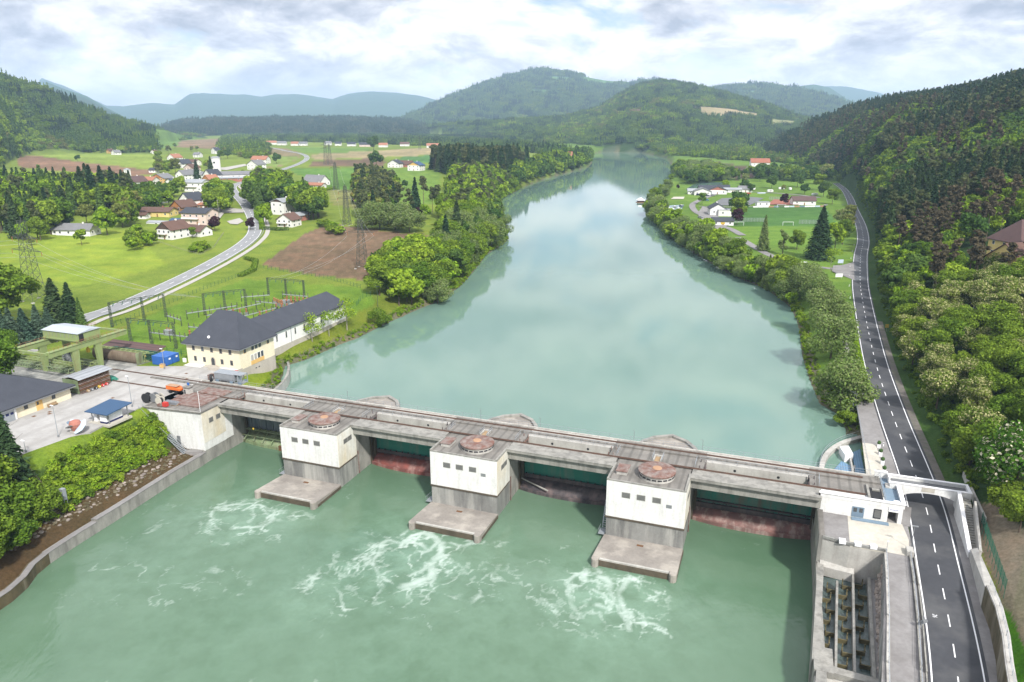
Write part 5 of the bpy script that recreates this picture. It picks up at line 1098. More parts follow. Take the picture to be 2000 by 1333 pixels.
for i,(s,t) in enumerate([(-48.5,-19.3),(-46.8,-18.0)]):
    h=house_at('perforated_pontoon',['green perforated steel frame by the shed, farther one','green perforated steel frame by the shed, nearer one'][i],'steel frame',s,t,4.05,'green steel frames'); m=MB()
    for k in range(5): m.box(k*.8,k*.8+.2,0,1.2,.1,2.2)
    for z in (.1,.75,1.4,2.1): m.box(0,3.4,0,.15,z,z+.18).box(0,3.4,1.05,1.2,z,z+.18)
    m.build('frame','dark_green_steel',h); MB().box(-.1,3.5,-.1,1.3,0,.12).build('skid','rust_brown',h)
h=house_at('stop_log_stack','covered stack of rusty steel stop logs beside the workshop, pale curved sheet on top','stack of stop logs',-46,9.8,4.05)
for z in range(9):
    MB().box(0,5.3,-.1+.0,9.2,.1+z*.42,.36+z*.42).build('stop_log',['rust','bronze_steel','rust_brown'][z%3],h)
m=MB()
for k in range(22):
    m.tube((-.3+.25*k,-.35,.2),(-.3+.25*k,-.35,3.9),.07,4)
m.build('end_bars','moss_steel',h)
n=8; V=[];
for i in range(n+1):
    x=-.6+6.6*i/n; z=4.1+.55*math.sin(PI*i/n); V+=[(x,-.8,z),(x,9.8,z)]
m=MB(); m.add(V,[(2*i,2*i+2,2*i+3,2*i+1) for i in range(n)]); m.build('cover_sheet','tin_roof',h)
mat('tarp_green',(.02,.16,.11),.7,(.03,.20,.14),1,.6)
h=house_at('tarpaulin_heap','heap under a green tarpaulin at the end of the stop log stack','tarpaulin heap',-43.5,-1.6,4.05); m=MB().lathe([(0,0),(1.7,0),(1.5,.5),(.9,.95),(.3,1.1),(0,1.1)],10); m.v=[(x*1.3*random.uniform(.85,1.15),y*random.uniform(.8,1.1),z) for x,y,z in m.v]; m.build('tarpaulin','tarp_green',h)
for i in range(6):
    h=house_at('hose_reel','small reel beside the stop logs, '+['next to the workshop corner','second from the workshop','third from the workshop','yellow one','red one','last one at the stack end'][i],'reel',-40.3,8-i*1.15,4.05,'small reels beside the stop logs'); MB().tube((-.3,0,.4),(.1,0,.4),.4,12).build('reel',['wood','grey_steel','black_rubber','yellow_paint','red_paint','red_paint'][i],h); MB().tube((-.4,0,.4),(.2,0,.4),.12,8).build('axle','white_paint',h)
# ---- trailer machine by the powerhouse
h=house_at('trash_rake_car','grey boxy rail car with a big tyre at its end, beside the powerhouse','rail vehicle',-16.4,-9.4,4.1)
MB().box(1.6,8.2,.6,3.2,.8,2.7).build('body','galvanised',h); MB().add([(1.5,.5,2.7),(8.3,.5,2.7),(8.3,3.3,2.9),(1.5,3.3,2.9)],[(0,1,2,3)]).box(1.5,8.3,.5,3.3,2.62,2.7).build('roof','galvanised',h)
m=MB()
for x in (8.3,9.4,10.6):
    for y in (.7,3.1): m.box(x-.08,x+.08,y-.08,y+.08,.3,2.8)
m.box(8.2,10.7,.6,3.2,2.7,2.8).box(8.2,10.7,.6,3.2,.3,.45).box(8.8,9.2,1,2.8,.45,2.2); m.build('cab_frame','galvanised',h)
for x in (2.5,7.2,10):
    for y in (.5,3.1): MB().box(x-.5,x+.5,y,y+.2,.0,.8).build('wheel_box','blue_grey_paint',h)
w_=MB().tube((.2,.4,1.0),(.8,.8,1.0),1.0,20).build('tyre','black_rubber',h); MB().tube((.15,.35,1.0),(.85,.85,1.0),.5,14).build('rim','galvanised',w_); MB().box(-1.2,-.2,1.0,2.6,.1,1.5).build('counterweight','rust',h)
h=house_at('warning_board','red warning board on the basement wall of the powerhouse','sign',-14.6,-17.8,3.2); MB().box(0,1.2,0,.08,.6,1.8).build('board','red_paint',h); MB().box(.15,.4,-.03,0,.8,1.5).box(.8,1.05,-.03,0,1.0,1.5).build('symbol','white_paint',h); MB().tube((.6,.05,-.5),(.6,.05,.6),.05,5).build('post','grey_steel',h)
# ---- clutter on the abutment roof
h=house_at('skip_trailer','orange tipping trailer parked next to the abutment','trailer',-20.8,1.2,4.05); MB().prism([(0,0),(4.6,0),(4.6,1.9),(0,1.9)],[1.0]*4,[1.9,1.5,1.5,1.9]).build('skip','orange_paint',h); MB().box(-.1,3.4,.1,1.8,1.9,1.96).build('cover','orange_pale',h)
for x in (1.2,3.2): MB().tube((x,-.1,.45),(x,2.0,.45),.42,14).build('wheel','black_rubber',h)
MB().box(.2,5.6,.8,1.1,.6,.8).build('chassis','grey_steel',h)
for i,(s,t,r,m_) in enumerate([(-19.9,8.4,1.25,'black_rubber'),(-18.4,7.4,1.2,'grey_steel'),(-17.0,7.3,1.15,'wood'),(-15.8,8.3,1.0,'wood')]):
    h=house_at('cable_drum',['black cable drum at the outer corner of the abutment','grey cable drum between the black one and the wooden ones','wooden cable drum with a dark core','wooden cable drum showing its pale round side'][i],'cable drum',s,t,4.1,'cable drums on the abutment')
    for y in (-.6,.5): MB().tube((0,y,r),(0,y+.12,r),r,22).build('flange',m_ if i<2 else 'court_concrete',h)
    MB().tube((0,-.5,r),(0,.5,r),r*.62,16).build('core','black_rubber',h)
h=house_at('small_booth','small concrete booth with flat roof on the yard edge','booth',-15.2,1.0,4.05); MB().box(0,1.8,0,1.5,0,2.1).build('wall','light_concrete',h); MB().box(-.25,2.05,-.25,1.75,2.1,2.28).build('roof','deck_concrete',h); MB().box(.2,.7,-.03,0,.2,1.5).build('door','window_dark',h)
for (s,t,lb,w,d,hh_,m_,nm) in [(-13.6,4.4,'flat rusty tray behind the hatch cover',1.7,1.2,.5,'rust','steel_tray'),(-16.2,3.4,'flat grey grating panel on the abutment',2.6,1.3,.3,'galvanised','flat_grating'),(-13.9,9.6,'small red machine on the abutment edge',1.2,.9,1.1,'red_paint','pump'),(-15.3,9.9,'rusty boxes lying by the red machine',1.3,.8,.6,'rust','steel_box')]:
    h=house_at(nm,lb,nm.replace('_',' '),s,t,4.1); MB().box(0,w,0,d,.08,hh_).build('body',m_,h); MB().box(.1,w-.1,.1,d-.1,hh_,hh_+.08).build('top','rust' if m_=='galvanised' else m_,h)
h=house_at('grating_stack','long stack of grey gratings along the abutment edge','stack of gratings',-14.9,8.0,4.1); m=MB()
for k in range(12): m.box(k*.32,k*.32+.08,0,1.2,.1,.8)
for z in (.1,.4,.75): m.box(0,3.9,0,.08,z,z+.06).box(0,3.9,1.1,1.2,z,z+.06)
m.build('grating','galvanised',h); MB().box(0,3.9,0,1.2,0,.1).build('pallet','wood',h)
# ---- bank stair, cabinet, mooring
h=house_at('bank_stair','steep mossy stair with a rusty handrail down the left river bank','stair',-12,45.5,-3.5)
def bz(t): return None
m=MB(); n=34
for i in range(n):
    s=-17.8+i*.34; z=H1(*L(s,45.6)); m.box(s+12-.2,s+12+.2,-.8,.8,z+3.5-.05,z+3.5+.14)
m.build('steps','moss_wall',h); m=MB(); pr=None
for i in range(9):
    s=-17.8+i*1.36; z=H1(*L(s,44.6))+3.5; m.tube((s+12,.95,z),(s+12,.95,z+1.1),.05,4)
    if pr: m.tube(pr,(s+12,.95,z+1.1),.05,4)
    pr=(s+12,.95,z+1.1)
m.build('handrail','rust',h)
h=house_at('gauge_cabinet','tall narrow grey gauge cabinet at the foot of the bank stair','cabinet',-8.4,43.2,H1(*L(-8.4,43.2))); MB().box(-.5,.5,-.4,.4,1.5,4.0).build('cabinet','galvanised',h); m=MB()
for x in (-.45,.45):
    for y in (-.35,.35): m.tube((x,y,0),(x,y,1.5),.05,4)
for z in (.5,1.0): m.box(-.45,.45,-.38,-.3,z,z+.06)
m.build('legs','galvanised',h)
# left river wall
h=house_at('bank_wall','long weathered concrete wall with dark moss along the left river bank','river wall',-4,9,TZ)
wl=[L(-3.4,9.2)]+[P(u,v,TZ) for u,v in tail_px[:]]; wl=resample(smooth_line(wl,3),4); o_=L(-4,9)
def toloc(p): s,t=Lw(*p); return (s+4,-(t-9))
wl=[toloc(p) for p in wl]; nrm=[]
for i in range(len(wl)):
    a=wl[max(i-1,0)]; b=wl[min(i+1,len(wl)-1)]; dx,dy=b[0]-a[0],b[1]-a[1]; l=math.hypot(dx,dy); nrm.append((dy/l,-dx/l))
def wallseg(i,o0,o1,z0,z1):
    a,b=wl[i],wl[i+1]; na,nb=nrm[i],nrm[i+1]; f=lambda p,n_,o:(p[0]+n_[0]*o,p[1]+n_[1]*o); return [f(a,na,o0),f(b,nb,o0),f(b,nb,o1),f(a,na,o1)]
sg=1 if (Lw(*L(0,0))[0]>0 or True) else 1
m1=MB();m2=MB();m3=MB()
for i in range(len(wl)-1):
    far=i>len(wl)*.52; p=wallseg(i,-1.0,.5,0,0)
    (m2 if far else m1).prism(p,-4.5,2.3+.5*(i<9)); m3.prism(wallseg(i,-1.1,-.2 if False else .1,0,0),2.31+.5*(i<9),2.42+.5*(i<9))
m1.build('wall','concrete',h); m2.build('mossy_wall','moss_wall',h); m3.build('coping','path_grey',h)
for o1 in (8.2,):
    for sgn in (1,-1):
        pass
# ------------------------------------------------------------------ trees
foliage('leaf_green',(.10,.185,.022),(.19,.275,.032)); foliage('leaf_bright',(.19,.32,.022),(.25,.35,.035)); foliage('leaf_dark',(.055,.12,.028),(.105,.175,.035)); foliage('leaf_olive',(.16,.19,.045),(.20,.215,.06))
foliage('leaf_willow',(.16,.24,.065),(.21,.29,.085),(.22,.26,.11),.3,.25); foliage('leaf_acacia',(.13,.21,.03),(.21,.27,.05),(.44,.43,.20),.3,.34); foliage('leaf_chestnut',(.05,.14,.015),(.07,.16,.02),(.62,.58,.42),.3,.16)
foliage('leaf_purple',(.045,.018,.025),(.07,.025,.035)); foliage('needle_dark',(.03,.07,.032),(.065,.105,.04),trans=.2); foliage('needle_green',(.09,.17,.042),(.135,.215,.055),trans=.2); foliage('needle_blue',(.06,.11,.075),(.09,.14,.09),trans=.1); foliage('needle_brown',(.085,.075,.045),(.12,.10,.06),trans=.15); foliage('needle_pine',(.085,.11,.045),(.12,.14,.06),trans=.2)
mat('bark',(.12,.09,.065),.95,(.07,.055,.04),2,.8); mat('pale_bark',(.30,.27,.22),.95,(.2,.18,.15),2,.8)
def cards(P0,Nn,size,seed,up=.25,asp=1.5):
    """quads at points P0 with normals loosely along Nn"""
    r=np.random.default_rng(seed); n=len(P0); d=Nn+r.normal(0,.55,(n,3)); d[:,2]+=up; d/=np.linalg.norm(d,axis=1)[:,None]+1e-9
    a=np.cross(d,r.normal(0,1,(n,3))); a/=np.linalg.norm(a,axis=1)[:,None]+1e-9; b=np.cross(d,a); s=(size*(.6+.8*r.random(n)))[:,None]
    a=a*s*.5*asp**.5; b=b*s*.5/asp**.5; bend=d*s*.12
    V=np.stack([P0-a-b*.6,P0-bend+b*-1.0,P0+a-b*.2,P0+a*.6+b*.8,],1)
    V=np.stack([P0-a-bend,P0-b+bend*.3,P0+a-bend,P0+b+bend*.3],1)
    return V.reshape(-1,3), r.random(n)
def crown_mesh(name,P0,Nn,size,mt,seed,up=.25,asp=1.5):
    V,fv=cards(P0,Nn,size,seed,up,asp); Fc=np.arange(len(V)).reshape(-1,4)
    return npmesh(name,V,Fc,mt,4,{'fv':('FLOAT','FACE',fv)},link=False)
def broad_pts(n,h,w,seed,lob=11,base=.22,flat=.8):
    r=np.random.default_rng(seed); P_=[];N_=[]; cz=h*(base+1)/2; hh=h*(1-base)/2
    L_=[(0,0,cz+hh*.35,w*.30)]
    for i in range(lob):
        a=2*PI*(i/lob*1.618*3)+r.random(); k=r.uniform(-.75,.8); rad=w*.5*math.sqrt(max(.05,1-k*k))*r.uniform(.5,.78)
        L_.append((rad*math.cos(a),rad*math.sin(a),cz+hh*k*.85,w*r.uniform(.15,.25)))
    tot=sum(l[3]**2 for l in L_)
    for x,y,z,q in L_:
        m=int(n*q*q/tot)+1; d=r.normal(0,1,(m,3)); d/=np.linalg.norm(d,axis=1)[:,None]; k=(.55+.5*r.random(m)**.6)[:,None]
        p=np.array([x,y,z])+d*k*np.array([q,q,q*flat]); P_.append(p); N_.append(d)
    P_=np.concatenate(P_);N_=np.concatenate(N_); m=P_[:,2]>h*base*.6; return P_[m],N_[m]
def spruce_pts(n,h,w,seed,base=.08):
    r=np.random.default_rng(seed); t=r.random(n)**.75; z=h*(base+(1-base)*(1-t)); tier=(z*1.1)%1.0; rad=w*.5*(t**.85)*(.35+.65*r.random(n)**.5)*(1-.32*tier); a=r.random(n)*2*PI; lob=1+.16*np.sin(a*7+z*2.3)
    P_=np.stack([rad*lob*np.cos(a),rad*lob*np.sin(a),z-rad*.28],1); N_=np.stack([np.cos(a)*.7,np.sin(a)*.7,np.full(n,.9)],1); return P_,N_
def pine_pts(n,h,w,seed):
    r=np.random.default_rng(seed); P_=[];N_=[]
    for i in range(9):
        a=r.random()*2*PI; k=r.uniform(.0,.45); z=h*(.55+.42*i/9); rd=w*k*(1.1-.7*i/9); q=w*r.uniform(.16,.26); m=n//9; d=r.normal(0,1,(m,3)); d/=np.linalg.norm(d,axis=1)[:,None]
        P_.append(np.array([rd*math.cos(a),rd*math.sin(a),z])+d*(.5+.5*r.random(m)[:,None])*np.array([q,q,q*.6])); N_.append(d)
    return np.concatenate(P_),np.concatenate(N_)
def trunk_mesh(name,h,r0,mt,seed,crownbase=.25,limbs=6,w=6):
    rr=random.Random(seed); m=MB(); p=(0,0,-.8); pr=r0
    for k in range(4):
        q=(rr.uniform(-.12,.12)*k,rr.uniform(-.12,.12)*k,h*(.22*(k+1))); r1=r0*(1-.2*(k+1)); m.tube(p,q,pr,7,r1); p=q; pr=r1
        if k>=1:
            for j in range(limbs//3):
                a=rr.uniform(0,2*PI); l=w*.33; m.tube(q,(q[0]+l*math.cos(a),q[1]+l*math.sin(a),q[2]+l*.75),r1*.5,5,r1*.15)
    me=bpy.data.meshes.new(name); me.from_pydata(m.v,[],m.f); me.materials.append(MATS[mt]); return me
PROTO={}
def proto(key,kind,name,h,w,mt,n,size,seed,bark='bark',tr=.02,**k):
    if kind=='b': P_,N_=broad_pts(n,h,w,seed,**k); up=.25; asp=1.4
    elif kind=='s': P_,N_=spruce_pts(n,h,w,seed,**k); up=.3; asp=2.2
    else: P_,N_=pine_pts(n,h,w,seed); up=.4; asp=1.6
    cm=crown_mesh('crown',P_,N_,size,mt,seed,up,asp); tm=trunk_mesh('trunk',h*(.9 if kind!='b' else .75),h*tr,bark,seed,w=w)
    PROTO.setdefault(key,[]).append((name,cm,tm))
for s in range(3):
    proto('oak','b','broadleaf_tree',12,9.5,'leaf_green',1900,.85,10+s); proto('oak_fine','b','broadleaf_tree',12,9.5,'leaf_green',5200,.48,20+s,lob=15)
    proto('bright','b','broadleaf_tree',11,8.5,'leaf_bright',1700,.85,30+s); proto('darkb','b','broadleaf_tree',12,10,'leaf_dark',1700,.9,40+s); proto('olive','b','broadleaf_tree',11,8,'leaf_olive',1300,.8,50+s)
    proto('willow','b','willow_tree',12,12,'leaf_willow',6500,.42,60+s,lob=16,base=.05); proto('acacia','b','acacia_tree',13,9.5,'leaf_acacia',5200,.46,70+s,lob=17)
    proto('spruce','s','spruce_tree',20,9,'needle_dark',1800,.95,80+s,tr=.013); proto('spruceg','s','spruce_tree',20,8.5,'needle_green',1700,.95,90+s,tr=.013); proto('pine','p','pine_tree',20,7.5,'needle_pine',1300,.9,100+s,tr=.013); proto('deadpine','p','pine_tree',20,6.5,'needle_brown',900,.8,110+s,tr=.013)
    proto('shrub','b','shrub',3,4,'leaf_green',420,.5,120+s,base=.0,lob=7); proto('shrubb','b','shrub',3,4,'leaf_bright',420,.5,130+s,base=.0,lob=7)
proto('purple','b','copper_beech',8,6.5,'leaf_purple',1300,.6,140); proto('chestnut','b','chestnut_tree',12,11,'leaf_chestnut',6500,.42,141,lob=18); proto('bluesp','s','spruce_tree',12,6,'needle_blue',2600,.55,142); proto('bluesp','s','spruce_tree',12,6,'needle_blue',2600,.55,143)
proto('young','b','young_tree',9,6.5,'leaf_bright',620,.36,144,'pale_bark',.018,lob=9,base=.3); proto('young','b','young_tree',9,6.5,'leaf_bright',700,.36,145,'pale_bark',.018,lob=9,base=.3); proto('bigspruce','s','spruce_tree',22,11,'needle_dark',6500,.6,146,tr=.016); proto('poplar','s','poplar_tree',15,5.5,'leaf_willow',3000,.5,147); proto('poplar','b','poplar_tree',15,5,'leaf_willow',2600,.5,148,lob=14,base=.05)
TREES=[]; NT=0
CATS={'broadleaf_tree':'tree','spruce_tree':'conifer','pine_tree':'conifer','willow_tree':'willow','acacia_tree':'tree','shrub':'shrub','copper_beech':'tree','chestnut_tree':'tree','young_tree':'tree','poplar_tree':'tree'}
KH={'oak':12,'oak_fine':12,'bright':11,'darkb':12,'olive':11,'willow':12,'acacia':13,'spruce':20,'spruceg':20,'pine':20,'deadpine':20,'shrub':3,'shrubb':3,'purple':8,'chestnut':12,'bluesp':12,'young':9,'bigspruce':22,'poplar':15}
def tree(key,x,y,h,label,group=None,z=None,wide=1.0,name=None,pri=0):
    z=H1(x,y) if z is None else z; TREES.append([key,float(x),float(y),float(h),label,group,float(z),wide,name or PROTO[key][0][0],pri])
def FLUSH():
    """the trees that show largest become objects (at most 295 of a kind); the rest of each kind joins the wood that stands behind"""
    by={}
    for t in TREES: by.setdefault(t[8],[]).append(t)
    for nm,ts in by.items():
        ts.sort(key=lambda t:(-t[9],-t[3]/math.hypot(t[1],t[2])))
        for key,x,y,h,label,group,z,wide,_,pri in ts[:292]:
            v=PROTO[key]; _n,cm,tm=v[random.randrange(len(v))]; k=h/KH[key]
            r=bpy.data.objects.new(nm,None); COL.objects.link(r); r.location=(x,y,z-.15); r.rotation_euler=(0,0,random.uniform(0,6.28)); q=k*wide*random.uniform(.9,1.1); r.scale=(q,q*random.uniform(.94,1.06),k); r.empty_display_size=.1
            tag(r,label,CATS.get(nm,'tree'),group); c=bpy.data.objects.new('crown',cm); COL.objects.link(c); c.parent=r
            if nm!='shrub': t=bpy.data.objects.new('trunk',tm); COL.objects.link(t); t.parent=r
        rest=ts[292:]
        for k in sorted(set(t[0] for t in rest)):
            q=[t for t in rest if t[0]==k]; n=len(q); sc=np.array([[t[3]/KH[k]*t[7],t[3]/KH[k]*t[7],t[3]/KH[k]] for t in q]); gn_scatter('valley_trees',np.array([[t[1],t[2],t[6]-.2] for t in q]),sc,rng.uniform(0,6.3,n),LOD.get(k) or [m[1] for m in PROTO[k]])
def tp(key,u,v,h,label,group=None,wide=1.0,name=None):
    x,y,z=on(u,v); h*=1.35 if v<600 else 1.2; return tree(key,x,y,h,label,group,z,wide,name,1)
def scatter(poly,sp,weights,hr,label,group,px=True,maxn=400,excl=(),wide=1.0,minh=None):
    W_=onp(poly) if px else poly; xs=[p[0] for p in W_]; ys_=[p[1] for p in W_]; out=[]
    gx,gy=np.meshgrid(np.arange(min(xs),max(xs),sp),np.arange(min(ys_),max(ys_),sp)); gx=(gx+rng.uniform(-.42,.42,gx.shape)*sp).ravel(); gy=(gy+rng.uniform(-.42,.42,gy.shape)*sp).ravel()
    m=inpoly(gx,gy,W_)&(segdist_signed(gx,gy,LAKE)>1.0)
    for e in excl: m&=~inpoly(gx,gy,e)
    gx=gx[m];gy=gy[m]; zz=H(gx,gy); ks=list(weights); wt=np.array([weights[k] for k in ks],float); wt/=wt.sum()
    o=np.argsort(gy)[:maxn]
    for i in o:
        k=ks[int(np.searchsorted(np.cumsum(wt),rng.random()))]; lab=label[k] if isinstance(label,dict) else label
        n_=PROTO[k][0][0].replace('_',' '); h=rng.uniform(*hr)*1.22*(1.15 if k in('spruce','spruceg','pine','deadpine') else 1)
        tree(k,gx[i],gy[i],h,lab.replace('TREE',n_),group,zz[i],wide)
    return len(o)
# left foreground and yard surroundings
G='trees at the left edge of the yard'; 
tp('oak_fine',18,640,20,'tall broad green tree at the left edge, beside the lattice pylon',None,1.15)
tp('spruce',112,634,14,'dark spruce just behind the crane roof, left one of the pair',None,1.35); tp('spruce',142,637,13,'dark spruce just behind the crane roof, right one of the pair',None,1.4); tp('spruceg',160,640,9,'short spruce at the roadside behind the crane',None)
for i,(u,v,h) in enumerate([(28,680,11),(52,672,10),(78,664,10),(12,690,12),(98,655,8)]): tp('bluesp',u,v,h,'blue-green spruce in the short row left of the crane',G,1.25)
tp('oak_fine',-12,775,15,'bright green tree cut by the left picture edge beside the workshop roof',None); tp('oak_fine',5,720,11,'lower green tree between the workshop roof and the blue spruces',None)
tp('spruce',30,968,15,'single spruce rising from the lower left bank shrubbery',None,1.2); tp('oak_fine',14,1040,10,'large green tree low on the left bank beside the stair',None,1.2); tp('oak_fine',-30,1000,13,'green tree cut by the left edge above the river wall',None,1.1); tp('oak_fine',75,1020,8,'small green tree between the bank stair and the large tree',None,1.2); tp('oak_fine',30,1075,7,'lowest small tree on the left bank above the boulders',None,1.3); tp('oak_fine',-20,1110,9,'green tree at the bottom of the left picture edge',None,1.2)
for i,(u,v,h) in enumerate([(610,668,9.5),(643,657,8),(678,645,11)]): tp('young',u,v,h,['sparse young tree in front of the white annex, nearest the powerhouse','small sparse young tree, middle one of three before the annex','tallest of the three sparse trees before the annex, farthest from the powerhouse'][i],'young trees before the annex')
tp('oak_fine',742,640,6.5,'round bush alone on the bank below the thin steel pole',None,1.3,'shrub')
# bank shrubs left of the tail water: ground cover, one object
def gn_scatter(name,pts,scl,rots,protos,kind='stuff'):
    me=bpy.data.meshes.new(name); me.vertices.add(len(pts)); me.vertices.foreach_set('co',np.asarray(pts,np.float32).ravel())
    for nm,tp_,arr in (('scl','FLOAT_VECTOR',scl),('rotz','FLOAT',rots)):
        a=me.attributes.new(nm,tp_,'POINT'); a.data.foreach_set('vector' if tp_=='FLOAT_VECTOR' else 'value',np.asarray(arr,np.float32).ravel())
    o=bpy.data.objects.new(name,me); COL.objects.link(o); o['kind']=kind
    cl=bpy.data.collections.new(name+'_sources')
    for i,m in enumerate(protos):
        po=bpy.data.objects.new('%s_source_%02d'%(name,i),m); cl.objects.link(po)
    ng=bpy.data.node_groups.new(name,'GeometryNodeTree'); ng.interface.new_socket('Geometry',in_out='INPUT',socket_type='NodeSocketGeometry'); ng.interface.new_socket('Geometry',in_out='OUTPUT',socket_type='NodeSocketGeometry')
    gi=ng.nodes.new('NodeGroupInput'); go=ng.nodes.new('NodeGroupOutput'); ip=ng.nodes.new('GeometryNodeInstanceOnPoints'); mp=ng.nodes.new('GeometryNodeMeshToPoints')
    ci=ng.nodes.new('GeometryNodeCollectionInfo'); ci.inputs[0].default_value=cl; ci.inputs['Separate Children'].default_value=True; ci.inputs['Reset Children'].default_value=True
    a1=ng.nodes.new('GeometryNodeInputNamedAttribute'); a1.data_type='FLOAT_VECTOR'; a1.inputs[0].default_value='scl'
    a2=ng.nodes.new('GeometryNodeInputNamedAttribute'); a2.data_type='FLOAT'; a2.inputs[0].default_value='rotz'
    cx=ng.nodes.new('ShaderNodeCombineXYZ'); lk=ng.links
    lk.new(gi.outputs[0],mp.inputs[0]); lk.new(mp.outputs[0],ip.inputs['Points']); lk.new(ci.outputs[0],ip.inputs['Instance']); ip.inputs['Pick Instance'].default_value=True
    lk.new(a1.outputs[0],ip.inputs['Scale']); lk.new(a2.outputs[0],cx.inputs[2]); lk.new(cx.outputs[0],ip.inputs['Rotation']); lk.new(ip.outputs[0],go.inputs[0])
    md=o.modifiers.new('g','NODES'); md.node_group=ng; return o
def area_pts(x0,x1,y0,y1,sp,fn):
    gx,gy=np.meshgrid(np.arange(x0,x1,sp),np.arange(y0,y1,sp)); gx=(gx+rng.uniform(-.45,.45,gx.shape)*sp).ravel(); gy=(gy+rng.uniform(-.45,.45,gy.shape)*sp).ravel()
    m=fn(gx,gy); return gx[m],gy[m]
def lob(gx,gy):
    s,t=Lw(gx,gy); d=segdist_signed(gx,gy,TAIL); bar=fbm(gx/5,gy/5,3)
    return (s<-5)&(t>11)&(t<90)&(d>np.where(t>55,2.4,5.2)+2*bar)&(d<11.6+3.0*bar)&~((np.abs(t-45.6)<1.6)&(s>-19))&~((s>-12)&(t<15))
gx,gy=area_pts(-150,-70,80,176,.95,lob); n=len(gx); sh=[m[1] for m in PROTO['shrub']+PROTO['shrubb']+PROTO['shrubb']]
k=rng.uniform(.35,.75,n); gn_scatter('bank_shrubbery',np.stack([gx,gy,H(gx,gy)-.3],1),np.stack([k*1.1,k*1.1,k],1),rng.uniform(0,6.3,n),sh)
# broken stones on the bank foot
def rock_mesh(seed):
    r=random.Random(seed); m=MB().lathe([(0,-.4),(.5,-.3),(.62,.1),(.4,.4),(0,.5)],6); me=bpy.data.meshes.new('rock'); me.from_pydata([(x*r.uniform(.7,1.3),y*r.uniform(.7,1.3),z*r.uniform(.6,1.1)) for x,y,z in m.v],[],m.f); me.materials.append(MATS['moss_wall' if seed%3 else 'boulder']); return me
gx,gy=area_pts(-150,-74,70,176,.8,lambda x,y:(lambda s,t,d:(s<-5)&(t>10)&(d>1.6)&(d<6.8)&(t<100))(*(Lw(x,y)+(segdist_signed(x,y,TAIL),))))
n=len(gx); k=rng.uniform(.25,.9,n); gn_scatter('bank_stones',np.stack([gx,gy,H(gx,gy)-.05],1),np.stack([k,k,k*.8],1),rng.uniform(0,6.3,n),[rock_mesh(i) for i in range(6)])
# reeds and low growth along the lake shore
gx,gy=area_pts(-140,150,165,900,1.6,lambda x,y:(lambda d:(d>.3)&(d<3.2)&((x<0)|(y<420)|(rng.random(x.shape)<.5)))(segdist_signed(x,y,LAKE)))
s_,t_=Lw(gx,gy); m=((s_<-6)&(t_<-22))|((s_>100)&(t_<-47)); gx=gx[m];gy=gy[m]; n=len(gx); k=rng.uniform(.2,.5,n)*np.clip(gy/250,.8,2.5); gn_scatter('shore_growth',np.stack([gx,gy,H(gx,gy)-.1],1),np.stack([k,k,k],1),rng.uniform(0,6.3,n),sh)
# ---- left bank point
HS=[]   # house footprints kept clear: filled by village code below
scatter([(735,592),(775,600),(830,600),(865,590),(905,560),(880,520),(830,500),(760,520),(722,560)],6.5,{'oak_fine':5,'bright':3,'darkb':2},(9,13),'round green TREE in the clump nearest the annex on the left bank','trees on the left bank point',wide=1.1)
tp('willow',855,598,9,'grey-green spreading tree at the lower tip of the clump by the lake',None,1.1); tp('oak_fine',795,590,8,'low light green bush-like tree at the near edge of the clump',None,1.1)
scatter([(880,540),(905,560),(945,505),(985,474),(982,440),(972,420),(930,430),(880,470),(850,500)],6.5,{'oak_fine':5,'willow':2,'spruceg':1,'darkb':1},(11,15),'green TREE on the lake shore of the left bank point','trees on the left bank point')
for u,v,h in [(872,505,17),(893,480,19),(905,500,15)]: tp('spruce',u,v,h,'dark narrow spruce among the shore trees of the left bank point','spruces on the left bank point')
for u,v,h in [(742,448,13),(772,450,13),(715,448,10),(800,455,11)]: tp('willow',u,v,h,'pale grey-green willow at the far edge of the ploughed field','willows at the ploughed field',1.2)
scatter([(866,480),(895,455),(885,400),(868,408)],7,{'oak_fine':3,'bright':3,'oak':2},(10,13),'leafy TREE between ploughed field and lake','trees between field and lake')
scatter([(700,430),(760,430),(775,400),(770,365),(720,345),(695,350),(692,400)],7.5,{'pine':5,'olive':3,'oak':1,'spruce':1},(10,14),'TREE in the open wood beyond the willows','wood beyond the willows')
for u,v,h in [(780,420,17),(812,418,19),(828,405,18),(856,425,17),(800,430,16),(845,415,14)]: tp('pine' if u!=812 else 'spruce',u,v,h,'tall loose conifer standing between meadow and lake','conifers by the meadow',.95)
tp('purple',818,428,6,'small copper-coloured tree at the foot of the tall conifers'); tp('bright',870,445,13,'bright yellow-green tree among the conifers'); tp('bright',832,430,8,'small bright green tree by the meadow conifers')
scatter([(862,440),(925,445),(972,418),(968,398),(985,384),(1010,370),(975,350),(900,345),(875,360),(880,400)],7.5,{'bright':3,'oak':4,'pine':3,'spruceg':1},(11,15),'TREE on the wooded shore beyond the point','wooded shore beyond the point')
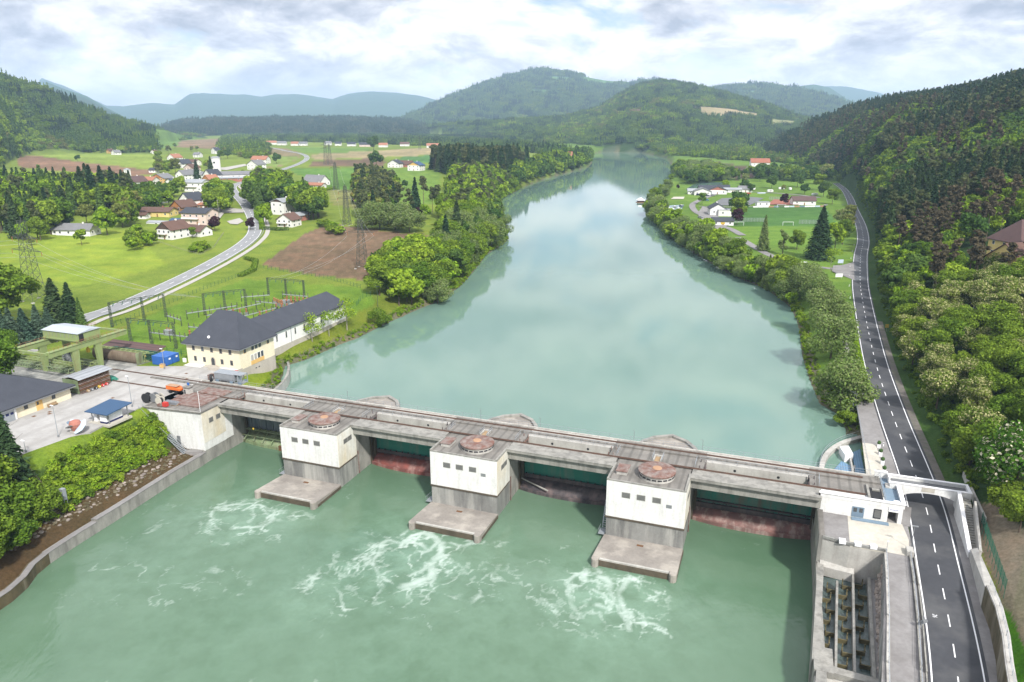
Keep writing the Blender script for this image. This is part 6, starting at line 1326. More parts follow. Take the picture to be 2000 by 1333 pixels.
# ---- wood on the long left point, houses and meadow between
def keepM(x,y):
    m=np.ones(x.shape,bool)
    for w in MEADOWS+[FP[12][0]]: m&=~inpoly(x,y,w)
    return m
FOR=[]  # far forest points: x,y,z,type
def bandpts(poly,sp,typ,px=True,zmin=None):
    W_=onp(poly) if px else poly; xs=[p[0] for p in W_]; ys_=[p[1] for p in W_]
    gx,gy=area_pts(min(xs),max(xs),min(ys_),max(ys_),sp,lambda x,y:inpoly(x,y,W_)&(segdist_signed(x,y,LAKE)>2))
    FOR.append((gx,gy,typ))
scatter([(1000,368),(1060,350),(1110,338),(1150,327),(1157,308),(1130,310),(1080,316),(1000,335)],9,{'oak':4,'bright':1,'darkb':4,'spruce':2},(14,18),'TREE on the lake edge of the long wooded point','lake edge of the long wooded point')
scatter([(840,332),(900,348),(980,350),(1060,322),(1090,312),(1080,300),(1000,300),(930,302),(860,318)],9,{'spruce':5,'pine':3},(19,24),'dark TREE in the conifer wood of the long point','conifer wood of the long point',maxn=210)
# ---- right bank row
RW=[(1262,412),(1285,440),(1310,462),(1350,488),(1400,518),(1450,543),(1500,563),(1540,590)]
w=smooth_line([P(u-4,v+2,0) for u,v in RW],6)
for i,(x,y) in enumerate(resample(w,5.2)):
    for k in range(2):
        key=random.choice(['willow','oak_fine','bright','bright','willow','poplar']); xx=x+4+k*6.5+random.uniform(-1.5,1.5)
        tree(key,xx,y+random.uniform(-2,2),random.choice((8,10,12,13,15.5))*random.uniform(.85,1.1)*(1 if k else .85),('shore ' if not k else 'second-row ')+PROTO[key][0][0].replace('_',' ')+' in the strip between lake and sports ground','right shore trees',max(H1(xx,y),LZ+.3),1.1)
for i,(u,v,h,lb) in enumerate([(1640,800,12.5,'large round willow closest to the weir on the right bank'),(1622,700,12,'round willow, second up the right bank from the weir'),(1612,640,12,'round willow, third up the right bank from the weir'),(1595,600,11.5,'willow, fourth from the weir on the right bank, behind the third'),(1570,572,10,'small willow beside the dark spruce shadow on the right bank')]): tp('willow',u,v,h,lb,'round willows on the right bank',1.08)
tp('oak_fine',1650,835,4,'low bush on the bank tip right above the intake basin',None,1.4,'shrub'); tp('bright',1655,805,4,'light green bush under the nearest willow',None,1.3,'shrub')
tp('bigspruce',1598,507,21,'big dark spruce beside the sports ground road',None,1.35); tp('poplar',1490,490,15,'pale green columnar tree before the football pitch',None,1.25); tp('poplar',1528,498,12,'narrow green tree left of the big dark spruce'); tp('oak_fine',1556,488,9,'round tree between the narrow tree and the big spruce'); tp('young',1622,530,9,'thin airy tree beside the van road')
for u,v,h,k in [(1630,490,12,'bright'),(1645,478,12,'oak_fine'),(1655,455,10,'olive'),(1640,440,9,'acacia'),(1660,430,9,'olive')]: tp(k,u,v,h,'tree on the slope between pitch and main road, '+{'bright':'yellow-green one','oak_fine':'dark green one','acacia':'flowering one','olive':'olive one'}[k],'trees between pitch and road')
# ---- campsite trees
G='campsite trees'
for i,(u,v,h,k,lb) in enumerate([(1441,420,14,'darkb','tall dark tree at the back of the club house tree row'),(1441,432,13,'oak','green middle tree of the row beside the club house'),(1439,440,9,'purple','dark purple tree at the near end of the club house row'),(1531,402,8,'purple','round purple tree by the clay court'),(1371,400,8,'oak','small tree on the campsite road island'),(1507,368,11,'darkb','round dark tree on the camping lawn, left of the caravan'),(1557,366,11,'darkb','round dark tree on the camping lawn, right of the caravan'),(1571,380,8,'darkb','small round dark tree nearest the court hut'),(1417,370,8,'bright','bright green tree beside the pond houses'),(1484,355,10,'darkb','dark tree at the edge of the camping meadow'),(1453,372,9,'darkb','dark tree next to the red car'),(1466,376,7,'darkb','small dark tree right of the red car'),(1455,360,10,'acacia','pale flowering tree behind the camping lawn'),(1530,375,6,'olive','bushy tree behind the white caravan'),(1324,370,4,'purple','small purple tree on the lido lawn'),(1608,385,12,'darkb','tall tree at the wood edge by the main road'),(1612,352,16,'acacia','tall pale flowering tree at the wood edge'),(1600,372,13,'oak','broad tree at the wood edge above the camping lawn'),(1590,360,13,'darkb','dark tree at the wood edge above the camping lawn'),(1625,400,11,'oak','green tree where the main road leaves the wood')]): tp(k,u,v,h,lb,None)
scatter([(1262,408),(1300,385),(1310,360),(1325,330),(1300,320),(1318,345),(1300,370),(1268,392)],8,{'oak':3,'willow':2,'darkb':1},(6,9),'TREE on the shore of the lido','trees on the lido shore',maxn=60)
scatter([(1312,345),(1345,362),(1420,356),(1440,352),(1395,340),(1380,322),(1390,312),(1320,306),(1300,304),(1320,326)],10,{'oak':4,'willow':2,'darkb':3,'bright':1},(10,15),'TREE in the wood behind the pond','wood behind the pond',maxn=150)
scatter([(1440,352),(1480,350),(1560,356),(1600,350),(1640,362),(1600,335),(1540,320),(1490,318),(1480,345)],11,{'oak':4,'darkb':4,'spruceg':1,'acacia':1},(10,15),'TREE between camping lawn and hillside','trees between camping lawn and hill',maxn=90)
# hedges along the road
mat('hedge_leaf',(.075,.145,.018),.95,(.13,.20,.03),1.5,.8,bump=.1)
def hedge(pts,w,h,label,mt='hedge_leaf',z=None):
    ps=resample(pts,1.2); c=ps[len(ps)//2]; zc=H1(*c) if z is None else z; r=thing('hedge',label,'hedge',(c[0],c[1],zc)); P0=[];N0=[]
    for (x,y) in ps:
        n=int(26*w*h)+8; q=rng.uniform(-1,1,(n,3)); q/=np.max(np.abs(q),axis=1)[:,None]; zz=(H1(x,y) if z is None else z)-zc
        P0.append(np.stack([x-c[0]+q[:,0]*w/2,y-c[1]+q[:,1]*.8,zz+(q[:,2]+1)*h/2],1)); N0.append(q)
    me=crown_mesh('foliage',np.concatenate(P0),np.concatenate(N0),.42,'leaf_bright' if mt=='hedge_leaf' else mt,5); o=bpy.data.objects.new('foliage',me); COL.objects.link(o); o.parent=r; return r
hedge([L(153.4,-61),L(153.5,-100),L(154.6,-150)],1.2,1.5,'long clipped roadside hedge running up from the place-name sign','leaf_bright')
# ------------------------------------------------------------------ right hillside
HOUSEZ=[on(1985,505),on(1975,480)]
def hill_right(x,y):
    d=pdist(x,y,RDC); t=x/np.maximum(y,1); h=RG['right'](x,y)>flat(x,y)-.2
    ok=(x>60)&(y>118)&(d>9)&h&(x>np.interp(y,RDY,[p[0] for p in RDC]))
    s,tt=Lw(x,y); ok&=~((tt>-16)&(s<185)); ok&=~inpoly(x,y,CLEAR)
    for w in MEADOWS: ok&=~inpoly(x,y,w)
    return ok
CLEAR=[HOUSEZ[0][:2]]; hx,hy,_=on(1990,505); CLEAR=[(hx-14,hy-16),(hx+45,hy-16),(hx+50,hy+34),(hx-12,hy+34),(hx-19,hy+4)]
gx,gy=area_pts(60,1150,118,1500,6.6,hill_right); t=gx/gy; m=(t<1.05)&(t>.2); gx=gx[m];gy=gy[m]; zz=H(gx,gy)
el=(zz-72)/gy; nz=fbm(gx/45,gy/45,3); nz2=fbm(gx/70+9,gy/70+4,3)
dist=np.hypot(gx,gy); order=np.argsort(dist); cnt={}; GRP='trees on the right hillside'; used=np.zeros(len(gx),bool); typ=[]
for i in range(len(gx)):
    Y=gy[i]+(nz2[i]-.5)*90; a=nz[i]; b=nz2[i]; q=rng.random()
    if Y<275 and gx[i]/gy[i]>.50 and (a>.47 or q<.22): k='acacia'
    elif Y<255: k='acacia' if a>.56 else ('bright' if q<.22 else 'oak_fine')
    elif Y<400: k='oak_fine' if q<.45 else ('bright' if q<.62 else ('deadpine' if b>.52 else 'darkb'))
    else:
        p=(b-.5)*3+rng.normal(0,.35)
        k='spruce' if p>.55 else ('pine' if p>.2 else ('deadpine' if p>.08 else ('darkb' if p>-.35 else ('oak' if q<.7 else 'bright'))))
        if zz[i]>88+30*(a-.5) and q<.75: k='spruce'
    typ.append(k)
typ=np.array(typ); LAB={'acacia':'creamy flowering acacia on the slope above the road bend','oak_fine':'green broadleaf tree on the lower right hillside','bright':'yellow-green broadleaf tree on the lower right hillside','spruce':'dark spruce high on the right hillside','pine':'grey-green pine on the right hillside','deadpine':'brownish thinned pine on the right hillside','oak':'green broadleaf tree high on the right hillside','darkb':'dark green broadleaf tree high on the right hillside'}
LIM={'acacia':150,'oak_fine':170,'bright':40,'spruce':90,'pine':60,'deadpine':60,'oak':40,'darkb':50}
for i in order:
    k=typ[i]
    if cnt.get(k,0)<LIM[k] and gx[i]/gy[i]<.80:
        cnt[k]=cnt.get(k,0)+1; used[i]=True; hh={'acacia':(8,12),'oak_fine':(8,12),'bright':(8,12),'spruce':(17,23),'pine':(15,20),'deadpine':(14,20),'oak':(11,15),'darkb':(11,15)}[k]
        tree(k,gx[i],gy[i],rng.uniform(*hh),LAB[k],GRP,zz[i],1.05)
rem=~used; FX=[(gx[rem],gy[rem],zz[rem],typ[rem])]
tp('chestnut',1975,985,13,'white-flowering chestnut at the right picture edge above the stairway',None,1.15)
for u,v,h in [(1900,905,8),(1935,925,9),(1880,890,7),(1990,1040,7),(1960,1000,6)]: tp('oak_fine',u,v,h,'dark green tree beside the flowering chestnut','trees around the flowering chestnut',1.1)
tp('purple',1912,562,5,'dark red bush beside the hillside footpath',None,1.2)
# roadside slope undergrowth
gx,gy=area_pts(60,520,112,760,2.2,lambda x,y:(lambda d:(d>7.2)&(d<17)&(x>np.interp(y,RDY,[p[0] for p in RDC])))(pdist(x,y,RDC)))
s_,t_=Lw(gx,gy); m=(t_<-13); gx=gx[m];gy=gy[m]; n=len(gx); k=rng.uniform(.25,.8,n); gn_scatter('slope_undergrowth',np.stack([gx,gy,H(gx,gy)-.3],1),np.stack([k,k,k],1),rng.uniform(0,6.3,n),[m_[1] for m_ in PROTO['shrub']])
# ------------------------------------------------------------------ left hill and far woods
def lowtree(kind,seed,mt,h,w,n,size):
    if kind=='s': P_,N_=spruce_pts(n,h,w,seed)
    elif kind=='p': P_,N_=pine_pts(n,h,w,seed)
    else: P_,N_=broad_pts(n,h,w,seed,lob=6,base=.1)
    return P_,N_
def clump(name,spec,seed,mt):
    """a patch of wood 30 m across made of many small crowns"""
    r=np.random.default_rng(seed); Ps=[];Ns=[]
    for i in range(14):
        a=r.random()*2*PI; d=15*math.sqrt((i+.5)/14); k=spec[i%len(spec)]; h={'s':17,'p':16,'b':12}[k]*r.uniform(.8,1.15); w={'s':6.5,'p':6.5,'b':9.5}[k]
        P_,N_=lowtree(k,seed*50+i,mt,h,w,{'s':95,'p':80,'b':110}[k],1); Ps.append(P_+np.array([d*math.cos(i*2.4+a*.2),d*math.sin(i*2.4+a*.2),r.uniform(-1,1)])); Ns.append(N_)
    return crown_mesh(name,np.concatenate(Ps),np.concatenate(Ns),1.9,mt,seed)
CL={'dark':[clump('c',['s'],1,'needle_dark'),clump('c',['s','s','p'],2,'needle_dark'),clump('c',['s','p'],3,'needle_pine')],
    'mix':[clump('c',['s','b'],4,'needle_green'),clump('c',['b','s'],5,'leaf_green'),clump('c',['b'],6,'leaf_green'),clump('c',['s'],7,'needle_dark'),clump('c',['s'],12,'needle_green')],
    'light':[clump('c',['b'],8,'leaf_green'),clump('c',['b','b','s'],9,'leaf_bright'),clump('c',['s'],10,'needle_green'),clump('c',['b'],11,'leaf_olive')]}
def mid(key): return [m[1] for m in PROTO[key]]
def lodset(key,n,size,mt,kind,h,w): return [crown_mesh('crown',*( spruce_pts(n,h,w,s) if kind=='s' else pine_pts(n,h,w,s) if kind=='p' else broad_pts(n,h,w,s)),size,mt,s) for s in (201,202,203)]
LOD={'spruce':lodset('s',420,1.6,'needle_dark','s',20,7.5),'spruceg':lodset('s',420,1.6,'needle_green','s',20,7),'pine':lodset('p',330,1.5,'needle_pine','p',20,7.5),'deadpine':lodset('p',240,1.4,'needle_brown','p',20,6.5),'oak':lodset('b',520,1.4,'leaf_green','b',12,9.5),'oak_fine':lodset('b',700,1.2,'leaf_green','b',12,9.5),'bright':lodset('b',520,1.4,'leaf_bright','b',11,8.5),'darkb':lodset('b',520,1.4,'leaf_dark','b',12,10),'acacia':lodset('b',900,1.05,'leaf_acacia','b',13,9.5),'olive':lodset('b',420,1.4,'leaf_olive','b',11,8)}
def stuff_trees(name,x,y,z,ty,hsc=1.0):
    for k in sorted(set(ty)):
        m=ty==k; n=int(m.sum())
        if n==0: continue
        s=rng.uniform(.8,1.15,n)*hsc; gn_scatter(name+'_'+{'spruce':'spruces','spruceg':'green_spruces','pine':'pines','deadpine':'brown_pines','oak':'broadleaves','oak_fine':'green_broadleaves','bright':'light_broadleaves','darkb':'dark_broadleaves','acacia':'acacias','olive':'olive_broadleaves'}[k],np.stack([x[m],y[m],z[m]-.3],1),np.stack([s*rng.uniform(.9,1.15,n),s*rng.uniform(.9,1.15,n),s],1),rng.uniform(0,6.3,n),LOD[k])
stuff_trees('hillside_wood',*FX[0],.92)
# left hill
def hl(x,y):
    ok=(RG['left'](x,y)>flat(x,y)-1.0)
    for w in MEADOWS: ok&=~inpoly(x,y,w)
    return ok
gx,gy=area_pts(-1900,-200,380,1500,8.2,hl); t=gx/gy; m=(t>-1.02)&(gy<1500); gx=gx[m];gy=gy[m]; zz=H(gx,gy); a=fbm(gx/90,gy/90,3); b=fbm(gx/55+5,gy/55,3)
rr_=rng.random(len(gx))*.24-.12; ty=np.where(a+rr_>.60,'spruceg',np.where(b+rr_>.41,'bright',np.where(b+rr_>.35,'oak','olive'))); q=RG['left'](gx,gy); ty=np.where((q>np.interp(gy,[500,1500],[130,185])+20*(a-.5)),'spruce',ty); ty=np.where((a<.40)&(b<.5)&(q<150),'olive',ty)
o=np.argsort(gy); used=np.zeros(len(gx),bool); lim={'spruceg':40,'bright':40,'oak':45,'pine':40,'olive':25,'spruce':0}; cn={}
for i in o:
    k=str(ty[i]); tt=gx[i]/gy[i]
    if tt>-.74 and cn.get(k,0)<lim[k]:
        cn[k]=cn.get(k,0)+1; used[i]=True; tree(k,gx[i],gy[i],rng.uniform(11,15)*(1.3 if k in('spruceg','pine') else 1),{'spruceg':'green spruce on the foot of the left hill','bright':'light green tree on the foot of the left hill','oak':'green broadleaf tree on the foot of the left hill','pine':'grey-green pine on the foot of the left hill','olive':'olive-brown tree on the foot of the left hill'}[k],'trees on the foot of the left hill',zz[i])
stuff_trees('left_hill_wood',gx[~used],gy[~used],zz[~used],ty[~used],1.2)
# woods beyond: clumps
def clumps(name,key,x0,x1,y0,y1,sp,fn,k0=1.0):
    gx,gy=area_pts(x0,x1,y0,y1,sp,fn); t=gx/gy; m=(t>-1.0)&(t<1.0); gx=gx[m];gy=gy[m]
    if len(gx)==0: return
    k=rng.uniform(.85,1.2,len(gx))*k0; gn_scatter(name,np.stack([gx,gy,H(gx,gy)-1.5],1),np.stack([k,k,k*rng.uniform(.85,1.1,len(gx))],1),rng.uniform(0,6.3,len(gx)),CL[key])
mead=lambda x,y: keepM(x,y)
clumps('left_ridge_wood','mix',-2600,-300,1500,2900,24,lambda x,y:(RG['left'](x,y)>flat(x,y)-1)&mead(x,y))
clumps('green_hill_wood','mix',-800,1900,1700,4300,26,lambda x,y:(RG['green'](x,y)>flat(x,y)-1)&(RG['green'](x,y)>=RG['right'](x,y)-2)&mead(x,y)&(segdist_signed(x,y,LAKE)>15)&((fbm(x/200,y/200,3)>.45)))
clumps('green_hill_broadleaf_wood','light',-800,1900,1700,4300,26,lambda x,y:(RG['green'](x,y)>flat(x,y)-1)&(RG['green'](x,y)>=RG['right'](x,y)-2)&mead(x,y)&(segdist_signed(x,y,LAKE)>15)&((fbm(x/200,y/200,3)<=.46)))
clumps('right_ridge_wood','dark',300,1900,1500,2600,24,lambda x,y:(RG['right'](x,y)>flat(x,y)-1)&(x/y>.25)&mead(x,y))
clumps('mountain_wood','mix',-1200,4200,4300,7200,52,lambda x,y:(RG['mount'](x,y)>flat(x,y)+3)&mead(x,y)&(y<np.interp(x/y,[-.2,.5],[6700,7000])),2.2)
clumps('plateau_wood','dark',-2700,-300,3600,4700,50,lambda x,y:(RG['plateau'](x,y)>flat(x,y)-2),2.0)
# valley forest bands between the fields and the hills
VB=[([(1325,303),(1385,311),(1480,316),(1560,322),(1645,348),(1655,335),(1560,302),(1450,296),(1340,298)],'light'),([(478,290),(500,262),(650,262),(800,266),(960,280),(1090,292),(1120,300),(1080,303),(960,293),(880,288),(700,280),(560,277),(515,275)],'mix'),
    ([(432,292),(440,268),(470,262),(520,275),(523,300),(500,312),(470,306)],'light'),([(355,275),(350,254),(432,254),(435,262),(400,266)],'light'),([(1170,300),(1330,306),(1420,300),(1500,300),(1450,292),(1250,290)],'light'),
    ([(640,262),(960,262),(1000,272),(800,270)],'dark')]
VB=[(onp(p),k) for p,k in VB]
for i,(w,k) in enumerate(VB):
    xs=[p[0] for p in w]; ys_=[p[1] for p in w]; clumps('valley_wood',k,min(xs),max(xs),min(ys_),max(ys_),21,lambda x,y:inpoly(x,y,w)&(segdist_signed(x,y,LAKE)>8),.9)
# wood between the farmhouse and the brown field (left)
scatter([(0,470),(60,468),(110,462),(150,420),(235,420),(262,405),(250,372),(150,352),(60,344),(0,346)],9,{'spruceg':3,'oak':4,'bright':3,'spruce':2,'pine':1},(13,18),'TREE in the wood behind the grey-roofed bungalow','wood behind the bungalow',maxn=190)
for u,v,h in [(165,405,22),(185,412,24),(205,408,23),(225,405,22),(245,402,20),(175,395,22)]: tp('spruce',u,v,h,'very dark tall spruce in the group left of the village','dark spruces left of the village',1.1)
# ------------------------------------------------------------------ village road
LRF=resample(LRC,4.0); lz=lambda x,y:H1(x,y)
mat('pale_asphalt',(.27,.275,.28),.9,(.22,.225,.23),.2,.7,dirt=((.17,.17,.175),.08,.5)); mat('gravel_path',(.42,.40,.36),.95,(.34,.32,.29),.5,.6)
ribbon('village_road',LRF,(-4.3,4.0),'pale_asphalt',lz,.22); ribbon('village_road_edge_line',LRF,(-3.95,-3.7),'white_paint',lz,.26); ribbon('village_road_edge_line',LRF,(3.45,3.7),'white_paint',lz,.26)
m=MB()
for i in range(0,len(LRF)-2,3):
    a,b=LRF[i],LRF[i+1]; dx,dy=b[0]-a[0],b[1]-a[1]; l=math.hypot(dx,dy); nx,ny=dy/l*.14,-dx/l*.14; z0=lz(*a)+.27; z1=lz(*b)+.27
    m.quad((a[0]-nx,a[1]-ny,z0),(a[0]+nx,a[1]+ny,z0),(b[0]+nx,b[1]+ny,z1),(b[0]-nx,b[1]-ny,z1))
struct(m.build('village_road_centre_marking','white_paint'))
k=max(i for i,p in enumerate(LRF) if p[1]<620)
ribbon('cycle_path',LRF[:k],(6.2,8.8),'gravel_path',lz,.18)
def guard(pts,label,h=.75):
    c=pts[len(pts)//2]; r=thing('guard_rail',label,'guard rail',(c[0],c[1],H1(*c))); m=MB(); m2=MB(); z0=r.location[2]; pv=None
    for x,y in pts:
        z=H1(x,y)-z0; p=(x-c[0],y-c[1],z+h); m2.tube((p[0],p[1],z-.2),p,.07,4)
        if pv: m.tube(pv,p,.13,4)
        pv=p
    m.build('rail','galvanised',r); m2.build('posts','grey_steel',r)
def offs(line,o):
    out=[]
    for i,(x,y) in enumerate(line):
        a=line[max(i-1,0)]; b=line[min(i+1,len(line)-1)]; dx,dy=b[0]-a[0],b[1]-a[1]; l=math.hypot(dx,dy); out.append((x+dy/l*o,y-dx/l*o))
    return out
k2=max(i for i,p in enumerate(LRF) if p[1]<480); guard(offs(LRF[:k2],5.2),'long steel guard rail between village road and cycle path')
(sheet('village_lane',[(420,425),(478,430),(478,436),(440,437),(432,447),(424,440)],'gravel_path',dz=.5)); sheet('village_lane',[(445,452),(470,446),(478,452),(466,458),(452,457)],'gravel_path',dz=.4)
sheet('layby',[(466,383),(470,378),(488,395),(500,405),(508,415),(500,420),(486,402)],'gravel_path',dz=.5)
sheet('farm_lane',[(425,345),(440,346),(480,338),(485,341),(445,352),(428,350)],'gravel_path',dz=.6)
# ------------------------------------------------------------------ houses
def house(name,label,u,v,rz,w,d,h,rh,wall,roof,axis='x',group=None,cat='house',hip=0,ov=.7,nw=3,fl=1,chim=1,extra=None,z=None,gable=None):
    w*=1.22;d*=1.18;h*=1.1;rh*=1.2
    x,y,zz=on(u,v); zz=zz if z is None else z; r=thing(name,label,cat,(x,y,zz),math.radians(rz),group)
    x0,x1,y0,y1=-w/2,w/2,0,d
    b=MB().box(x0,x1,y0,y1,-1.5,h)
    if not hip and rh>0:
        if axis=='x':
            for xx in (x0,x1-.02): b.add([(xx,y0,h),(xx,y1,h),(xx,(y0+y1)/2,h+rh),(xx+.02,y0,h),(xx+.02,y1,h),(xx+.02,(y0+y1)/2,h+rh)],[(0,1,2),(5,4,3)])
        else:
            for yy in (y0,y1-.02): b.add([(x0,yy,h),(x1,yy,h),((x0+x1)/2,yy,h+rh),(x0,yy+.02,h),(x1,yy+.02,h),((x0+x1)/2,yy+.02,h+rh)],[(0,1,2),(5,4,3)])
    b.build('wall',wall,r)
    if rh>0: rf=MB().gable(x0,x1,y0,y1,h,h+rh,ov=ov,th=.28,axis=axis,hip=hip).build('roof',roof,r)
    else: rf=MB().box(x0-.3,x1+.3,y0-.3,y1+.3,h,h+.25).build('roof',roof,r)
    if chim and rh>0:
        cx,cy_=(w*.18,(y0+y1)/2) if axis=='x' else (0,(y0+y1)/2+d*.15); MB().box(cx-.4,cx+.4,cy_-.4,cy_+.4,h+rh-.9,h+rh+1.0).build('chimney','terracotta' if chim==2 else 'pale_wall',rf)
    fh=h/fl
    for f in range(fl):
        zc=f*fh+fh*.55
        for i in range(nw):
            u_=x0+w*(i+.5)/nw
            if f==0 and i==nw//2 and nw>2: MB().box(u_-.5,u_+.5,y0-.06,y0,0,2.1).build('door','wood_wall',r)
            else: win(r,'S',y0,u_,zc,1.1,1.2,'white_paint','window_dark')
        n2=max(1,int(d/4.5))
        for i in range(n2):
            win(r,'E',x1,y0+d*(i+.5)/n2,zc,1.0,1.2,'white_paint','window_dark')
            if r.location[0]>0: win(r,'W',x0,y0+d*(i+.5)/n2,zc,1.0,1.2,'white_paint','window_dark')
    if gable and axis=='y': MB().add([(x0+.3,y0-.04,h),(x1-.3,y0-.04,h),(0,y0-.04,h+rh-.35)],[(0,1,2)]).build('gable_panel',gable,r)
    if extra=='balcony':
        bl=MB().box(x0+.5,x0+w*.7,y0-1.3,y0,h*.5-.15,h*.5+.02).build('balcony','wood_wall',r); MB().box(x0+.5,x0+w*.7,y0-1.32,y0-1.25,h*.5,h*.5+.95).build('balustrade','white_paint' if wall!='wood_wall' else 'wood_wall',bl)
    if extra=='solar': 
        s=MB(); ym=(y0+y1)/2
        if axis=='x': s.add([(x0+1,y0+.6,h+rh*(.6/(ym-y0))+.36),(x1-1,y0+.6,h+rh*(.6/(ym-y0))+.36),(x1-1,ym-.7,h+rh*(1-.7/(ym-y0))+.36),(x0+1,ym-.7,h+rh*(1-.7/(ym-y0))+.36)],[(0,1,2,3)])
        else: xm=0; s.add([(x1-.6,y0+1,h+rh*.1+.36),(x1-.6,y1-1,h+rh*.1+.36),(.6,y1-1,h+rh*.9+.36),(.6,y0+1,h+rh*.9+.36)],[(0,1,2,3)])
        s.build('solar_panels','solar_panel',rf)
    return r
V='white_wall'
house('bungalow','white bungalow with a long grey sheet roof at the edge of the meadow',143,461,-4,17,9,3.2,2.4,V,'grey_roof',nw=4,extra=None); house('garage','low white lean-to with dark doors at the left end of the bungalow',112,459,-4,5,6,2.6,.9,V,'grey_roof',cat='garage',nw=2,chim=0)
house('house','white house with brown roof and balcony at the meadow corner',322,468,-24,9,12,5.2,3.4,V,'brown_roof','y',fl=2,nw=3,extra='balcony',gable='dark_wood'); house('house','low white house with brown cross roof right of the balcony house',372,462,-24,13,8,3.0,2.4,V,'brown_roof',nw=3)
house('house','broad pale three-storey house with dark-blue roof and red awning',380,440,-14,15,11,7.0,2.2,'pink_wall','dark_roof',fl=2,nw=4,extra='balcony')
house('garden_hut','small orange-brown hut with blue-grey roof left of the awning house',342,438,-10,5,4,2.2,.8,'orange_wood','blue_roof',cat='hut',nw=1,chim=0)
house('pool_cover','pale arched pool cover on the lawn in front of the yellow house',305,438,-12,12,5,.6,.9,'white_paint','tin_roof',cat='pool cover',nw=1,chim=0,ov=.1)
house('farmhouse','long yellow farmhouse with flat brown roof',300,424,-6,19,10,3.2,2.0,'yellow_wall','brown_roof',cat='farmhouse',nw=4,chim=2); house('shed','white and brown shed with double doors before the yellow farmhouse',268,428,-6,10,5,2.4,1.0,V,'brown_roof',cat='shed',nw=2,chim=0)
house('house','brown timber house with steep brown roof behind the awning house',345,418,-30,10,11,4.5,3.6,'wood_wall','brown_roof','y',fl=2,nw=2,gable='orange_wood'); house('house','tall white house with steep dark-blue roof above the timber house',362,408,-30,10,11,6,4.2,V,'dark_roof','y',fl=2,nw=2); house('carport','low building with orange roof by the village road',398,408,-5,12,6,2.6,1.0,'wood_wall','orange_roof',cat='carport',nw=2,chim=0)
house('house','white gable house under the trees right of the village road, flat grey roof',543,420,-28,10,12,8.2,1.8,V,'tin_roof','y',fl=2,nw=2,gable='dark_wood'); house('house','small cream house with brown roof at the edge of the ploughed field',556,444,-18,9,9,4.2,3.0,'pale_wall','brown_roof','y',fl=2,nw=3,extra='balcony'); house('shed','reddish shed with grey roof between the two houses right of the road',577,432,-30,6,8,3.4,1.4,'terracotta','tin_roof','y',cat='shed',nw=1,chim=0)
# upper village: (u,v,rz,w,d,h,rh,wall,roof,axis,label)
G='houses of the upper village'
UP=[(334,316,-25,13,14,5.5,4.5,V,'orange_roof','y','white house with big orange roof, far left of the upper village'),(350,329,-30,11,13,5.5,4.5,V,'dark_roof','y','white gable house with blue-black roof below the orange-roofed one'),(372,324,-20,15,10,4.5,3,'pale_wall','brown_roof','x','long brown-roofed house left of the two spruces'),(368,336,-25,12,11,4.5,3.5,'pink_wall','brown_roof','y','pinkish house with brown roof beside the left spruce'),(352,352,-25,11,13,5,4,V,'grey_roof','y','white house with grey roof below the pinkish house'),(374,345,-20,12,9,4,2.5,V,'grey_roof','x','low white house with grey roof behind the left spruce'),(405,352,-30,10,12,5,4.5,V,'dark_roof','y','white house with dark roof left of the barn'),(403,362,-30,10,10,4.5,4,'ochre_wall','orange_roof','y','house with ochre gable and orange roof by the road bend'),(411,370,-30,8,8,4,3.5,'ochre_wall','brown_roof','y','small ochre gable house nearest to the road bend'),
 (378,375,-12,15,11,7.5,2,V,'tin_roof','x','big white three-storey house with balconies and flat grey roof'),(308,358,-20,14,12,4.5,3.5,'ochre_wall','grey_roof','y','ochre house with grey roof in the middle of the upper village'),(283,360,-12,15,9,3.5,2.5,'pale_wall','orange_roof','x','low house with salmon roof next to the ochre one'),(250,366,-30,12,14,4.5,4,V,'purple_roof','y','white house with purple-grey roof at the left end of the village'),(330,362,-25,8,8,3,2.4,V,'dark_roof','y','small white house with solar roof below the ochre house'),(297,338,-10,7,7,3.2,1.8,V,'dark_roof','x','small dark-roofed house behind the salmon roof'),
 (383,308,-15,10,9,4.5,3,V,'grey_roof','x','white house with grey roof behind the silo'),(417,301,-30,10,11,6,4.5,V,'dark_roof','y','narrow white house above the silo'),(493,332,-25,14,14,6,4.5,V,'grey_roof','y','big white house with grey roof right of the barn'),(505,320,-12,20,12,5.5,4,V,'orange_roof','x','long house with orange-red roof behind the big white one'),(298,300,-20,8,8,3,2.6,'pale_wall','brown_roof','y','little brown-roofed house by the upper meadow'),(221,303,-30,9,11,4,3.5,V,'grey_roof','y','white house with grey roof alone on the upper meadow'),(211,300,-30,8,10,4,3.5,'ochre_wall','brown_roof','y','ochre barn beside the lone white house'),(608,363,-25,18,13,3.4,5,V,'grey_roof','x','big house with steep grey roof standing alone in the green field'),(614,368,-20,13,7,2.6,1.6,V,'orange_roof','x','orange-roofed front wing of the lone house in the field'),(545,345,-10,8,7,3,2.5,'terracotta','brown_roof','x','reddish house half hidden behind the roadside trees'),(373,392,-20,8,8,3,2.6,'pale_wall','brown_roof','y','small pale house under the trees in the village centre'),(300,398,-5,12,7,2.8,1.4,V,'tin_roof','x','white low house hidden in the garden trees')]
for (u,v,rz,w,d,h,rh,wl_,rf_,ax,lb) in UP: house('house',lb,u,v,rz,w,d,h,rh,wl_,rf_,ax,group=G,fl=2 if h>4.4 else 1,nw=2 if w<12 else 3,extra='balcony' if h>7 else ('solar' if 'solar' in lb else None),gable='orange_wood' if wl_=='ochre_wall' and ax=='y' else None)
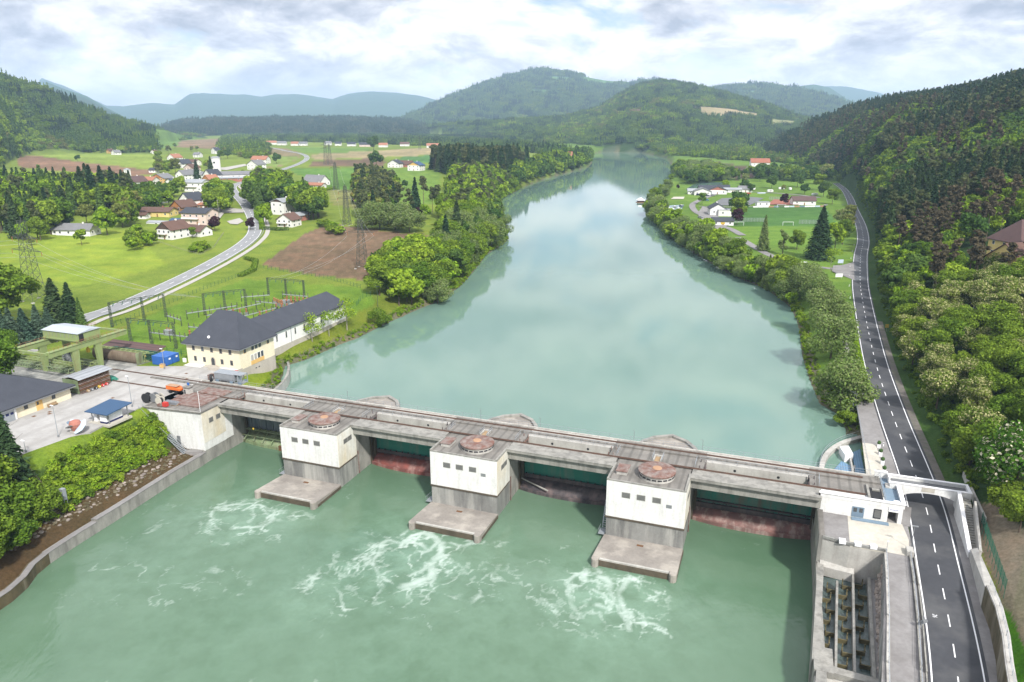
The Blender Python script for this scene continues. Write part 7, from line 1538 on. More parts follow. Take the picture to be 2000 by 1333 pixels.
house('barn','long white barn with grey roof and row of windows beside the silo',445,350,18,44,12,4.2,2.6,V,'grey_roof',cat='barn',nw=9,chim=0); house('barn','long low dark-red shed with light roof in front of the barn',455,353,18,24,5,2.4,1.0,'terracotta','tin_roof',cat='shed',nw=5,chim=0)
x,y,z=on(424,340); r=thing('silo','tall round white silo tower behind the barn','silo',(x,y,z)); MB().lathe([(0,-1),(5.2,-1),(5.2,18.5),(0,18.5)],24).build('tower','white_wall',r); MB().lathe([(0,0),(5.5,0),(5.5,.6),(3.2,1.8),(0,2.0)],24,(0,0,18.5)).build('cap','tin_roof',r); MB().box(-1.2,1.2,-5.35,-5.1,12.5,14.5).build('hatch','window_dark',r)
x,y,z=on(250,347); r=thing('transformer_tower','square white transformer tower at the left end of the village','tower',(x,y,z),-.3); MB().box(-2.4,2.4,-2.4,2.4,-1,8.5).build('wall','white_wall',r); MB().gable(-2.4,2.4,-2.4,2.4,8.5,9.8,ov=.4,th=.2,hip=.9).build('roof','tin_roof',r); MB().box(-.6,.6,-2.46,-2.4,5.6,6.4).build('opening','window_dark',r)
# farm on the hill, houses by the far field
house('farmhouse','white farmhouse with dark-red roof on the green knoll left of the valley wood',312,253,0,26,12,5,4.5,V,'purple_roof',cat='farmhouse',nw=5); house('barn','dark timber barn beside the knoll farmhouse',335,253,0,20,13,4,6,'dark_wood','dark_roof','y',cat='barn',nw=2,chim=0)
G='houses by the far field'
for (u,v,w,d,h,rh,wl_,rf_,ax,lb) in [(768,328,14,12,5,4,V,'dark_roof','y','white house with dark roof by the straw field'),(790,327,16,9,3.5,4,'terracotta','brown_roof','x','red-brown barn between the two field houses'),(808,334,14,13,6,3.5,V,'blue_roof','y','white and ochre house with blue solar roof by the straw field')]: house('house',lb,u,v,-20,w,d,h,rh,wl_,rf_,ax,group=G,fl=2,nw=3,gable='ochre_wall' if 'ochre' in lb else None)
FARV=[(520,283,60,'orange_roof','long white factory-like building with pale roof at the end of the village road',30),(550,284,24,'grey_roof','white house right of the long white building',0),(575,285,20,'orange_roof','orange-roofed house in the far row, left part',0),(592,285,20,'grey_roof','grey-roofed white house in the far row',0),(660,285,16,'dark_roof','white tower-like house in the far row',0),(686,286,22,'dark_roof','white house with dark roof in the middle of the far row',0),(713,287,30,'dark_roof','pink house with black roof left of the lone round tree',0),(748,288,22,'orange_roof','house with pale orange roof right of the lone round tree',0),(790,286,24,'brown_roof','brown-roofed house in the far row',0),(845,289,30,'orange_roof','orange-roofed house at the right end of the far row',0),(640,284,18,'grey_roof','small pale house left of the far pylon',0)]
for (u,v,w,rf_,lb,rz) in FARV: house('house',lb,u,v,rz,w*.8,11,5,4,V if 'pink' not in lb else 'pink_wall',rf_,group='far row of houses at the wood edge',nw=3,fl=1,chim=0)
for (u,v,w,wl_,rf_,lb) in [(1098,313,26,V,'orange_roof','white farm with orange roof in the clearing of the long point'),(1106,309,12,V,'grey_roof','white silo-like building in the clearing of the long point'),(1485,326,24,V,'red_roof','white house with red roof at the edge of the brown field'),(1083,228,44,V,'purple_roof','white farm with dark roof on the light slope below the green hill'),(1018,228,22,V,'red_roof','small house at the left of the light slope'),(1240,222,26,V,'brown_roof','house on the meadow patch of the green hill'),(1120,157,50,V,'red_roof','red-roofed farm high on the main mountain')]: house('farmhouse',lb,u,v,-8,w,14,6,5,wl_,rf_,cat='farmhouse',nw=3,chim=0)
# ---- houses on the right hillside
x,y,z=on(1985,545); z=max(z,17)
r=house('house','yellow house with brown half-hipped roof and round dish on the right hillside',2024,546,18,13,12,5.6,4.6,'yellow_wall','brown_roof','x',fl=2,nw=3); MB().lathe([(0,0),(.7,0),(.75,.1),(0,.1)],16).build('satellite_dish','white_paint',r).location=(-7.2,2.5,3.0)
r=house('house','large yellow house with solar panels and brick chimneys, behind the one with the dish',2046,512,8,20,13,6.5,6.0,'yellow_wall','purple_roof','x',fl=2,nw=6,chim=2,hip=.8); sp=MB()
for row,(n0,n1) in enumerate(((0,6),(1,6),(2,5))):
    for k in range(n0,n1):
        x0_=-8.5+k*2.1-row*.0; y0_=1.3+row*1.8; zz=lambda yy:7.15+7.2*(yy/7.67)+.5; sp.add([(x0_,y0_,zz(y0_)),(x0_+1.95,y0_,zz(y0_)),(x0_+1.95,y0_+1.75,zz(y0_+1.75)),(x0_,y0_+1.75,zz(y0_+1.75))],[(0,1,2,3)])
mat('solar_light',(.20,.24,.33),.2,(.26,.31,.40),1,.6,spec=.8); sp.build('solar_panels','solar_light',r); MB().box(-3.2,-2.0,6.6,7.8,12.4,15.8).build('chimney','terracotta',r)
x,y,z=on(1996,590); r=thing('garden_shed','small grey garden shed with rounded white roof below the yellow house','shed',(x,y,z),.2); MB().box(-1.8,1.8,0,3,-1,2).build('wall','grey_steel',r); n=8; m=MB(); V_=[]
for i in range(n+1): a=PI*i/n; V_+=[(-2*math.cos(a),-.3,2+1.2*math.sin(a)),(-2*math.cos(a),3.3,2+1.2*math.sin(a))]
m.add(V_,[(2*i,2*i+2,2*i+3,2*i+1) for i in range(n)]); m.build('roof','tin_roof',r)
# hillside footpath with handrail
pp=smooth_line([on(u,v)[:2] for u,v in [(1902,640),(1906,612),(1914,590),(1920,572),(1924,556),(1934,545)]],4); c=pp[len(pp)//2]; zc=H1(*c); r=thing('hillside_path','narrow dark footpath with a pale handrail climbing to the yellow houses','footpath',(c[0],c[1],zc)); m=MB(); m2=MB(); m3=MB(); q=offs(pp,-.9)
for i in range(len(pp)-1):
    a,b=pp[i],pp[i+1]; za,zb=H1(*a)-zc+1.6,H1(*b)-zc+1.6; m.add([(q[i][0]-c[0],q[i][1]-c[1],za),(a[0]+1.2-c[0],a[1]-c[1],za),(b[0]+1.2-c[0],b[1]-c[1],zb),(q[i+1][0]-c[0],q[i+1][1]-c[1],zb)],[(0,1,2,3)])
    m2.tube((q[i][0]-c[0],q[i][1]-c[1],za+1.3),(q[i+1][0]-c[0],q[i+1][1]-c[1],zb+1.3),.09,4); m3.tube((q[i][0]-c[0],q[i][1]-c[1],za-1),(q[i][0]-c[0],q[i][1]-c[1],za+1.3),.06,4)
m.build('tread','old_asphalt',r); m2.build('handrail','galvanised',r); m3.build('posts','galvanised',r)
# ------------------------------------------------------------------ campsite, sports ground
house('club_house','white club house with dark roof and flat pale extension by the car park',1402,422,-6,10,12,5.0,3.0,V,'dark_roof','y',cat='club house',nw=2,fl=1); house('club_extension','flat-roofed open extension on the right side of the club house',1420,423,-6,11,12,4.4,0,'pale_wall','tin_roof',cat='building',nw=2,chim=0)
r=house('kiosk','white kiosk with dark roof and yellow board in front of the pitch',1412,441,-4,12,6,3.0,1.6,V,'dark_roof',cat='kiosk',nw=3,chim=0); MB().box(-1.6,1.2,-.14,-.06,.9,2.4).build('board','yellow_paint',r)
house('court_hut','white hut with brown roof at the end of the clay court',1571,401,-4,16,9,3.6,2.6,V,'purple_roof',cat='hut',nw=3,chim=0); house('court_hut','small white hut with flat roof left of the clay court',1491,403,-4,9,6,3,0,V,'tin_roof',cat='hut',nw=2,chim=0)
G='lido and campsite houses'
for (u,v,w,d,h,rh,rf_,ax,lb) in [(1358,380,12,9,3,1.6,'tin_roof','x','low pale-roofed lido building at the left end'),(1372,382,13,11,3.6,2.4,'grey_roof','y','grey-roofed lido house with gable to the car park'),(1382,377,14,11,3.6,2.6,'dark_roof','x','dark-roofed lido house behind the grey one'),(1401,380,15,11,3.8,3,'dark_roof','y','lido house with dark roof and reddish gable'),(1413,376,10,9,3.6,2.6,'dark_roof','x','dark-roofed house right of the reddish gable'),(1431,377,14,7,3,1.2,'tin_roof','x','white cabin behind the tree row'),(1456,376,11,8,3,2.4,'grey_roof','x','white cabin with pale gable beside the red car')]: house('lido_house',lb,u,v,-8,w,d,h,rh,V,rf_,ax,group=G,nw=3,chim=0,gable='terracotta' if 'reddish' in lb else None)
x,y,z=on(1253,398); r=thing('boat_house','small white floating boat house on the lake by the lido','boat house',(x-1,y,LZ)); MB().box(-3,3,-3,3,.2,2.6).build('wall','dark_wood',r); MB().gable(-3.2,3.2,-3.2,3.2,2.6,4.4,ov=.6,th=.2,hip=.9).build('roof','white_paint',r); MB().box(-4.2,4.2,-4.2,4.2,-.3,.25).build('raft','wood_wall',r); MB().box(1.5,3,-8,-4.2,-.2,.2).build('jetty','orange_wood',r)
def goal(u,v,lb,rz=0):
    x,y,z=on(u,v); r=thing('football_goal',lb,'football goal',(x,y,z),math.radians(rz),'football goals'); MB().tube((-3.7,0,0),(-3.7,0,2.5),.12,5).tube((3.7,0,0),(3.7,0,2.5),.12,5).tube((-3.8,0,2.5),(3.8,0,2.5),.12,5).build('frame','white_paint',r)
    MB().tube((-3.7,0,2.5),(-3.7,1.8,0),.06,4).tube((3.7,0,2.5),(3.7,1.8,0),.06,4).tube((-3.7,1.8,0),(3.7,1.8,0),.06,4).build('net_frame','galvanised',r)
goal(1539,441,'white football goal nearest the camera on the dark pitch'); goal(1526,406,'white football goal at the far end of the pitch',180); goal(1442,441,'small white goal beside the kiosk',0)
for (u,v,w,lb) in [(1473,434,18,'pale net fence at the near pitch edge, left part'),(1588,438,20,'pale net fence at the near pitch edge, right part'),(1520,391,17,'pale net fence behind the clay court')]:
    x,y,z=on(u,v); r=thing('ball_fence',lb,'fence',(x,y,z),-.05); m=MB()
    for k in range(9): m.tube((-w/2+w*k/8,0,0),(-w/2+w*k/8,0,3),.07,4)
    m.build('posts','galvanised',r); m=MB()
    for k in range(8): m.tube((-w/2,0,.3+k*.38),(w/2,0,.3+k*.38),.05,3)
    for k in range(30): m.tube((-w/2+w*k/30,0,.1),(-w/2+w*k/30,0,3),.04,3)
    m.build('net','tin_roof',r)
pa=on(1471,406);pb=on(1612,405); r=thing('advert_hoarding','long low white hoarding with coloured panels behind the far goal','hoarding',pa); dx,dy=pb[0]-pa[0],pb[1]-pa[1]; n=14
for k in range(n):
    a,b=k/n,(k+.95)/n
    if k in (5,): continue
    MB().prism([(dx*a,dy*a),(dx*b,dy*b),(dx*b,dy*b+.15),(dx*a,dy*a+.15)],.1,1.3).build('panel',['white_paint','light_blue','blue_grey_paint','white_paint','orange_pale'][(k*3)%5] if k>2 else 'white_paint',r)
def car(u,v,rz,label,col,kind='car',group='cars on the campsite',ln=4.3):
    x,y,z=on(u,v); z+=.35 if u<1500 else .12; r=thing('caravan' if kind=='caravan' else 'parked_car' if kind=='car' else 'van',label,kind,(x,y,z),math.radians(rz),group); W_=1.75; k=1 if kind=='car' else 1.18
    if kind=='caravan': prof=[(-2.9,.5),(2.9,.5),(3.0,1.6),(2.7,2.6),(-2.7,2.6),(-3.0,1.6)]; W_=2.2; b=MB().ext(prof,'y',-W_/2,W_/2).build('body','white_paint',r,bevel=.1); MB().box(-1.2,1.2,-W_/2-.03,W_/2+.03,1.5,2.1).build('window','window_dark',r); MB().bar((3,0,.5),(4.1,0,.5),.1).build('drawbar','grey_steel',r); wx=(0,)
    else:
        L2=ln/2; top=1.45 if kind=='car' else 1.95; prof=[(-L2,.3),(L2,.3),(L2,.75),(L2-.9 if kind=='car' else L2-.7,.95),(L2-1.6 if kind=='car' else L2-1.3,top),(-L2+.7 if kind=='car' else -L2+.1,top),(-L2+.05,.95)]; MB().ext(prof,'y',-W_/2,W_/2).build('body',col,r,bevel=.08)
        MB().ext([(-L2+.35,1.0),(L2-1.15,1.0),(L2-1.7,top-.08),(-L2+.85 if kind=='car' else -L2+.4,top-.08)],'y',-W_/2-.02,W_/2+.02).build('side_windows','window_dark',r)
        MB().add([(L2-.93,-.75,1.0),(L2-.93,.75,1.0),(L2-1.58,.7,top-.04),(L2-1.58,-.7,top-.04)],[(0,1,2,3)]).build('windscreen','window_dark',r); wx=(-L2+.8,L2-.85)
    for wx_ in wx:
        for sy in (-1,1): MB().tube((wx_,sy*(W_/2-.2),.32),(wx_,sy*(W_/2+.02),.32),.33,12).build('wheel','black_rubber',r)
    return r
car(1571,520,-14,'white van driving on the side road towards the junction','white_paint','van','white van',5.0)
for (u,v,rz,c,lb) in [(1364,382,20,'navy','dark blue car left of the lido houses'),(1381,384,20,'navy','dark car between lido houses and road'),(1392,384,10,'grey_steel','grey car parked by the reddish gable house'),(1380,393,5,'blue_paint','blue car on the campsite road'),(1462,380,15,'red_paint','red car beside the small dark tree'),(1457,383,10,'white_paint','white car in front of the red one'),(1368,427,-25,'grey_steel','grey car alone on the car park'),(1393,443,-15,'grey_steel','grey car at the lower end of the car park'),(1387,380,15,'light_blue','pale blue car next to the lido houses'),(547,375,0,'white_paint','white car on the layby at the village road')]: car(u,v,rz,lb,c)
for (u,v,rz,lb) in [(1526,371,0,'big white caravan on the camping lawn'),(1543,372,80,'small white caravan seen end-on, right of the big one'),(1472,372,80,'small white caravan left of the camping trees'),(1504,376,0,'white caravan with blue base on the camping lawn'),(1591,383,10,'grey-covered caravan at the right end of the lawn')]: car(u,v,rz,lb,'','caravan','caravans on the camping lawn')
for (u,v,rz,c,lb) in [(1487,379,0,'tarp_green','turquoise covered boat on the camping lawn'),]:
    x,y,z=on(u,v); r=thing('covered_boat',lb,'boat',(x,y,z),0); MB().ext([(-4,.2),(3.4,.2),(4.4,1.0),(3.2,1.3),(-4,1.1)],'y',-1.1,1.1).build('cover','light_blue',r,bevel=.2); MB().box(-2.5,2,-.9,.9,0,.3).build('trailer','grey_steel',r)
for i,(u,v) in enumerate([(1302,408),(1312,410),(1318,406),(1325,409),(1330,404)]):
    x,y,z=on(u,v); r=thing('moored_boat','small '+['white boat at the left end of the little harbour','white boat second from the left in the harbour','grey boat in the middle of the harbour','white boat second from the right in the harbour','dark boat at the right end of the harbour'][i],'boat',(x,y,z+.4),i*.5,'boats in the little harbour'); MB().prism([(-2.4,-.8),(1.4,-.8),(2.8,0),(1.4,.8),(-2.4,.8)],0,.8).build('hull',['white_paint','white_paint','grey_steel','white_paint','navy'][i],r); MB().box(-1.2,.6,-.5,.5,.8,1.3).build('cabin','white_paint',r)
sheet('harbour_basin',[(1292,413),(1296,403),(1336,401),(1330,412)],'lake_water',dz=.3)
for (u,v,m_,lb,w,h) in [(1641,519,'tarp_green','turquoise board on two posts above the junction',5.5,3.4),(1638,546,'white_paint','white board on two posts below the junction',6.5,3.0),(1646,402,'grey_steel','small traffic sign at the far road',1,1)]:
    x,y,z=on(u,v); r=thing('information_board',lb,'sign',(x,y,z),-.05); MB().box(-w/4,w/4,-.05,.05,h*.35,h*.9).build('board',m_ if m_!='tarp_green' else 'light_blue',r); MB().tube((-w/5,.08,0),(-w/5,.08,h*.9),.05,4).tube((w/5,.08,0),(w/5,.08,h*.9),.05,4).build('post','galvanised',r)
x,y,z=on(1731,648); r=thing('yellow_sign','small yellow sign on the slope above the road','sign',(x,y,z)); MB().box(-.6,.6,-.04,.04,1.4,2.6).build('board','yellow_paint',r); MB().tube((0,.05,0),(0,.05,2.5),.05,4).build('post','galvanised',r)
# delineator posts along the main road
for i,p in enumerate(resample(offs([q for q in RDC if q[1]>150],-4.6),25)[:14]):
    r=thing('delineator_post','white delineator post on the river side of the main road','delineator post',(p[0],p[1],H1(*p)),0,'delineator posts along the main road'); MB().box(-.08,.08,-.05,.05,0,1.0).build('post','white_paint',r); MB().box(-.085,.085,-.055,.055,.7,.85).build('reflector','black_sign',r)
# ------------------------------------------------------------------ pylons and cables
def pylon(u,v,h,bw,label,arms,rz=0,z=None,xy=None):
    x,y,zz=on(u,v) if xy is None else xy; r=thing('lattice_pylon',label,'pylon',(x,y,zz),math.radians(rz),'lattice pylons'); m=MB(); ns=9; tw=bw*.16; rr=.085 if y<400 else .12
    def c(k,i): q=(k/ns)**.8; w=bw/2*(1-q)+tw*q; return ((-w,w,w,-w)[i],(-w,-w,w,w)[i],h*k/ns*.96)
    for k in range(ns):
        for i in range(4):
            j=(i+1)%4; m.bar(c(k,i),c(k+1,i),rr*1.5); m.bar(c(k,i),c(k+1,j),rr); m.bar(c(k,j),c(k+1,i),rr); m.bar(c(k+1,i),c(k+1,j),rr*.8)
    m.bar((0,0,h*.93),(0,0,h),rr*2); m.build('tower','pylon_steel',r)
    for (za,wa) in arms:
        a=MB()
        for s in (-1,1):
            for dy in (-tw,tw): a.bar((0,dy,za),(s*wa,0,za+.1),rr*1.3); a.bar((0,dy,za+1.6),(s*wa,0,za+.1),rr)
            for k in range(1,5): q=k/5; a.bar((s*wa*q,tw*(1-q),za),(s*wa*q,0,za+1.6*(1-q)),rr*.8)
        am=a.build('cross_arm','pylon_steel',r)
        for s in (-1,1): MB().tube((s*wa,0,za),(s*wa,0,za-1.5),.12,5).build('insulator','porcelain',am)
    for i in range(4): p=c(0,i); MB().box(p[0]-.5,p[0]+.5,p[1]-.5,p[1]+.5,-.5,.25).build('footing','light_concrete',r)
    return r
PA=pylon(70,588,33,6.5,'big lattice pylon on the meadow at the left edge',[(25,7.5),(20,9)],-25)
PB=pylon(708,524,24,5,'lattice pylon standing in the ploughed field',[(17,6.5)],-8)
PC=pylon(678,440,26,4.5,'thin lattice pylon at the meadow beyond the ploughed field',[(21,4.5),(17,5.5)],-8); PD=pylon(637,322,34,6,'far lattice pylon in the brown field, left one',[(28,6),(23,7)],-8); PE=pylon(645,322,30,6,'far lattice pylon in the brown field, right one',[(25,6)],-8); PF=pylon(657,372,26,4.5,'distant thin pylon between village road and straw field',[(20,5)],-8); PG=pylon(820,292,30,6,'farthest pylon at the straw field',[(24,6)],-8)
x,y,z=on(738,600); r=thing('steel_pole','thin steel pole on the bank above the lone bush','pole',(x,y,z)); MB().tube((0,0,0),(0,0,9),.12,6,.07).build('pole','pole_green',r); MB().box(-1,1,-.05,.05,8.2,8.4).build('cross_bar','pole_green',r)
x,y,z=on(428,424); r=thing('wooden_pole','pale wooden pole beside the village road trees','pole',(x,y,z)); MB().tube((0,0,0),(0,0,12),.2,6,.12).build('pole','pale_bark',r); MB().box(-.5,.5,-.08,.08,11,11.3).build('cross_bar','pale_bark',r)
mat('cable_alu',(.45,.47,.45),.4,metal=.3)
def cable(a,b,sag,label,rad=.035,n=16):
    a=Vector(a);b=Vector(b); pts=[]
    for i in range(n+1): q=i/n; p=a.lerp(b,q); p.z-=sag*4*q*(1-q); pts.append(tuple(p-a))
    r=tag(MB().path(pts,rad,4).build('power_cable','cable_alu'),label,'cable','power cables'); r.location=a; return r
def tip(r,s,wa,za): return r.matrix_basis@Vector((s*wa,0,za-1.5))
x1,y1=L(-52,-96); 
for i,(s,wa,za) in enumerate([(1,7.5,25),(1,9,20),(-1,9,20),(-1,7.5,25)]): cable(tip(PA,s,wa,za),(L(-70+i*2.2,-60)[0],L(-70+i*2.2,-60)[1],13),3.0,'cable from the big left pylon down to the switchyard portal'); cable(tip(PA,s,wa,za),(-330,236+i*6,34),3.0,'cable from the big left pylon out of the picture to the left')
for i,(s,wa,za) in enumerate([(1,6.5,17),(-1,6.5,17),(1,3,17)]): q=L(-66+i*3.5,-101); cable(tip(PB,s,wa,za),(q[0],q[1],12),3.0,'cable from the field pylon down to the switchyard'); cable(tip(PB,s,wa,za),tip(PC,s,min(wa,5.5),17 if i<2 else 21),3,'cable between the field pylon and the thin pylon')
for (s,wa,za) in ((1,5.5,17),(-1,5.5,17)): cable(tip(PC,s,wa,za),tip(PF,s,5,20),5,'cable between the thin pylons along the meadow',.05)
# ------------------------------------------------------------------ switchyard
def portal(posts,h,label,group='switchyard portals'):
    x0,y0=L(*posts[0]); r=thing('switchyard_portal',label,'portal',(x0,y0,4),DA,group); q=[(s-posts[0][0],-(t-posts[0][1])) for s,t in posts]
    for a in q:
        m=MB()
        for dx,dy in ((-.3,-.3),(.3,-.3),(.3,.3),(-.3,.3)): m.bar((a[0]+dx,a[1]+dy,0),(a[0]+dx*.7,a[1]+dy*.7,h),.16)
        for k in range(9): z=h*k/9; m.bar((a[0]-.3,a[1]-.3,z),(a[0]+.3,a[1]-.3,z+h/9),.1); m.bar((a[0]+.3,a[1]-.3,z),(a[0]+.3,a[1]+.3,z+h/9),.1)
        m.build('post','pole_green',r)
    a,b=q[0],q[-1]; m=MB(); n=10
    for k in range(n):
        p0=[a[i]+(b[i]-a[i])*k/n for i in (0,1)]; p1=[a[i]+(b[i]-a[i])*(k+1)/n for i in (0,1)]; m.bar((*p0,h),(*p1,h),.15); m.bar((*p0,h-.6),(*p1,h-.6),.12); m.bar((*p0,h-.6),(*p1,h),.09)
    bm=m.build('beam','pole_green',r)
    for k in range(6):
        f=(k+.5)/6; p=(a[0]+(b[0]-a[0])*f,a[1]+(b[1]-a[1])*f); MB().tube((p[0],p[1],h-.5),(p[0]+.3,p[1]-.8,h-1.4),.14,5).build('insulator','dark_green_steel',bm)
portal([(-66,-30.2),(-57.9,-30.7),(-48.1,-30.7)],8.6,'three-post green portal nearest the crane'); portal([(-88,-43),(-84.4,-53.5),(-80.8,-60)],9,'three-post green portal beside the village road'); portal([(-69.6,-67.4),(-66,-74),(-60.5,-79)],8.4,'three-post portal right behind the powerhouse roof'); portal([(-67.5,-101.3),(-59,-101.6),(-50.4,-101.7)],8,'farthest three-post portal of the switchyard')
def breaker(s,t,lb,kind):
    x,y=L(s,t); r=thing('circuit_breaker',lb,'circuit breaker',(x,y,4.1),DA,'switchgear of the yard')
    MB().box(-.5,.5,-.4,.4,0,1.6).build('stand','grey_steel' if kind else 'pole_green',r); MB().lathe([(0,0),(.32,0),(.32,.25),(.2,.3),(.32,.4),(.2,.5),(.32,.6),(.2,.7),(.3,.9),(0,.9)],8,(0,0,1.6)).build('insulator','porcelain' if kind!=1 else 'gate_dark',r); MB().lathe([(0,0),(.3,.0),(.33,.35),(.2,.55),(0,.6)],8,(0,0,2.5)).build('head','rail_orange',r)
K=0
for s0,t0,n,ds_,dt_s,kd,lb in [(-60,-68,4,1.9,-1.2,2,'red-headed circuit breaker behind the powerhouse roof'),(-47,-70,4,1.7,-1.5,0,'orange-headed breaker in the row behind the annex roof'),(-53,-94,6,1.9,0,0,'orange-headed breaker in the dense far group'),(-51,-88,6,1.9,-.4,1,'dark insulator column in the dense far group'),(-56,-90,5,1.7,1.0,2,'red-headed breaker in the dense far group'),(-49,-82,5,2.0,-.6,0,'orange-headed breaker nearest the annex roof ridge'),(-52,-41,5,1.6,-.8,0,'orange-headed breaker in the small group near the crane portal'),(-49,-38,4,1.6,-.6,1,'dark insulator column in the small group near the crane portal')]:
    for i in range(n): breaker(s0+i*ds_,t0+i*dt_s,lb,kd)
def busrow(s0,t0,s1,t1,lb):
    x,y=L(s0,t0); r=thing('busbar_rack',lb,'busbar rack',(x,y,4.1),DA,'busbar racks of the switchyard'); q=(s1-s0,-(t1-t0)); n=max(3,int(math.hypot(*q)/2)); MB().bar((0,0,2.4),(q[0],q[1],2.4),.3).build('beam','galvanised',r); m=MB(); m2=MB()
    for k in range(n+1):
        f=k/n; p=(q[0]*f,q[1]*f)
        if k%2==0: m.bar((p[0],p[1],0),(p[0],p[1],2.3),.2)
        m2.lathe([(0,0),(.2,0),(.12,.3),(.2,.5),(.1,.8),(.16,1.2),(0,1.2)],6,(p[0],p[1],2.5))
    m.build('legs','pole_green',r); m2.build('insulators','gate_dark',r)
for a in [(-71,-60,-62,-76,'busbar rack running beside the portal behind the powerhouse'),(-62,-60,-56,-82,'busbar rack in the middle of the switchyard lawn'),(-75,-55,-66,-52,'short busbar rack near the roadside portal'),(-60,-84,-50,-84,'busbar rack at the front of the dense far group'),(-58,-98,-46,-98,'busbar rack at the back of the dense far group'),(-64,-36,-47,-36,'long busbar rack behind the storage shed'),(-50,-60,-46,-78,'busbar rack along the annex'),(-70,-88,-62,-95,'busbar rack left of the far portal'),(-57,-46,-50,-46,'short busbar rack near the crane portal')]: busrow(*a)
for s,t,lb in [(-44.5,-34,'grey transformer cabinet behind the powerhouse corner'),(-50.5,-56,'grey transformer beside the annex roof, nearer one'),(-52,-92,'grey transformer in the dense far group'),(-46,-88,'grey transformer behind the annex ridge'),(-47,-44,'grey transformer near the small breaker group'),(-62,-42,'small grey cabinet on the switchyard lawn')]:
    x,y=L(s,t); r=thing('transformer',lb,'transformer',(x,y,4.1),DA,'transformers of the switchyard'); MB().box(-1.2,1.2,-.9,.9,0,1.9).build('tank','galvanised',r); m=MB()
    for k in range(6): m.box(-1.45,-1.2,-.8+k*.3,-.68+k*.3,.3,1.7).box(1.2,1.45,-.8+k*.3,-.68+k*.3,.3,1.7)
    m.build('radiator','grey_steel',r)
    for k in (-.7,0,.7): MB().tube((k,0,1.9),(k,0,2.8),.12,6).build('bushing','porcelain',r)
def fence(pts,h,label,mt='mesh_green',step=2.6,rails=3,name='fence'):
    ps=resample(pts,step); c=ps[len(ps)//2]; zc=H1(*c); r=thing(name,label,'fence',(c[0],c[1],zc)); m=MB(); m2=MB(); pv=None
    for x,y in ps:
        z=H1(x,y)-zc; p=(x-c[0],y-c[1],z); m.bar(p,(p[0],p[1],z+h),.08)
        if pv:
            for k in range(rails): q=h*(k+.6)/rails; m2.bar((pv[0],pv[1],pv[2]+q),(p[0],p[1],z+q),.035)
        pv=p
    m.build('posts',mt,r); m2.build('wires',mt,r)
fence([on(u,v)[:2] for u,v in [(218,640),(300,606),(400,566),(470,540),(502,524)]],1.8,'long green fence between switchyard lawn and village road'); fence([on(u,v)[:2] for u,v in [(508,524),(560,532),(640,545),(708,565)]],1.8,'green fence along the near side of the ploughed field'); fence([on(u,v)[:2] for u,v in [(697,598),(706,585),(745,572),(772,568)]],2.0,'green fence at the far end of the annex by the trees'); fence([L(-46,-20.5),L(-43,-25),L(-36,-25),L(-35,-22)],2.0,'short green fence behind the blue containers'); fence([L(-68,-25),L(-50,-26),L(-36,-27)],1.8,'green fence along the back of the storage shed'); fence([on(u,v)[:2] for u,v in [(300,470),(345,486),(392,499),(418,484),(438,455)]],1.1,'low wooden fence round the garden corner above the road','pale_bark',2.2,2)
hedge(onp([(470,541),(495,530),(500,512),(478,506)]),2.5,1.6,'shrubby hedge beside the green fence at the field corner','leaf_green')
hedge(onp([(515,449),(545,451),(562,450)]),1.8,2.0,'dark hedge in front of the small cream house','leaf_dark'); hedge(onp([(500,425),(512,437),(511,450)]),2.2,5,'tall yellow-green hedge beside the village road bend','leaf_bright'); hedge(onp([(620,377),(640,372),(655,369)]),2.5,2.2,'clipped hedge of the lone orange-roofed house','leaf_bright')
# curved garden wall at the powerhouse
ga=smooth_line([P(u,v,0.2) for u,v in [(534,765),(548,752),(558,738),(562,722),(560,711)]],4); c=ga[0]; r=thing('garden_wall','curved concrete wall holding the small lawn beside the powerhouse','wall',(c[0],c[1],-2)); m=MB(); g2=offs(ga,.7)
for i in range(len(ga)-1): m.prism([(p[0]-c[0],p[1]-c[1]) for p in (ga[i],ga[i+1],g2[i+1],g2[i])],-2,2.7)
m.build('wall','light_concrete',r); m=MB()
for i in range(len(ga)-1): m.prism([(p[0]-c[0],p[1]-c[1]) for p in (ga[i],ga[i+1],g2[i+1],g2[i])],2.701,2.85)
m.build('coping','concrete',r)
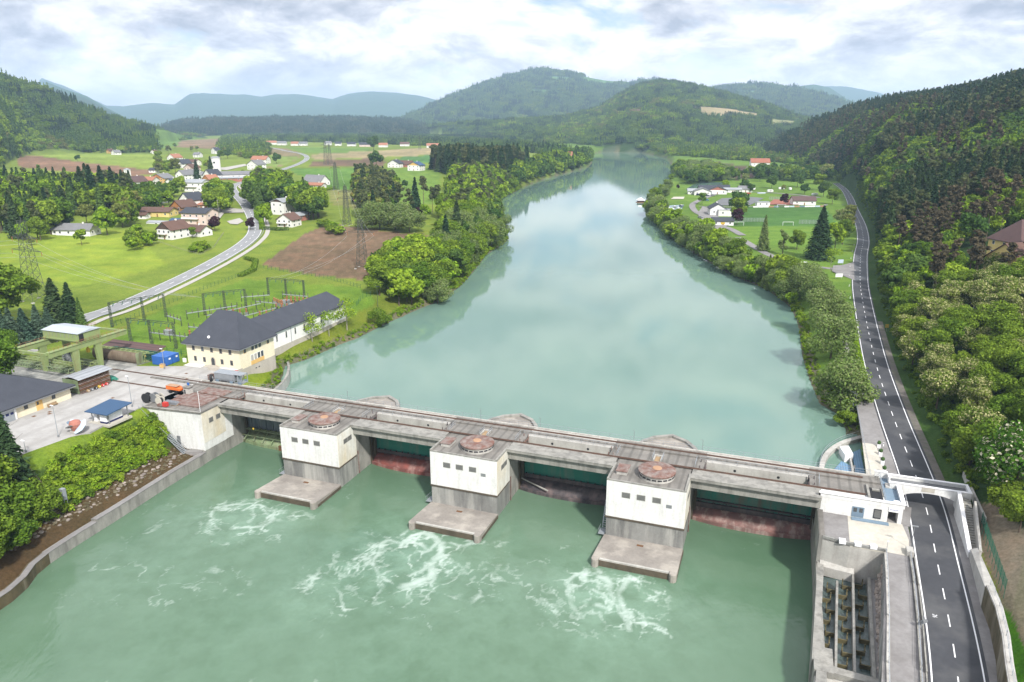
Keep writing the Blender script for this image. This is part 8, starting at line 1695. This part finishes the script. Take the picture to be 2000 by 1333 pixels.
# ------------------------------------------------------------------ village trees
G='garden trees of the village'
for (u,v,h,k,lb) in [(210,460,13,'bright','big bright green tree on the meadow in front of the bungalow'),(160,480,7,'bright','round light green tree left of the bungalow front'),(170,440,11,'olive','olive-brown tree behind the bungalow roof, left one'),(240,445,12,'olive','olive-brown tree behind the bungalow, right one'),(255,480,7,'oak_fine','big round bush cluster left of the purple tree'),(268,470,7,'bright','light green bush behind the cluster'),(285,478,5,'purple','purple bush left of the balcony house'),(420,452,7,'purple','purple bush at the road side of the village'),(398,490,4.5,'bright','bright bush in the garden corner'),(385,490,4,'bright','lower bright bush in the garden corner'),(376,466,5,'oak','round green tree in front of the brown cross roof'),(62,480,4,'acacia','white-flowering bush beside the pylon'),(50,470,8,'bright','yellow-green tree at the left edge of the meadow'),(80,470,10,'oak_fine','green tree above the white-flowering bush'),
 (432,415,14,'oak_fine','big green tree left of the village road'),(418,418,12,'oak','green tree beside the awning house'),(445,408,9,'spruceg','conifer at the inner bend of the village road'),(343,340,14,'olive','pale bushy tree above the upper village'),(386,355,17,'spruce','dark pointed spruce in the village centre, left one'),(413,342,16,'spruce','dark pointed spruce in the village centre, right one'),(258,392,18,'spruce','dark spruce below the white transformer tower'),(300,390,9,'oak','green garden tree in the village, far left'),(320,392,10,'darkb','dark garden tree left of the village centre'),(340,385,11,'oak','green garden tree below the ochre houses'),(355,375,11,'bright','light green tree beside the big white house'),(280,392,11,'darkb','dark green tree near the spruce group'),(310,405,8,'oak','green tree behind the yellow farmhouse'),(330,402,9,'bright','bright tree behind the timber house'),(425,372,9,'bright','bright tree by the road bend'),(398,400,7,'oak','green tree behind the orange carport'),
 (520,440,11,'bright','round bright tree left of the two houses across the road'),(505,412,13,'spruceg','conifer at the road side of the eastern wood'),(515,400,14,'oak_fine','large tree at the west end of the eastern wood'),(535,400,13,'bright','bright tree in the eastern wood'),(555,405,14,'oak_fine','large tree in the middle of the eastern wood'),(575,412,13,'bright','bright tree behind the three-storey house'),(600,425,16,'darkb','biggest dark tree of the eastern wood'),(588,420,15,'oak_fine','large dark green tree next to the biggest one'),(612,430,13,'darkb','dark tree at the east end of the eastern wood'),(500,392,17,'pine','tall brownish pine of the eastern wood'),(530,380,11,'oak','tree at the far side of the eastern wood'),(560,388,12,'oak','green tree at the back of the eastern wood'),(498,375,12,'spruceg','green conifer behind the eastern wood'),(515,365,10,'oak','green tree near the reddish house'),(490,450,6,'purple','dark red bush below the tall hedge'),(735,328,17,'darkb','single oval tree left of the field houses'),(730,295,24,'darkb','lone round tree at the far straw field'),(540,320,12,'darkb','small dark tree inside the road loop'),(152,315,7,'darkb','round bush on the upper meadow'),(310,320,14,'oak','tree left of the orange-roofed house'),(330,300,12,'olive','bushy tree above the orange-roofed house'),(342,290,10,'oak','tree at the brown field edge, left'),(375,297,9,'olive','pale tree at the brown field edge'),(385,295,9,'acacia','light-flowering tree at the brown field edge'),(432,312,12,'oak','tree right of the silo'),(445,310,12,'darkb','dark tree right of the silo'),(790,368,6,'darkb','small dark tree on the meadow beyond the point'),(845,392,6,'oak','small green tree on the meadow beyond the point'),(505,345,11,'bright','yellowish tree at the barn end of the road'),(475,345,6,'bright','little bright tree by the farm lane')]:
    tp(k,u,v,h,lb,None)
scatter([(625,440),(650,446),(670,456),(660,462),(630,452)],4,{'oak':3,'bright':1},(3,5),'low bushy TREE on the slope beside the ploughed field','bushes on the slope',maxn=30,wide=1.4)
scatter([(265,402),(300,415),(340,395),(350,372),(300,375),(262,382)],8,{'oak':3,'darkb':2,'olive':1},(8,11),'garden TREE in the leafy middle of the village','garden trees in the village middle',maxn=40)

G='trees of the eastern wood'
scatter([(488,392),(540,392),(600,405),(628,425),(600,434),(560,410),(520,408),(500,418),(490,405)],7,{'oak':4,'bright':3,'darkb':3,'spruceg':1},(14,18),'leafy TREE in the eastern wood across the village road','eastern wood',maxn=60)
scatter([(500,365),(545,360),(560,375),(530,388),(495,388)],8,{'oak':3,'darkb':2,'pine':1,'bright':1},(13,17),'TREE in the far part of the eastern wood','far part of the eastern wood',maxn=30)
scatter([(420,372),(445,368),(452,400),(440,420),(415,420),(405,395)],8,{'oak':3,'bright':2,'darkb':1},(10,14),'garden TREE between the houses and the inner road bend','garden trees at the inner road bend',maxn=25)
scatter([(300,335),(345,300),(400,300),(440,300),(425,335),(360,318),(330,345)],13,{'oak':3,'bright':2,'olive':2},(8,12),'scattered TREE at the upper edge of the village','trees at the upper village edge',maxn=25)
scatter([(258,465),(290,462),(300,480),(290,492),(255,490),(245,475)],5,{'oak_fine':2,'bright':2},(4,7),'low TREE in the thicket left of the balcony house','thicket left of the balcony house',maxn=16)
scatter([(372,478),(400,480),(412,492),(395,500),(370,494)],4,{'bright':2,'oak':1},(2.2,3.5),'low garden TREE at the fenced garden corner','bushes of the fenced garden',maxn=10,wide=1.3)
scatter([(235,405),(262,392),(270,420),(262,445),(240,450)],7,{'olive':2,'oak_fine':2,'bright':1},(10,14),'TREE at the village edge of the bungalow wood','village edge of the bungalow wood',maxn=20)
FLUSH()
